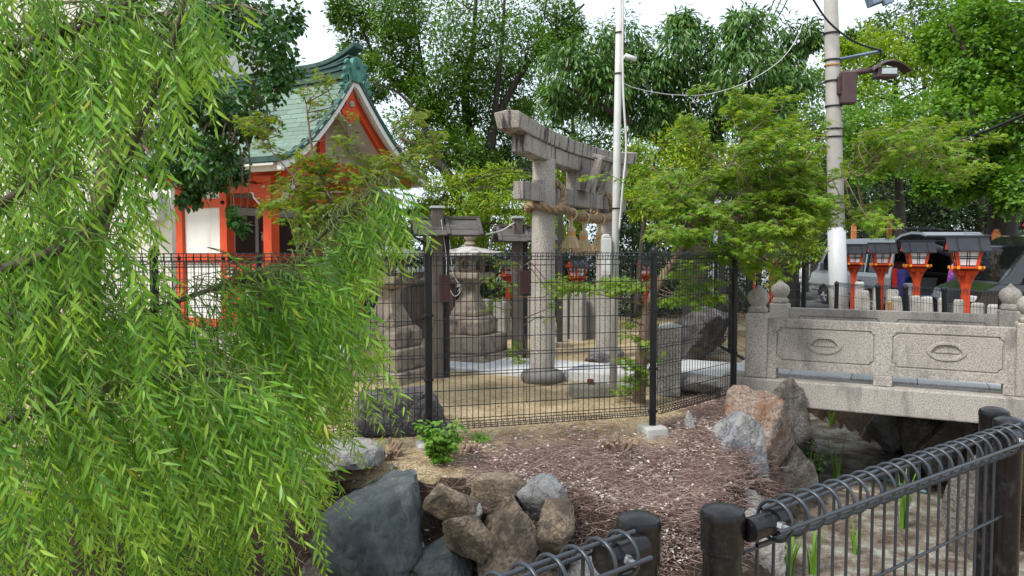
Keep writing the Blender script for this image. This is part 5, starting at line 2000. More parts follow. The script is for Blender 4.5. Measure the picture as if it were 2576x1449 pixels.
BLUEB = mat('blue_plastic', (0.02, 0.05, 0.2), rough=.4)
GREYB = mat('dark_grey_plastic', (0.03, 0.032, 0.034), rough=.45)
CLEARB = mat('cloudy_plastic', (0.4, 0.42, 0.45), (0.33, 0.35, 0.38), rough=.35)
PURPB = mat('violet_plastic', (0.07, 0.05, 0.3), rough=.4)
crate(-2.0, .22, .37, .5, .5, .45, CLEARB, 'cloudy storage box stacked by the van pillar')
crate(-2.05, -.18, .37, .5, .46, .28, GREYB, 'lower dark grey box with white tag at the van sill', mt2=GREYB)
crate(-2.03, -.18, .69, .5, .46, .28, GREYB, 'upper dark grey box with white tag in the van')
crate(-1.5, .12, .37, .5, .5, .8, BLUEB, 'deep blue plastic tub behind the cloudy box')
crate(-1.0, .1, .37, .5, .6, 1.0, mat('red_plastic', (0.25, 0.02, 0.02), rough=.5), 'dull red box deep inside the van')
p = sv.matrix_basis @ Vector((-2.2, .6, .38))
tag(MB().box((0, 0, .42), (.05, .3, .85)).box((-.03, 0, .42), (.01, .22, .72)).build('violet_board', PURPB, None, loc=p, rot=(0, R(-6), sv.rotation_euler.z + .2), bev=.008), 'violet plastic board propped inside the van opening', 'board')
tag(MB().tube([P(2322, 612, 18.6), P(2400, 640, 18.0), P(2500, 672, 17.2)], .085, 14).build('striped_pole', None, None, smooth=True), 'violet and black banded padded pole jutting from the van', 'pole')
m_, nt_, out_ = nodes_of('violet_black_bands')
b_ = nt_.nodes.new('ShaderNodeBsdfPrincipled')
tc_ = nt_.nodes.new('ShaderNodeTexCoord')
sx_ = nt_.nodes.new('ShaderNodeSeparateXYZ')
nt_.links.new(tc_.outputs['Object'], sx_.inputs[0])
mm_ = nt_.nodes.new('ShaderNodeMath')
mm_.operation = 'MULTIPLY'
mm_.inputs[1].default_value = 1.35
nt_.links.new(sx_.outputs['X'], mm_.inputs[0])
fr_ = nt_.nodes.new('ShaderNodeMath')
fr_.operation = 'FRACT'
nt_.links.new(mm_.outputs[0], fr_.inputs[0])
rp2 = ramp(nt_, [(0.0, (0.2, 0.06, 0.42)), (0.5, (0.02, 0.02, 0.03))])
rp2.color_ramp.interpolation = 'CONSTANT'
nt_.links.new(fr_.outputs[0], rp2.inputs['Fac'])
nt_.links.new(rp2.outputs['Color'], b_.inputs['Base Color'])
nt_.links.new(b_.outputs[0], out_.inputs['Surface'])
bpy.data.objects['striped_pole'].data.materials.clear()
bpy.data.objects['striped_pole'].data.materials.append(m_)

# odd bits behind the bollards
for x, d, sz, mt, lb, cat in ((2178, 14.6, (.3, .3, .45), mat('bright_blue_tub', (0.05, 0.3, 0.6), rough=.4), 'bright blue tub on the street behind the bollards', 'tub'),
                              (2275, 13.6, (.35, .3, .4), mat('yellow_tub', (0.6, 0.35, 0.05), rough=.5), 'yellow tub on the street behind the bollards', 'tub'),
                              (2330, 15.8, (.6, .5, .75), mat('dark_blue_bin', (0.03, 0.06, 0.13), rough=.5), 'dark blue bin behind the leaning bollards', 'bin'),
                              (2462, 15.9, (.6, .5, .7), GREYB, 'grey bin with pinkish lid beside the black van', 'bin')):
    q = P(x, 790, d)
    e = empty('plastic_bin', (q.x, q.y, -.17), R(10), lb, cat)
    MB().box((0, 0, sz[2] / 2), sz, taper=1.08).build('tub', mt, e, bev=.02)
    MB().box((0, 0, sz[2] + .02), (sz[0] * 1.12, sz[1] * 1.12, .04)).build('lid', mt if 'pinkish' not in lb else mat('pinkish_lid', (0.35, 0.2, 0.22), rough=.6), e, bev=.01)
for x, yt, d, lb in ((2148, 567, 24, 'orange stake behind the silver van beside the utility pole'), (2238, 553, 24.5, 'orange stake behind the silver van roof'), (2506, 585, 17, 'orange stake standing near the black van')):
    q = P(x, yt, d)
    tag(MB().box((0, 0, (q.z + .17) / 2), (.13, .1, q.z + .17)).box((0, 0, q.z + .2), (.07, .1, .08)).build('orange_stake', mat('orange_timber', (0.55, 0.2, 0.05), (0.45, 0.15, 0.04), rough=.7), None, loc=(q.x, q.y, -.17)), lb, 'stake')
wire('pale string stretched between the orange stakes', [P(2140, 580, 24), P(2300, 575, 22), P(2506, 593, 17), P(2600, 592, 14)], .008, mat('pale_string', (0.5, 0.42, 0.3)))

# ------------------------------------------------------------------ people


def person(loc, rz, label, joints, cloth, skin, hairm, hat=None, seated=False):
    e = empty('person', loc, rz, label, 'person')
    J = joints
    names = list(J)
    verts = [J[k][0] for k in names]
    rad = [J[k][1] for k in names]
    idx = {k: i for i, k in enumerate(names)}
    edges = [('pelvis', 'waist'), ('waist', 'chest'), ('chest', 'neck'), ('neck', 'head0'), ('head0', 'head1'),
             ('chest', 'shL'), ('shL', 'elL'), ('elL', 'wrL'), ('wrL', 'haL'), ('chest', 'shR'), ('shR', 'elR'), ('elR', 'wrR'), ('wrR', 'haR'),
             ('pelvis', 'hiL'), ('hiL', 'knL'), ('knL', 'anL'), ('anL', 'toL'), ('pelvis', 'hiR'), ('hiR', 'knR'), ('knR', 'anR'), ('anR', 'toR')]
    me = bpy.data.meshes.new('body')
    me.from_pydata(verts, [(idx[a], idx[b]) for a, b in edges], [])
    o = link_mesh('body', me, skin, e)
    o.modifiers.new('Skin', 'SKIN')
    if not me.skin_vertices:
        bm = bmesh.new()
        bm.from_mesh(me)
        bm.verts.layers.skin.verify()
        bm.to_mesh(me)
        bm.free()
    for i, s in enumerate(me.skin_vertices[0].data):
        s.radius = (rad[i], rad[i])
        s.use_root = (i == idx['pelvis'])
    sb = o.modifiers.new('Sub', 'SUBSURF')
    sb.levels = sb.render_levels = 2
    for nm, chain, rr, mt in cloth:
        m = MB()
        for ch in chain:
            pts = [Vector(J[k][0]) for k in ch]
            rs = [J[k][1] + rr for k in ch]
            sp = spline(pts, 5)
            rsp = np.interp(np.linspace(0, len(rs) - 1, len(sp)), range(len(rs)), rs)
            m.tube(sp, list(rsp), 14)
        m.build(nm, mt, e, smooth=True, fix=False)
    h = Vector(J['head1'][0])
    hm = MB().lathe([(.05, -.1), (.105, -.04), (.112, .02), (.1, .07), (.06, .11), (.01, .125)], 20, h + Vector((0, .015, .02)))
    hm.build('hair' if not hat else 'cap', hairm if not hat else hat, e, smooth=True)
    if hat:
        MB().box(h + Vector((0, -.13, .02)), (.16, .12, .015)).build('cap_brim', hat, e, bev=.005)
    return e


def stand_joints():
    return {'pelvis': ((0, 0, .92), .13), 'waist': ((0, 0, 1.08), .12), 'chest': ((0, 0, 1.3), .135), 'neck': ((0, 0, 1.44), .055), 'head0': ((0, -.02, 1.52), .075), 'head1': ((0, -.015, 1.62), .09),
            'shL': ((.17, 0, 1.36), .06), 'elL': ((.24, .02, 1.1), .045), 'wrL': ((.26, -.06, .87), .033), 'haL': ((.26, -.08, .78), .03),
            'shR': ((-.17, 0, 1.36), .06), 'elR': ((-.25, -.03, 1.12), .045), 'wrR': ((-.24, -.2, .98), .033), 'haR': ((-.23, -.27, .95), .03),
            'hiL': ((.09, 0, .86), .1), 'knL': ((.1, -.01, .48), .065), 'anL': ((.1, .02, .1), .045), 'toL': ((.11, -.12, .04), .04),
            'hiR': ((-.09, 0, .86), .1), 'knR': ((-.1, -.01, .48), .065), 'anR': ((-.1, .02, .1), .045), 'toR': ((-.11, -.12, .04), .04)}


SKIN = mat('skin', (0.45, 0.27, 0.19), (0.4, 0.24, 0.17), rough=.6)
HAIR = mat('black_hair', (0.012, 0.01, 0.01), rough=.5)
FLOR = mat('violet_pink_print', (0.09, 0.03, 0.3), (0.4, 0.04, 0.2), scale=14, rough=.8, stain=(0.25, 0.3, 0.6), stscale=18, stpos=(.55, .6))
JEAN = mat('blue_cloth', (0.03, 0.07, 0.25), (0.05, 0.1, 0.3), rough=.85)
q = P(2424, 700, 16.7)
person((q.x, q.y, -.17), R(160), 'person in violet and pink printed top standing behind a red lantern', stand_joints(),
       [('printed_top', [['pelvis', 'waist', 'chest', 'neck'], ['chest', 'shL', 'elL', 'wrL'], ['chest', 'shR', 'elR', 'wrR']], .03, FLOR),
        ('trousers', [['pelvis', 'hiL', 'knL', 'anL'], ['pelvis', 'hiR', 'knR', 'anR']], .03, JEAN)], SKIN, HAIR)
sj = stand_joints()
for k in sj:
    p_, r_ = sj[k]
    p_ = list(p_)
    if k.startswith(('kn',)):
        p_ = [p_[0], -.42, .9]
    elif k.startswith('an'):
        p_ = [p_[0], -.5, .5]
    elif k.startswith('to'):
        p_ = [p_[0], -.62, .46]
    elif k.startswith(('wr', 'ha')):
        p_ = [p_[0] * .7, -.36, 1.15]
    elif k.startswith('el'):
        p_ = [p_[0], -.15, 1.12]
    sj[k] = (tuple(p_), r_)
q = P(2556, 660, 14.9)
person((q.x + .2, 14.9, -.33), R(-90), 'person in a beige cap sitting at the wheel of the black van', sj,
       [('shirt', [['pelvis', 'waist', 'chest', 'neck'], ['chest', 'shL', 'elL', 'wrL'], ['chest', 'shR', 'elR', 'wrR']], .025, mat('grey_shirt', (0.2, 0.2, 0.22), rough=.9)),
        ('trousers', [['pelvis', 'hiL', 'knL', 'anL'], ['pelvis', 'hiR', 'knR', 'anR']], .025, JEAN)], SKIN, HAIR, hat=mat('beige_cap', (0.5, 0.42, 0.3), rough=.9))

# ------------------------------------------------------------------ stone fence, paling fence, back fence, pergola
tf = empty('stone_fence', (0, 0, 0), 0, 'row of grey granite pillars at the back of the gravel court', 'fence')
for x, yt, w_, d in ((1050, 770, 34, 14.2), (1085, 768, 34, 14.0), (1130, 757, 36, 13.8), (1165, 755, 36, 13.7), (1222, 752, 36, 13.6), (1262, 755, 34, 13.5), (1330, 745, 30, 13.6), (1420, 737, 30, 13.6), (1455, 735, 34, 13.4), (1492, 733, 30, 13.6), (1515, 740, 28, 13.7)):
    q = P(x, yt, d)
    wd = w_ * d / F * .5
    m = MB()
    square_frustums(m, [(wd, -.05), (wd * .95, q.z - .03), (wd * .7, q.z)])
    m.build('pillar', mat('fence_granite', (0.33, 0.31, 0.28), (0.23, 0.215, 0.19), scale=4, rough=.9, bump=.3, speck=.3, var=.15), tf, loc=(q.x, q.y, 0), rot=(0, 0, TH), bev=.012)
pf = empty('paling_fence', (0, 0, 0), 0, 'grey wooden paling fence with white pointed tips beside the shrine', 'fence')
pa, pb = Vector((-2.05, 12.6, 0)), Vector((-1.1, 14.6, 0))
for k in range(15):
    q = pa.lerp(pb, k / 14)
    ob_ = MB().prism([(-.065, .0), (.065, .0), (.065, 1.2), (0, 1.27), (-.065, 1.2)], 'y', -.012, .012).build('paling', M_WOODGREY, pf, loc=q, rot=(0, 0, math.atan2((pb - pa).y, (pb - pa).x)))
    MB().prism([(-.067, 1.19), (.067, 1.19), (0, 1.28)], 'y', -.014, .014).build('white_tip', M_WHITEP, ob_)
for z in (.35, .95):
    MB().tube([pa + Vector((0, 0, z)), pb + Vector((0, 0, z))], .03, 4).build('rail', M_WOODDARK, pf)
rs_ = empty('sign_board', P(1105, 720, 11.9), R(-30), 'small dark roofed notice board before the paling fence', 'notice board')
MB().box((0, 0, -.15), (.55, .04, .42)).build('board', M_REDWOOD, rs_)
MB().box((0, 0, .1), (.7, .2, .03), Matrix.Rotation(R(12), 3, 'X')).build('little_roof', M_WOODDARK, rs_)
for s in (-1, 1):
    MB().box((s * .22, .03, -.6), (.05, .05, 1.2)).build('leg', M_WOODDARK, rs_)
bf = empty('back_mesh_fence', (0, 0, 0), 0, 'black mesh fence running along the shaded hedge', 'fence')
for a, b in (((-1.0, 15.6), (2.6, 16.6)), ((2.6, 16.6), (6.0, 17.4))):
    a, b = Vector((*a, 0)), Vector((*b, 0))
    fence_post(a, 0, 1.42, bf, .03)
    wire_panel(a, b, 1.4, .05, bf, sp=.06, hs=.15, r=.0028, seg=5)
pg = empty('pergola', (0, 0, 0), 0, 'dark timber pergola frame under the yellow green climber', 'pergola')
for x, y in ((-2.2, 13.6), (.4, 14.4), (3.0, 13.2), (-1.8, 16), (1.0, 16.5), (4.2, 15.4)):
    MB().box((0, 0, 1.15), (.1, .1, 2.3)).build('post', M_WOODDARK, pg, loc=(x, y, 0))
for a, b in (((-2.6, 13.55, 2.25), (.6, 14.5, 2.3)), ((.2, 14.4, 2.3), (3.2, 13.15, 2.45)), ((2.8, 13.2, 2.5), (4.7, 13.4, 2.6)), ((-2.2, 16, 2.3), (4.8, 15.6, 2.4))):
    MB().tube([a, b], .055, 6).build('beam', M_WOODDARK, pg)
bw = empty('boundary_wall', (0, 0, 0), 0, 'dark plank boundary wall in deep shade beyond the vans', 'wall')
for k in range(40):
    x = 11 + k * .62
    MB().span(x, x + .6, 30 - k * .12, 30.05 - k * .12, -.2, 2.2 + .03 * (k % 3)).build('plank', M_WOODDARK, bw)

# ------------------------------------------------------------------ trees
def rand_dirs(n):
    return norm_rows(rng.normal(size=(n, 3)))


def tree(name, label, cat, stems, clumps, leaf, lmat, bark, size=(.06, .1), sub=(9, .33), per=40, droop=.5, group=None, twig_r=.012, flat=1.0, spread=1.0, tint=None,
         limb=True, wid=None, outward=.8, upw=1.0, stem_n=9, hollow=.35, base=None):
    """stems: lists of (point, radius); clumps: (centre, radius[, leaf factor]); sub clumps of leaves fill each clump"""
    root = empty(name, base if base is not None else (0, 0, 0), 0, label, cat, group)
    off = Vector(root.location)
    tm = MB()
    nodes = []
    for st in stems:
        pts = spline([p for p, _ in st], 6)
        rs = np.interp(np.linspace(0, len(st) - 1, len(pts)), range(len(st)), [r for _, r in st])
        tm.tube([p - off for p in pts], list(rs), stem_n)
        nodes += list(zip(pts, rs))
    NP_ = np.array([p[:] for p, _ in nodes]) if nodes else None
    A, X, S, T, Uu = [], [], [], [], []
    for cl_ in clumps:
        c, r = Vector(cl_[0]), cl_[1]
        kf = cl_[2] if len(cl_) > 2 else 1.0
        if not hasattr(r, '__len__'):
            r = (r, r, r * flat)
        ns = max(2, int(sub[0] * kf))
        dirs = rand_dirs(ns)
        rr = rng.uniform(hollow, 1.0, ns) ** .6
        cen = np.array(c[:]) + dirs * rr[:, None] * np.array(r)
        srad = sub[1] * np.mean(r) * rng.uniform(.7, 1.3, ns)
        if limb and NP_ is not None:
            dd = np.linalg.norm(NP_ - np.array(c[:]) + np.array((0, 0, .3)) * np.mean(r), axis=1)
            j = int(dd.argmin())
            a = Vector(NP_[j])
            ra = min(nodes[j][1] * .7, .03 + .012 * (c - a).length)
            mid = a.lerp(c, .5) + Vector((rnd.uniform(-.1, .1), rnd.uniform(-.1, .1), .12)) * (c - a).length
            pts = spline([a, mid, c], 5)
            tm.tube([p - off for p in pts], list(np.linspace(ra, twig_r, len(pts))), 6)
            for q in cen[::2]:
                qq = Vector(q)
                m2 = c.lerp(qq, .5) + Vector((rnd.uniform(-.1, .1), rnd.uniform(-.1, .1), rnd.uniform(-.05, .12))) * (qq - c).length
                tm.tube([p - off for p in spline([c, m2, qq], 3)], [twig_r, twig_r * .9, twig_r * .8, twig_r * .7, twig_r * .6, twig_r * .5, twig_r * .4][:7], 4)
        n = int(per)
        for q, sr, dv in zip(cen, srad, dirs):
            d0 = rng.normal(size=(n, 3)) * sr * .55 * spread * np.array((1, 1, flat))
            A.append(q + d0)
            ax = norm_rows(d0) * .8 + dv * outward + rng.normal(size=(n, 3)) * .5
            ax[:, 2] -= droop
            X.append(ax)
            S.append(rng.uniform(size[0], size[1], n))
            up_ = rng.normal(size=(n, 3)) * .45
            up_[:, 2] += upw
            Uu.append(up_ + dv * .5)
            if tint is not None:
                T.append(np.clip(rng.normal(tint, .25, n) + .35 * dv[2], 0, 1))
    tr = tm.build('trunk', bark, root, fix=False, smooth=True)
    A = np.vstack(A) - np.array(off[:])
    w_ = None if wid is None else np.full(len(A), wid)
    cr_ = leaves_mesh('crown', leaf, A, np.vstack(X), np.vstack(Uu), np.concatenate(S), lmat, root, np.concatenate(T) if T else None, w_)
    return root


def C(lst, d, jit=0.0, k=1.0):
    """clumps given as picture (x, y, radius) at distance d"""
    out = []
    for t in lst:
        dd = (t[3] if len(t) > 3 else d) + rnd.uniform(-jit, jit)
        out.append((P(t[0], t[1], dd), t[2] * dd / F * k, t[4] if len(t) > 4 else 1.0))
    return out


L_CAMPHOR = leafmat('camphor_leaf', [(0, (0.051, 0.128, 0.015)), (.5, (0.087, 0.203, 0.024)), (1, (0.145, 0.284, 0.033))], .35)
L_EVER = leafmat('evergreen_leaf', [(0, (0.039, 0.111, 0.021)), (.5, (0.072, 0.176, 0.034)), (.85, (0.117, 0.247, 0.052)), (1, (0.208, 0.299, 0.081))], .25, .34)
L_TALLOW = leafmat('dark_heart_leaf', [(0, (0.018, 0.065, 0.013)), (.6, (0.037, 0.117, 0.022)), (1, (0.069, 0.169, 0.033))], .25, .35)
L_MAPLE = leafmat('maple_leaf', [(0, (0.068, 0.188, 0.018)), (.6, (0.115, 0.275, 0.026)), (.97, (0.189, 0.350, 0.034)), (1, (0.351, 0.300, 0.050))], .45, .5, tip=(0.270, 0.362, 0.035))
L_MAPLE2 = leafmat('maple_leaf_bronze', [(0, (0.065, 0.163, 0.015)), (.6, (0.111, 0.234, 0.020)), (.95, (0.182, 0.286, 0.026)), (1, (0.338, 0.221, 0.040))], .45, .5, tip=(0.247, 0.299, 0.030))
L_VINE = leafmat('climber_leaf', [(0, (0.115, 0.240, 0.015)), (.5, (0.189, 0.336, 0.020)), (.9, (0.297, 0.408, 0.030)), (1, (0.486, 0.384, 0.050))], .4, .45)
L_GINKGO = leafmat('ginkgo_leaf', [(0, (0.068, 0.182, 0.016)), (.6, (0.115, 0.260, 0.022)), (1, (0.176, 0.338, 0.035))], .4, .5)
L_LIME = leafmat('lime_leaf', [(0, (0.126, 0.250, 0.016)), (.6, (0.210, 0.350, 0.022)), (1, (0.308, 0.425, 0.035))], .4, .5)
L_FAR = leafmat('far_leaf', [(0, (0.046, 0.104, 0.020)), (.6, (0.072, 0.150, 0.029)), (1, (0.111, 0.195, 0.044))], .25, .5)
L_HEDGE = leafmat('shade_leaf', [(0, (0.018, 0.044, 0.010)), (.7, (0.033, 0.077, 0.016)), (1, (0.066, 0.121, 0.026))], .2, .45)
L_WILLOW = leafmat('willow_leaf', [(0, (.075, .22, .028)), (.4, (.135, .33, .036)), (.75, (.22, .45, .05)), (.985, (.33, .54, .08)), (1, (.44, .4, .06))], .45, .42, tip=(.4, .58, .07), under=(.24, .42, .14))
L_SHRUB = leafmat('young_shrub_leaf', [(0, (0.108, 0.253, 0.030)), (1, (0.192, 0.380, 0.050))], .4, .5)

# tall tree with several dark trunks behind the shrine
b0 = P(1190, 640, 19.0)
b0.z = -.1
st = [
    [(b0, 0.218), (P(1195, 470, 19), 0.177), (P(1155, 380, 19), 0.136), (P(1110, 300, 19), 0.102), (P(1030, 240, 18.8), 0.068), (P(955, 165, 18.6), 0.041), (P(905, 60, 18.6), 0.020)],
    [(b0, 0.204), (P(1215, 450, 19), 0.170), (P(1180, 330, 19.2), 0.122), (P(1170, 210, 19.2), 0.095), (P(1190, 120, 19), 0.068), (P(1200, -60, 19), 0.034)],
    [(b0, 0.204), (P(1225, 470, 19), 0.163), (P(1240, 330, 18.8), 0.116), (P(1290, 220, 18.8), 0.082), (P(1360, 120, 18.8), 0.054), (P(1470, 10, 18.6), 0.024)],
    [(P(1240, 330, 18.8), 0.088), (P(1250, 230, 18.6), 0.068), (P(1262, 120, 18.6), 0.054), (P(1270, -20, 18.6), 0.027)],
    [(P(1110, 300, 19), 0.068), (P(1070, 200, 19.3), 0.054), (P(1050, 90, 19.3), 0.034), (P(1030, -40, 19.3), 0.020)],
    [(P(1190, 480, 18.6), 0.109), (P(1120, 430, 18.3), 0.088), (P(1075, 330, 18), 0.061), (P(1010, 240, 18), 0.034), (P(930, 205, 18), 0.020)],
    [(b0 + Vector((.6, 0, 0)), 0.177), (P(1140, 470, 18.2), 0.136), (P(1085, 400, 18), 0.088), (P(1050, 330, 17.8), 0.054)],
]
tree('tall_tree', 'tall airy tree with several dark trunks behind the shrine gable', 'tree', st,
     C([(905, 40, 60), (985, 30, 70), (1080, 30, 85), (1180, 20, 95), (1280, 40, 100), (1370, 40, 80), (1120, 130, 80), (1230, 120, 95), (1320, 130, 75), (905, 140, 45), (965, 170, 45), (1080, 220, 55), (1180, 210, 75), (1290, 225, 70),
        (1040, 320, 55), (1110, 300, 55), (1210, 300, 60), (935, 230, 35), (1300, 300, 50), (1400, 130, 45), (1060, 390, 45), (1180, 390, 60), (1270, 380, 55), (1430, 60, 40), (870, 20, 40), (1000, 100, 45), (1150, 260, 60), (1250, 180, 70), (1030, 180, 40), (1130, 360, 55), (1230, 400, 50), (1010, 30, 60)], 19, .9),
     'ovate', L_CAMPHOR, M_BARK, (.07, .12), (18, .42), 92, .3, base=b0)
# large drooping-leaf evergreen behind the torii
b1 = P(1760, 640, 15.6)
b1.z = -.1
st = [[(b1, .2), (P(1765, 430, 15.5), .15), (P(1800, 300, 15.3), .11), (P(1850, 180, 15.2), .07), (P(1900, 80, 15), .03)],
      [(P(1765, 430, 15.5), .12), (P(1700, 300, 15.3), .1), (P(1650, 200, 15.2), .06), (P(1570, 130, 15), .03)],
      [(P(1765, 430, 15.5), .1), (P(1620, 330, 15), .08), (P(1500, 260, 14.8), .05), (P(1430, 220, 14.8), .02)],
      [(P(1780, 350, 15.4), .1), (P(1880, 280, 15), .07), (P(1960, 200, 15), .03)]]
tree('evergreen_tree', 'broad evergreen with long drooping leaves behind the torii', 'tree', st,
     C([(1440, 170, 62), (1420, 250, 45), (1760, 330, 60), (1530, 200, 60), (1490, 240, 70), (1500, 140, 60), (1570, 110, 66), (1600, 180, 66), (1660, 220, 60), (1690, 120, 66), (1720, 60, 30), (1770, 170, 60), (1830, 110, 75), (1900, 80, 66), (1960, 130, 66), (1990, 200, 55),
        (1880, 190, 85), (1810, 250, 75), (1900, 280, 66), (1960, 270, 60), (1700, 280, 55), (1560, 260, 50), (1640, 300, 45), (1860, 60, 40), (2020, 100, 35)], 15, .7),
     'long', L_EVER, M_BARK, (.105, .175), (15, .42), 70, 1.3, base=b1)
# mid-green trees filling behind
for (lb, cl_, d, lm, bx, leaf, sz) in (
        ('mid green tree filling the gap over the torii beam', [(1340, 330, 70), (1420, 330, 75), (1510, 340, 75), (1380, 260, 45), (1580, 340, 70), (1450, 400, 70), (1330, 400, 60), (1550, 400, 70)], 22, L_CAMPHOR, 1440, 'ovate', (.1, .17)),
        ('dark rounded tree behind the climber and torii pillar', [(1290, 420, 50), (1340, 460, 60), (1420, 460, 60), (1500, 470, 60), (1580, 450, 60), (1250, 470, 50)], 18.5, L_HEDGE, 1390, 'ovate', (.09, .15)),
        ('green tree between the evergreen and the utility pole', [(1990, 330, 75), (2060, 300, 70), (2040, 220, 50), (2090, 380, 70), (1930, 380, 70), (1850, 360, 65), (2010, 430, 70), (1700, 360, 60), (1770, 400, 60)], 19.5, L_CAMPHOR, 1980, 'ovate', (.1, .16)),
        ('bright lime crowned tree beyond the street lamp', [(2130, 190, 60), (2190, 140, 65), (2270, 120, 60), (2330, 150, 60), (2380, 130, 45), (2220, 200, 70), (2300, 220, 70), (2160, 260, 60), (2390, 210, 60), (2110, 130, 25)], 30, L_LIME, 2250, 'ovate', (.16, .26)),
        ('grey green tree highest on the far slope', [(2190, 80, 55), (2260, 60, 60), (2330, 45, 65), (2390, 30, 70), (2120, 110, 35), (2440, 70, 70), (2360, 90, 60)], 45, L_FAR, 2320, 'ovate', (.24, .36)),
        ('leafy tree below the street lamp arm', [(2150, 330, 65), (2220, 300, 65), (2300, 310, 70), (2180, 390, 65), (2260, 380, 70), (2340, 380, 70), (2130, 440, 60), (2400, 320, 60)], 24, L_GINKGO, 2250, 'fan', (.11, .17)),
):
    r_ = [x for x in cl_]
    bb = P(bx, 640, d)
    bb.z = -.2
    top = P(bx, min(c_[1] for c_ in cl_) + 40, d)
    tree('leafy_tree', lb, 'tree', [[(bb, .25), (bb.lerp(top, .5) + Vector((.2, 0, 0)), .17), (top, .05)]], C(r_, d, 1.2), leaf, lm, M_BARK, (sz[0] * .82, sz[1] * .82), (14, .42), 78, .35, group='trees behind the court and street', base=bb)
# big ginkgo on the edge
bb = P(2520, 640, 17.5)
bb.z = -.2
tree('ginkgo_tree', 'large fresh green ginkgo filling the upper corner', 'tree',
     [[(bb, .34), (P(2525, 400, 17.5), .28), (P(2520, 200, 17.5), .2), (P(2510, -80, 17.5), .1)], [(P(2525, 430, 17.5), .12), (P(2450, 330, 17), .08), (P(2370, 280, 16.8), .03)], [(P(2520, 250, 17.5), .12), (P(2440, 150, 17), .07), (P(2390, 60, 17), .03)],
      [(P(2520, 300, 17.4), .1), (P(2580, 250, 17), .06), (P(2640, 230, 17), .03)]],
     C([(2430, 40, 75), (2500, 20, 80), (2570, 40, 80), (2450, 120, 75), (2530, 110, 80), (2600, 130, 80), (2420, 200, 70), (2490, 200, 80), (2570, 220, 80), (2430, 290, 70), (2510, 290, 80), (2590, 310, 80), (2450, 370, 60), (2540, 390, 70), (2380, 400, 45), (2400, 470, 40), (2340, 470, 35), (2480, 440, 40), (2570, 470, 60),
        (2370, 110, 45), (2390, 270, 45), (2640, 60, 80), (2660, 200, 80)], 17.2, 1.0), 'fan', L_GINKGO, M_BARK, (.07, .115), (16, .4), 84, .55, base=bb, twig_r=.01)
# dark evergreens and hedge in the shade under the trees
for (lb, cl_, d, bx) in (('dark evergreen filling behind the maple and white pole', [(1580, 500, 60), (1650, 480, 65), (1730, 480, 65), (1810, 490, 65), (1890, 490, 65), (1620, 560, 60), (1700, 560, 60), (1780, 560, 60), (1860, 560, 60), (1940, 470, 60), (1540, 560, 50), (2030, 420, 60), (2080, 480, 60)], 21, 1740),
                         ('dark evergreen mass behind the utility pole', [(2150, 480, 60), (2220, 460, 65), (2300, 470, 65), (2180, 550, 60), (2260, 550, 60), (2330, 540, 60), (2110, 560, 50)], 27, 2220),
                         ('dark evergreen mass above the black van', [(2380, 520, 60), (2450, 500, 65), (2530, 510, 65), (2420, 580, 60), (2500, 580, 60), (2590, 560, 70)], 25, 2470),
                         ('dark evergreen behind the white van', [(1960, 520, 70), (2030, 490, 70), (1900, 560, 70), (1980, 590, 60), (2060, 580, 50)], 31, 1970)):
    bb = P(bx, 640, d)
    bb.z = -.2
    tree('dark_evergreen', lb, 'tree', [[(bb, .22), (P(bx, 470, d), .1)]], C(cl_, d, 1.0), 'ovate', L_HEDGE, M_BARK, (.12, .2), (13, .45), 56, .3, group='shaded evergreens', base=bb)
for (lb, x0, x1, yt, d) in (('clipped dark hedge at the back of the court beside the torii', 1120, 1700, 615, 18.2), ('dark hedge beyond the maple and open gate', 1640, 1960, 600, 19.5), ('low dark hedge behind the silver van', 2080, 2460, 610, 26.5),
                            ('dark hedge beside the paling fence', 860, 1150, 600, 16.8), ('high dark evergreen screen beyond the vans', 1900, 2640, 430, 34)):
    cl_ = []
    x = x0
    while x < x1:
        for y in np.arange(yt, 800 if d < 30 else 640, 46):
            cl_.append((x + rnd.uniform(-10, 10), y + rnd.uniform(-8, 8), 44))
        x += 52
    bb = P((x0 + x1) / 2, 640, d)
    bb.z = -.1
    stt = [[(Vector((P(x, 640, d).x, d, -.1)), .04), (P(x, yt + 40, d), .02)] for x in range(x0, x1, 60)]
    tree('hedge', lb, 'hedge', stt, C(cl_, d, .4), 'ovate', L_HEDGE, M_BARK, (.07, .12) if d < 30 else (.16, .26), (8, .5), 46, .2, limb=False, base=bb)
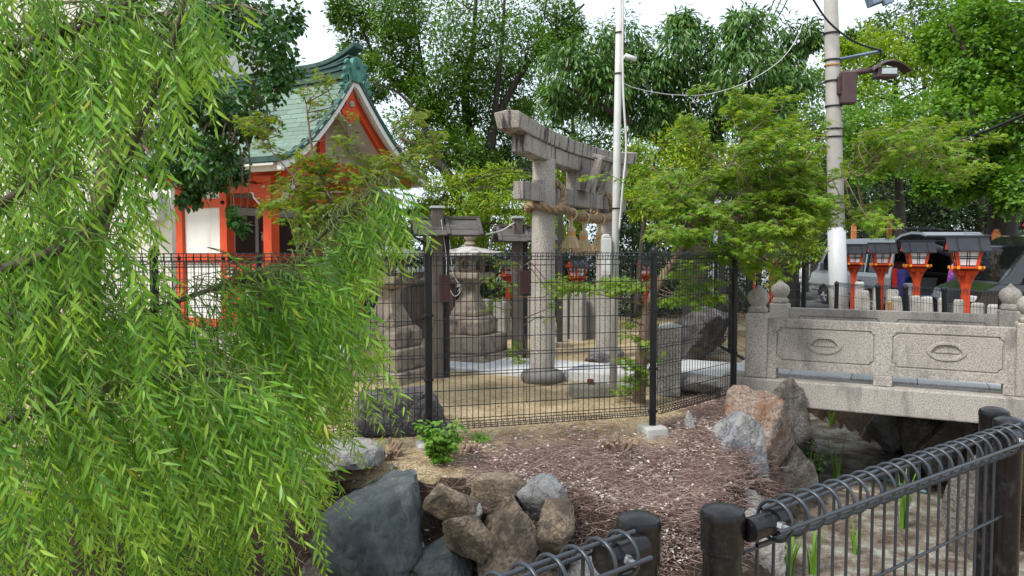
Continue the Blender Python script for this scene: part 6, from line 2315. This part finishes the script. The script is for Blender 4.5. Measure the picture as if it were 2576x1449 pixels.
# yellow-green climber over the pergola
for (lb, cl_, jit) in (('yellow green climber billowing over the pergola beside the shrine', [(1075, 500, 40, 13.4), (1120, 480, 42, 13.4), (1170, 470, 42, 13.6), (1220, 465, 42, 13.8), (1270, 455, 42, 14), (1310, 470, 40, 14.2), (1350, 520, 40, 14.2), (1100, 540, 42, 13.4), (1160, 530, 45, 13.4), (1220, 525, 45, 13.6), (1280, 520, 45, 13.8), (1020, 560, 42, 13.8),
                                                                                                    (1150, 590, 35, 13.6), (1230, 580, 40, 13.8), (1300, 580, 40, 14), (1370, 600, 40, 14.2), (1430, 560, 40, 14.2), (1440, 470, 40, 14.2), (1400, 440, 40, 14.2), (990, 600, 35, 14)], .5),
                       ('yellow green climber mounding behind the far torii pillar', [(1600, 420, 45, 13.2), (1650, 390, 48, 13.2), (1700, 370, 48, 13.2), (1760, 370, 45, 13.4), (1640, 450, 45, 13), (1700, 440, 50, 13), (1770, 430, 48, 13.2), (1830, 420, 45, 13.4), (1620, 510, 40, 13), (1690, 510, 45, 13), (1880, 400, 42, 13.6), (1560, 470, 35, 13.4)], .4)):
    tree('pergola_climber', lb, 'climber', [[(P(cl_[0][0], 800, 13.6), .05), (P(cl_[0][0] + 20, 560, 13.6), .04), (P(cl_[1][0], cl_[1][1], 13.6), .02)]],
         C(cl_, 13.5, jit), 'long', L_VINE, M_BARK, (.07, .12), (12, .42), 50, .55, twig_r=.006)
# heart-leaved dark tree over the shrine roof
bt = Vector((-5.3, 8.9, 0))
st = [[(bt, .16), (P(275, 420, 8.8), .12), (P(235, 300, 8.7), .1), (P(150, 200, 8.6), .08), (P(60, 40, 8.6), .05)],
      [(P(285, 450, 8.8), .09), (P(300, 330, 8.8), .08), (P(330, 200, 8.8), .07), (P(420, 80, 8.8), .05), (P(520, 20, 8.8), .03)],
      [(P(295, 380, 8.8), .07), (P(400, 330, 9), .05), (P(500, 300, 9), .035), (P(640, 280, 9), .015)]]
tree('heart_leaf_tree', 'dark heart-leaved tree reaching over the copper roof', 'tree', st,
     C([(440, 30, 66), (520, 30, 62), (600, 30, 58), (680, 30, 48), (400, 110, 60), (480, 110, 55), (545, 90, 40), (640, 90, 46), (700, 110, 40), (720, 60, 34), (430, 190, 55), (500, 190, 40), (690, 170, 36), (720, 175, 24), (450, 260, 52), (520, 260, 52), (580, 250, 44), (640, 235, 34, 8.9, .5), (690, 225, 30, 8.9, .6),
        (480, 330, 48), (550, 320, 46), (620, 310, 40, 8.9, .5), (670, 300, 34, 8.9, .5), (500, 390, 42), (570, 385, 42), (470, 440, 42), (540, 440, 34), (590, 430, 26), (330, 90, 60), (300, 180, 60), (340, 260, 55), (240, 60, 60), (380, 340, 50),
        (583, 525, 12, 8.9, .2), (592, 552, 13, 8.9, .3), (602, 578, 13, 8.9, .3), (618, 572, 10, 8.9, .2), (560, 400, 30), (400, 420, 40), (300, 20, 60), (480, 490, 22), (350, 30, 50)], 8.9, .8, 1.3),
     'heart', L_TALLOW, M_BARKLT, (.05, .088), (17, .3), 17, .9, base=bt, twig_r=.004, hollow=.05, spread=1.3)

# ------------------------------------------------------------------ maples


def maple(name, label, stems, sprays, lmat, per=34, size=(.035, .06), base=None, tint=.15):
    """sprays: (start, end, width): layered horizontal fans of leaves"""
    root = empty(name, base, 0, label, 'tree')
    off = Vector(base)
    tm = MB()
    nodes = []
    for stt in stems:
        pts = spline([p for p, _ in stt], 6)
        rs = np.interp(np.linspace(0, len(stt) - 1, len(pts)), range(len(stt)), [r for _, r in stt])
        tm.tube([p - off for p in pts], list(rs), 10)
        nodes += pts
    A, X, Uu, S, T = [], [], [], [], []
    for (p0, p1, wd) in sprays:
        p0, p1 = Vector(p0), Vector(p1)
        j = min(range(len(nodes)), key=lambda i: (nodes[i] - p0).length)
        L = (p1 - p0).length
        mid = p0.lerp(p1, .5) + Vector((0, 0, .1 * L))
        main = spline([nodes[j], p0, mid, p1], 6)
        tm.tube([p - off for p in main], list(np.linspace(.0065, .002, len(main))), 5)
        d = (p1 - p0).normalized()
        sd = d.cross(Vector((0, 0, 1))).normalized()
        ntw = max(3, int(L / .09))
        for k in range(ntw):
            t = (k + .5) / ntw
            q = main[min(len(main) - 1, int(6 + t * (len(main) - 7)))]
            for s in (-1, 1):
                if rnd.random() < .15:
                    continue
                tl = wd * (1 - .55 * t) * rnd.uniform(.6, 1.15)
                e = q + (sd * s * .8 + d * .7 + Vector((0, 0, rnd.uniform(-.35, .2)))).normalized() * tl
                tw = spline([q, q.lerp(e, .5) + Vector((0, 0, .04 * tl)), e], 4)
                tm.tube([p - off for p in tw], list(np.linspace(.0022, .001, len(tw))), 3)
                n = max(3, int(per * tl))
                for m_ in range(n):
                    u = rnd.uniform(.15, 1.05)
                    c = q.lerp(e, u) + Vector((rnd.gauss(0, .025), rnd.gauss(0, .025), rnd.gauss(-.01, .022)))
                    ax = (e - q).normalized() * .8 + Vector((rnd.gauss(0, .6), rnd.gauss(0, .6), -.35 + rnd.gauss(0, .2)))
                    A.append(c - off)
                    X.append(ax)
                    Uu.append((rnd.gauss(0, .3), rnd.gauss(0, .3) - .1, 1))
                    S.append(rnd.uniform(*size))
                    T.append(min(1, max(0, tint + .6 * (u * t) + rnd.gauss(0, .15))))
    tm.build('trunk', M_BARKLT, root, fix=False, smooth=True)
    leaves_mesh('crown', 'maple', np.array([a[:] for a in A]), np.array([x[:] for x in X]), np.array(Uu), S, lmat, root, T)
    return root


def sprays_in(regs, seed):
    """regions: (x0, y0, x1, y1, dmin, dmax, n, length picture units, heading deg(0=right, 180=left), width)"""
    r = random.Random(seed)
    out = []
    for (x0, y0, x1, y1, d0, d1, n, ln, hd_, wd) in regs:
        for _ in range(n):
            x, y, d = r.uniform(x0, x1), r.uniform(y0, y1), r.uniform(d0, d1)
            a = R(hd_ + r.uniform(-35, 35))
            l = ln * r.uniform(.7, 1.2)
            p0 = P(x, y, d)
            p1 = P(x + math.cos(a) * l, y - math.sin(a) * l * .55, d + r.uniform(-.5, .5))
            out.append((p0, p1, wd * r.uniform(.8, 1.2)))
    return out


mb_ = G(1606, 1012, -.02)
MT = [[(mb_ - Vector((0, 0, .1)), .075), (P(1612, 920, 7.9), .06), (P(1622, 830, 7.95), .057), (P(1636, 760, 8.0), .052), (P(1672, 690, 8.1), .045), (P(1722, 620, 8.2), .04), (P(1770, 540, 8.3), .03), (P(1830, 430, 8.4), .02), (P(1880, 320, 8.4), .01), (P(1900, 250, 8.4), .005)],
      [(P(1722, 620, 8.2), .03), (P(1830, 560, 8.0), .024), (P(1980, 500, 7.9), .018), (P(2150, 430, 7.8), .012), (P(2320, 380, 7.7), .007), (P(2450, 345, 7.6), .004)],
      [(P(1770, 540, 8.3), .02), (P(1700, 480, 8.4), .014), (P(1640, 420, 8.5), .007)],
      [(P(1980, 500, 7.9), .014), (P(2030, 400, 7.9), .01), (P(2090, 320, 7.9), .005)],
      [(P(1830, 430, 8.4), .012), (P(1760, 350, 8.5), .008), (P(1735, 260, 8.5), .004)]]
sp_ = sprays_in([(1690, 470, 1800, 600, 7.6, 8.8, 16, 80, 200, .26), (1740, 440, 1960, 610, 7.4, 8.8, 34, 130, 0, .32), (1850, 330, 2030, 470, 7.5, 8.7, 24, 95, 60, .26), (1950, 400, 2050, 560, 7.3, 8.5, 20, 90, 0, .26),
                 (2120, 340, 2250, 450, 7.4, 8.2, 11, 110, 20, .22), (2200, 340, 2400, 460, 7.3, 8.0, 14, 130, 15, .22), (1850, 260, 1960, 340, 8.0, 8.6, 10, 80, 80, .2), (1720, 250, 1770, 400, 8.2, 8.7, 7, 70, 90, .18),
                 (1650, 560, 1900, 650, 7.5, 8.6, 22, 110, 340, .28), (1940, 520, 2030, 590, 7.4, 8.2, 8, 90, 340, .22), (2120, 480, 2200, 560, 7.4, 8.0, 6, 80, 330, .18),  (1660, 440, 1740, 520, 8.0, 8.8, 7, 70, 170, .2), (1600, 475, 1610, 485, 8.0, 8.1, 1, 190, 188, .06)], 5)
sp_ += sprays_in([(1620, 690, 1760, 760, 7.7, 8.6, 12, 90, 20, .22), (1560, 690, 1640, 760, 7.8, 8.4, 6, 90, 180, .2), (1575, 800, 1620, 1000, 7.7, 8.0, 12, 45, 180, .09), (1600, 850, 1640, 1000, 7.7, 8.0, 6, 40, 0, .08), (1440, 700, 1560, 745, 7.9, 8.3, 5, 90, 190, .16)], 6)
maple('maple_tree', 'green maple with a slim leaning trunk spreading beside the torii', MT, sp_, L_MAPLE, 78, (.036, .064), mb_)

lb_ = G(837, 1068, -.02)
ML = [[(lb_ - Vector((0, 0, .1)), .06), (P(838, 950, 7.0), .05), (P(842, 820, 7.1), .045), (P(835, 700, 7.2), .04), (P(850, 600, 7.3), .032), (P(830, 500, 7.4), .024), (P(790, 400, 7.5), .014), (P(770, 260, 7.5), .006)],
      [(P(850, 600, 7.3), .022), (P(900, 520, 7.3), .016), (P(950, 440, 7.2), .008), (P(1010, 350, 7.2), .004)], [(P(835, 560, 7.4), .016), (P(770, 480, 7.5), .012), (P(700, 400, 7.6), .006), (P(640, 330, 7.6), .003)]]
sl_ = sprays_in([(720, 430, 940, 570, 7.0, 8.0, 32, 90, 90, .24), (640, 300, 740, 400, 7.3, 7.9, 6, 80, 150, .18), (760, 340, 900, 430, 7.1, 7.8, 6, 90, 80, .16), (880, 380, 1010, 480, 7.0, 7.6, 12, 100, 45, .2), (700, 500, 900, 580, 7.0, 7.8, 16, 90, 250, .22), (740, 200, 800, 300, 7.3, 7.6, 4, 70, 90, .14),
                 (820, 200, 840, 320, 7.3, 7.5, 2, 90, 90, .12), (990, 300, 1090, 430, 7.1, 7.4, 8, 70, 50, .16)], 8)
sl_ += sprays_in([(800, 700, 900, 950, 6.9, 7.4, 10, 60, 0, .15), (1060, 630, 1090, 760, 7.6, 8.2, 0, 60, 0, .12)], 9)
maple('maple_tree', 'bronze tinged maple before the shrine porch', ML, sl_, L_MAPLE2, 76, (.034, .058), lb_, .1)
# slender sprays hanging near the pillar
sb_ = Vector((.15, 7.9, 0))
MS = [[(sb_, .006), (P(1322, 860, 7.9), .005), (P(1290, 760, 7.9), .004), (P(1300, 690, 7.9), .003), (P(1340, 650, 7.9), .002)]]
maple('maple_sapling', 'thin maple sapling growing before the torii pillar', MS, sprays_in([(1250, 660, 1330, 780, 7.8, 8.0, 7, 60, 150, .1), (1340, 720, 1400, 850, 7.8, 8.0, 5, 50, 20, .08), (1300, 840, 1345, 930, 7.8, 8.0, 3, 30, 200, .07)], 11), L_MAPLE, 40, (.035, .055), sb_)

# broadleaf sapling beyond the bridge
bb = P(1975, 790, 11.2)
bb.z = -.1
tree('broadleaf_sapling', 'glossy broadleaf sapling leaning over the bridge head', 'tree', [[(bb, .05), (P(1975, 740, 11), .035), (P(1960, 690, 10.9), .03), (P(1990, 640, 10.8), .02), (P(2010, 590, 10.7), .012)], [(P(1960, 690, 10.9), .02), (P(2040, 660, 10.6), .012), (P(2070, 630, 10.5), .006)]],
     C([(1940, 590, 30), (1985, 580, 32), (2020, 610, 30), (2055, 630, 24), (1970, 630, 26), (2000, 660, 24), (1920, 620, 26), (2030, 570, 22), (1950, 700, 20), (1990, 560, 22), (1900, 650, 20)], 10.7, .25), 'ovate', L_VINE, M_BARK, (.05, .085), (9, .4), 17, .35, base=bb, twig_r=.005)

# ------------------------------------------------------------------ weeping willow in front
wil = empty('willow_tree', (-3.6, 3.4, 0), 0, 'weeping willow whose pale green fronds curtain one side', 'tree')
WO = Vector(wil.location)
WB = [
    ([(-620, 1900, 3.3), (-500, 1100, 3.3), (-380, 500, 3.3), (-260, 50, 3.3), (-60, -160, 3.4), (140, -250, 3.4)], .16, .04),
    ([(-300, 760, 3.3), (-60, 700, 3.2), (160, 620, 3.1), (262, 545, 3.4), (330, 380, 3.4), (400, 200, 3.4), (452, 50, 3.4), (480, -80, 3.4)], .026, .008),
    ([(-200, 400, 3.4), (-20, 250, 3.4), (120, 120, 3.4), (280, 30, 3.4), (400, -30, 3.4)], .02, .006),
    ([(-330, 1000, 3.5), (60, 930, 3.6), (260, 830, 3.7), (440, 760, 3.8), (580, 715, 3.9), (690, 705, 4.0), (760, 725, 4.0)], .022, .004),
    ([(-300, 1150, 4.0), (250, 1120, 4.1), (500, 990, 4.2), (640, 850, 4.3), (700, 735, 4.3), (770, 640, 4.35), (850, 548, 4.4), (930, 490, 4.4), (985, 455, 4.4)], .022, .004),
    ([(-300, 1150, 3.1), (0, 1060, 3.1), (230, 990, 3.2), (430, 950, 3.3), (560, 945, 3.4), (630, 985, 3.4)], .02, .004),
    ([(-300, 700, 3.2), (-80, 560, 3.2), (80, 470, 3.2), (190, 440, 3.2)], .03, .006),
    ([(-200, 200, 3.2), (60, 110, 3.3), (250, 60, 3.4), (380, 40, 3.4)], .018, .005),
    ([(-300, 900, 3.2), (-50, 820, 3.2), (110, 770, 3.2), (240, 760, 3.2)], .025, .006),
    ([(60, 930, 3.6), (250, 880, 4.1), (420, 850, 4.5), (560, 830, 4.6), (650, 850, 4.6)], .014, .004),
]
wm = MB()
paths = []
for pts, r0, r1 in WB:
    q = spline([P(*p) for p in pts], 10)
    wm.tube([p - WO for p in q], list(np.linspace(r0, r1, len(q))), 9)
    paths.append(q)
wm.tube([Vector((-3.6, 3.4, -1.0)) - WO, Vector((-3.62, 3.4, .2)) - WO, paths[0][6] - WO], [.26, .2, .15], 14)
wm.build('trunk', mat('willow_bark', (0.1, 0.085, 0.06), (0.055, 0.045, 0.035), scale=8, rough=.95, bump=.5, bscale=30), wil, smooth=True, fix=False)
tw = MB()
WA, WX, WU, WS, WT = [], [], [], [], []
rw = random.Random(21)


def frond(p0, head, length, stiff=.35, lf=1.0, dens=1.0, drift=0.0):
    step = .025
    n = max(6, int(length / step))
    p = Vector(p0)
    h = Vector(head).normalized()
    pts = [p.copy()]
    dn = Vector((0, 0, -1))
    swx, swy = rw.uniform(-.1, .1), rw.uniform(-.1, .1)
    az = rw.uniform(-1.0, 1.0) + (math.pi if rw.random() < .5 else 0)
    s0 = Vector((math.cos(az), math.sin(az), 0))
    for i in range(n):
        t = i / n
        k = min(1.0, (t / stiff)) if stiff > 0 else 1.0
        d = (h * (1 - k) + dn * (.25 + .9 * k) + Vector((swx + drift, swy, 0)) + h * .22).normalized()
        p = p + d * step
        pts.append(p.copy())
        if i > 1:
            side = (s0 - d * s0.dot(d))
            if side.length < .1:
                side = d.cross(Vector((1, 0, 0)))
            side.normalize()
            sd = Matrix.Rotation((0 if i % 2 else math.pi) + rw.gauss(0, .45), 3, d) @ side
            if rw.random() > dens:
                continue
            tp = 1.0 if t < .8 else 1.0 - (t - .8) * 2.6
            L = (.045 + .058 * rw.random() ** 1.2) * lf * max(.4, tp) * (0.75 + .25 * min(1, t * 6))
            a = d * rw.uniform(.55, .9) + sd * rw.uniform(.5, .85) + dn * rw.uniform(-.05, .25)
            WA.append(p - WO)
            WX.append(a)
            nv = d.cross(side)
            if nv.y > 0:
                nv = -nv
            WU.append(nv + Vector((rw.gauss(0, .35), rw.gauss(0, .35), .25 + rw.gauss(0, .35))))
            WS.append(L)
            WT.append(max(0.0, min(1.0, (t - .55) * 1.6 + rw.gauss(0, .1))))
    tw.tube([q - WO for q in pts[::3] + [pts[-1]]], list(np.linspace(.0024, .0009, len(pts[::3]) + 1)), 4, cap=False)


def fronds_on(path, a, b, n, lmin, lmax, head, spread=50, stiff=.35, off=.0, lf=1.0, dens=1.0, drift=0.0):
    m = len(path)
    for _ in range(n):
        t = rw.uniform(a, b) * (m - 1)
        i = min(m - 2, int(t))
        p = path[i].lerp(path[i + 1], t - i)
        tip = p
        if off > 0:
            tip = p + Vector((rw.gauss(0, off), rw.gauss(0, off), rw.gauss(0, off * .7)))
            tw.tube([p - WO, p.lerp(tip, .5) - WO + Vector((0, 0, .05)), tip - WO], [.004, .003, .0022], 4, cap=False)
        hz_ = R(head + rw.uniform(-spread, spread))
        h = Vector((math.cos(hz_), rw.uniform(-.5, .5), math.sin(hz_)))
        frond(tip, h, rw.uniform(lmin, lmax), stiff, lf, dens, drift * rw.uniform(.4, 1.3))


fronds_on(paths[0], .55, .9, 60, .5, .9, -40, 40, .3, .2)
fronds_on(paths[1], .45, 1, 75, .2, .4, -40, 40, .5, .05)
fronds_on(paths[1], .1, .42, 40, .4, .8, -50, 50, .35, .15)
fronds_on(paths[2], .2, .9, 75, .3, .6, -30, 40, .4, .12)
fronds_on(paths[7], .2, .9, 55, .3, .55, -30, 45, .4, .14)
fronds_on(paths[3], .15, 1, 130, .5, 1.0, -25, 38, .38, .12, drift=.3)
fronds_on(paths[3], .6, 1, 34, .3, .6, -5, 30, .55, .06, drift=.4)
fronds_on(paths[4], .2, .6, 95, .5, .95, -25, 38, .36, .14, drift=.28)
fronds_on(paths[4], .55, 1, 95, .25, .5, -22, 38, .35, .05, drift=.25)
fronds_on(paths[5], .15, 1, 105, .5, .9, -30, 42, .35, .12, drift=.32)
fronds_on(paths[6], .2, 1, 55, .35, .7, -45, 45, .35, .1)
fronds_on(paths[8], .2, 1, 70, .5, .9, -45, 45, .35, .12)
fronds_on(paths[9], .1, 1, 90, .6, 1.05, -30, 42, .35, .16, drift=.28)
# inner curtain
for _ in range(150):
    x = rw.uniform(-120, 740)
    y = rw.uniform(880, 1180)
    if x > 560 and y < 820:
        continue
    frond(P(x, y, rw.uniform(3.9, 4.9)), Vector((rw.uniform(-.3, .7), rw.uniform(-.4, .4), -.2)), rw.uniform(.6, 1.0), .3, 1.0)
for _ in range(130):
    frond(P(rw.uniform(-150, 230), rw.uniform(330, 700), rw.uniform(3.1, 4.3)), Vector((rw.uniform(-.4, .3), rw.uniform(-.4, .4), -.1)), rw.uniform(.45, .9), .3, 1.0)
for _ in range(70):
    frond(P(rw.uniform(-150, 260), rw.uniform(-80, 260), rw.uniform(3.1, 4.1)), Vector((rw.uniform(-.4, .3), rw.uniform(-.4, .4), -.1)), rw.uniform(.4, .8), .3, 1.0)
for _ in range(120):
    frond(P(rw.uniform(-140, 700), rw.uniform(1080, 1330), rw.uniform(3.3, 4.5)), Vector((rw.uniform(-.3, .5), rw.uniform(-.4, .4), -.2)), rw.uniform(.5, .85), .3, 1.0)
for _ in range(60):
    frond(P(rw.uniform(-120, 330), rw.uniform(-120, 330), rw.uniform(3.0, 3.7)), Vector((rw.uniform(-.3, .5), rw.uniform(-.4, .4), -.1)), rw.uniform(.35, .65), .35, 1.0)
tw.build('twigs', M_TWIG, wil, fix=False)
leaves_mesh('crown', 'lance', np.array([a[:] for a in WA]), np.array([a[:] for a in WX]), np.array([a[:] for a in WU]), WS, L_WILLOW, wil, WT)
print('willow leaves', len(WA))

# ------------------------------------------------------------------ small plants


def shrub(name, label, cat, x, y, d, hpx, wpx, n, seed, leaf='heart', lm=None, size=(.03, .06)):
    r = random.Random(seed)
    b = P(x, y, d)
    b.z = gz1(b.x, b.y)
    e = empty(name, b, 0, label, cat)
    H, Wd = hpx * d / F, wpx * d / F
    tm = MB()
    A, X, Uu, S = [], [], [], []
    for k in range(n):
        an = r.uniform(0, 6.28)
        q = Vector((math.cos(an) * Wd * .5 * r.uniform(.2, 1), math.sin(an) * Wd * .4 * r.uniform(.2, 1), H * r.uniform(.55, 1.05)))
        pts = spline([Vector((q.x * .15, q.y * .15, 0)), Vector((q.x * .5, q.y * .5, q.z * .6)), q], 5)
        tm.tube(pts, list(np.linspace(.004, .002, len(pts))), 4)
        for i, p in enumerate(pts[2:]):
            for s in range(3):
                dv = Vector((r.gauss(0, 1), r.gauss(0, 1), r.gauss(-.2, .4)))
                A.append((p + dv.normalized() * .02)[:])
                X.append(dv[:])
                Uu.append((r.gauss(0, .3), r.gauss(0, .3) - .3, 1))
                S.append(r.uniform(*size))
    tm.build('stems', M_TWIG, e, fix=False)
    leaves_mesh('foliage', leaf, A, X, Uu, S, lm or L_SHRUB, e)
    return e


shrub('young_shrub', 'fresh green heart-leaved shrub at the foot of the fence post', 'shrub', 1105, 1195, 5.85, 110, 130, 26, 4)
shrub('small_weed', 'tiny bright weed growing on the blue grey boulder', 'weed', 1365, 1300, 5.15, 35, 30, 5, 5, 'ovate', size=(.025, .045))
shrub('small_weed', 'small green weed between the near fence posts low down', 'weed', 1715, 1400, 4.8, 40, 50, 6, 6, 'ovate', size=(.03, .05))
shrub('small_weed', 'little yellow green weed beside the leaning pinkish boulder', 'weed', 1835, 1085, 7.1, 20, 40, 5, 7, 'ovate', size=(.02, .035))
shrub('small_weed', 'ivy like weed climbing at the bridge post foot', 'weed', 1885, 985, 7.85, 45, 45, 9, 8, 'heart', L_MAPLE, size=(.03, .05))
shrub('small_weed', 'low tuft of weed at the gravel edge under the fence', 'weed', 1210, 1092, 6.4, 18, 50, 10, 9, 'lance', size=(.04, .07))
shrub('dark_shrub', 'dark leafy shrub in the shade under the bridge end', 'shrub', 2035, 1170, 7.7, 130, 110, 26, 10, 'ovate', L_HEDGE, size=(.04, .07))
shrub('small_weed', 'weed with reddish leaves low beside the near capped posts', 'weed', 1690, 1449, 4.5, 40, 60, 8, 12, 'ovate', L_MAPLE2, size=(.03, .05))


def iris(label, x, y, d, hpx, n, seed):
    r = random.Random(seed)
    b = G(x, y, -.92)
    b.z = gz1(b.x, b.y)
    d = b.y
    e = empty('iris_clump', b, 0, label, 'iris', 'iris clumps in the drained pond')
    H = hpx * d / F
    for k in range(n):
        an = r.uniform(0, 6.28)
        ln = H * r.uniform(.6, 1.05)
        sp = r.uniform(.05, .35)
        base = Vector((math.cos(an) * .04 * r.random(), math.sin(an) * .04 * r.random(), -.02))
        dr_ = Vector((math.cos(an), math.sin(an), 0))
        sd = dr_.cross(Vector((0, 0, 1)))
        vs, fs = [], []
        for i in range(6):
            t = i / 5
            c = base + Vector((0, 0, ln * t * (1 - .15 * sp * t))) + dr_ * (ln * sp * t * t)
            w_ = .011 * (1 - t ** 2.2) + .0006
            vs += [c - sd * w_, c + sd * w_, ]
        for i in range(5):
            fs.append((2 * i, 2 * i + 1, 2 * i + 3, 2 * i + 2))
        MB().add(vs, fs).build('blade', L_SHRUB, e, fix=False)
    return e


iris('large iris clump low in the corner behind the near rails', 1985, 1449, 4.9, 150, 18, 1)
iris('iris clump standing next to the grey pond boulder', 2045, 1440, 5.3, 140, 12, 2)
iris('iris clump in mid pond seen between fence wires', 2270, 1330, 6.0, 170, 14, 3)
iris('tall iris spears by the shaded water line', 2105, 1215, 7.0, 150, 7, 4)
iris('iris clump beyond the bridge near its abutment', 2092, 1075, 10.2, 75, 10, 5)
iris('iris clump beyond the middle of the bridge', 2230, 1090, 10.0, 70, 12, 6)
iris('sparse iris shoots near the pond centre', 2150, 1400, 5.6, 110, 7, 7)
iris('short iris tuft in front of the far pond bank', 2012, 1060, 10.6, 40, 6, 8)
for lb, a, b_, mt in (('pale blue pipe lying on the pond bed', (2195, 1195, 7.9), (2330, 1235, 7.2), mat('blue_pipe', (0.2, 0.38, 0.45), rough=.5)), ('rusty pipe lying on the pond bed beside the blue one', (2080, 1225, 7.2), (2260, 1255, 6.9), mat('tan_pipe', (0.35, 0.26, 0.17), rough=.7))):
    q0, q1 = G(a[0], a[1], -.9), G(b_[0], b_[1], -.9)
    q0.z = gz1(q0.x, q0.y) + .02
    q1.z = gz1(q1.x, q1.y) + .02
    tag(MB().tube([q0, q1], .018, 10).build('pipe', mt, smooth=True), lb, 'pipe')

# ------------------------------------------------------------------ litter of twigs and dead leaves on the bank and in the pond


def litter(name, label, n, fn, mt, lmin, lmax, r0, flat=False, lift=.02, seed=1):
    rg = np.random.default_rng(seed)
    pts = []
    while len(pts) < n:
        x = rg.uniform(-2.4, 4.4, 20000)
        y = rg.uniform(4.6, 9.5, 20000)
        k = fn(x, y) > rg.uniform(0, 1, 20000)
        pts += list(zip(x[k], y[k]))
    pts = np.array(pts[:n])
    z = gz(pts[:, 0], pts[:, 1]) + rg.uniform(.0, lift, n)
    pos = np.column_stack([pts, z])
    a = rg.uniform(0, 2 * np.pi, n)
    ax = np.column_stack([np.cos(a), np.sin(a), rg.normal(0, .22, n)])
    L = rg.uniform(lmin, lmax, n)
    if flat:
        up = np.column_stack([rg.normal(0, .5, n), rg.normal(0, .5, n), np.ones(n)])
        o = leaves_mesh(name, 'ovate', pos, ax, up, L, mt, None)
    else:
        LEAF['twig'] = (np.array([(0, .5, 0), (0, -.25, .43), (0, -.25, -.43), (.5, .5, .12), (.5, -.25, .55), (.5, -.25, -.3), (1, .2, 0)], float) * np.array([1, 1, 1.0]),
                        [(0, 1, 4, 3), (1, 2, 5, 4), (2, 0, 3, 5), (3, 4, 6), (4, 5, 6), (5, 3, 6)])
        tv, tf = LEAF['twig']
        LEAF['twig2'] = (tv * np.array([1, r0 / .08, r0 / .08]), tf)
        up = np.column_stack([rg.normal(0, .3, n), rg.normal(0, .3, n), np.ones(n)])
        o = leaves_mesh(name, 'twig2', pos, ax, up, L, mt, None)
    return tag(o, label, 'litter', kind='stuff')


def litter_mat(name, stops):
    m, nt, out = nodes_of(name)
    g = nt.nodes.new('ShaderNodeNewGeometry')
    rp = ramp(nt, stops)
    nt.links.new(g.outputs['Random Per Island'], rp.inputs['Fac'])
    b = nt.nodes.new('ShaderNodeBsdfPrincipled')
    b.inputs['Roughness'].default_value = .95
    nt.links.new(rp.outputs['Color'], b.inputs['Base Color'])
    nt.links.new(b.outputs[0], out.inputs['Surface'])
    return m


LM_T = litter_mat('litter_twigs', [(0, (.13, .075, .063)), (.5, (.29, .18, .15)), (.85, (.42, .31, .26)), (1, (.58, .5, .44))])
LM_C = litter_mat('litter_leaves', [(0, (.16, .1, .07)), (.4, (.36, .28, .24)), (1, (.6, .54, .5))])
litter('twig_litter', 'reddish dry twigs covering the pond bank', 30000, lambda x, y: mulch_f(x, y) * (pond_dist(x, y) < .35), LM_T, .06, .2, .0016, lift=.05, seed=3)
litter('leaf_litter', 'bleached dry leaves scattered over the bank', 9000, lambda x, y: mulch_f(x, y) * (pond_dist(x, y) < .3) * (.12 + .88 * (wob(x, y, 4, 3) > .25)), LM_C, .02, .046, 0, True, .055, 4)
litter('pond_debris', 'brown twigs and leaves on the silty pond bed', 6000, lambda x, y: (pond_dist(x, y) > .25) * (.25 + .75 * (wob(x, y, 2.4, 1) > .2)), LM_T, .03, .09, .0014, lift=.012, seed=5)
litter('gravel_leaves', 'stray dead leaves on the yellow gravel', 1500, lambda x, y: (pond_dist(x, y) < -.2) * (x < 3) * (.3 + .7 * (wob(x, y, 1.7, 2) > .3)) * .8, LM_C, .012, .03, 0, True, .006, 6)
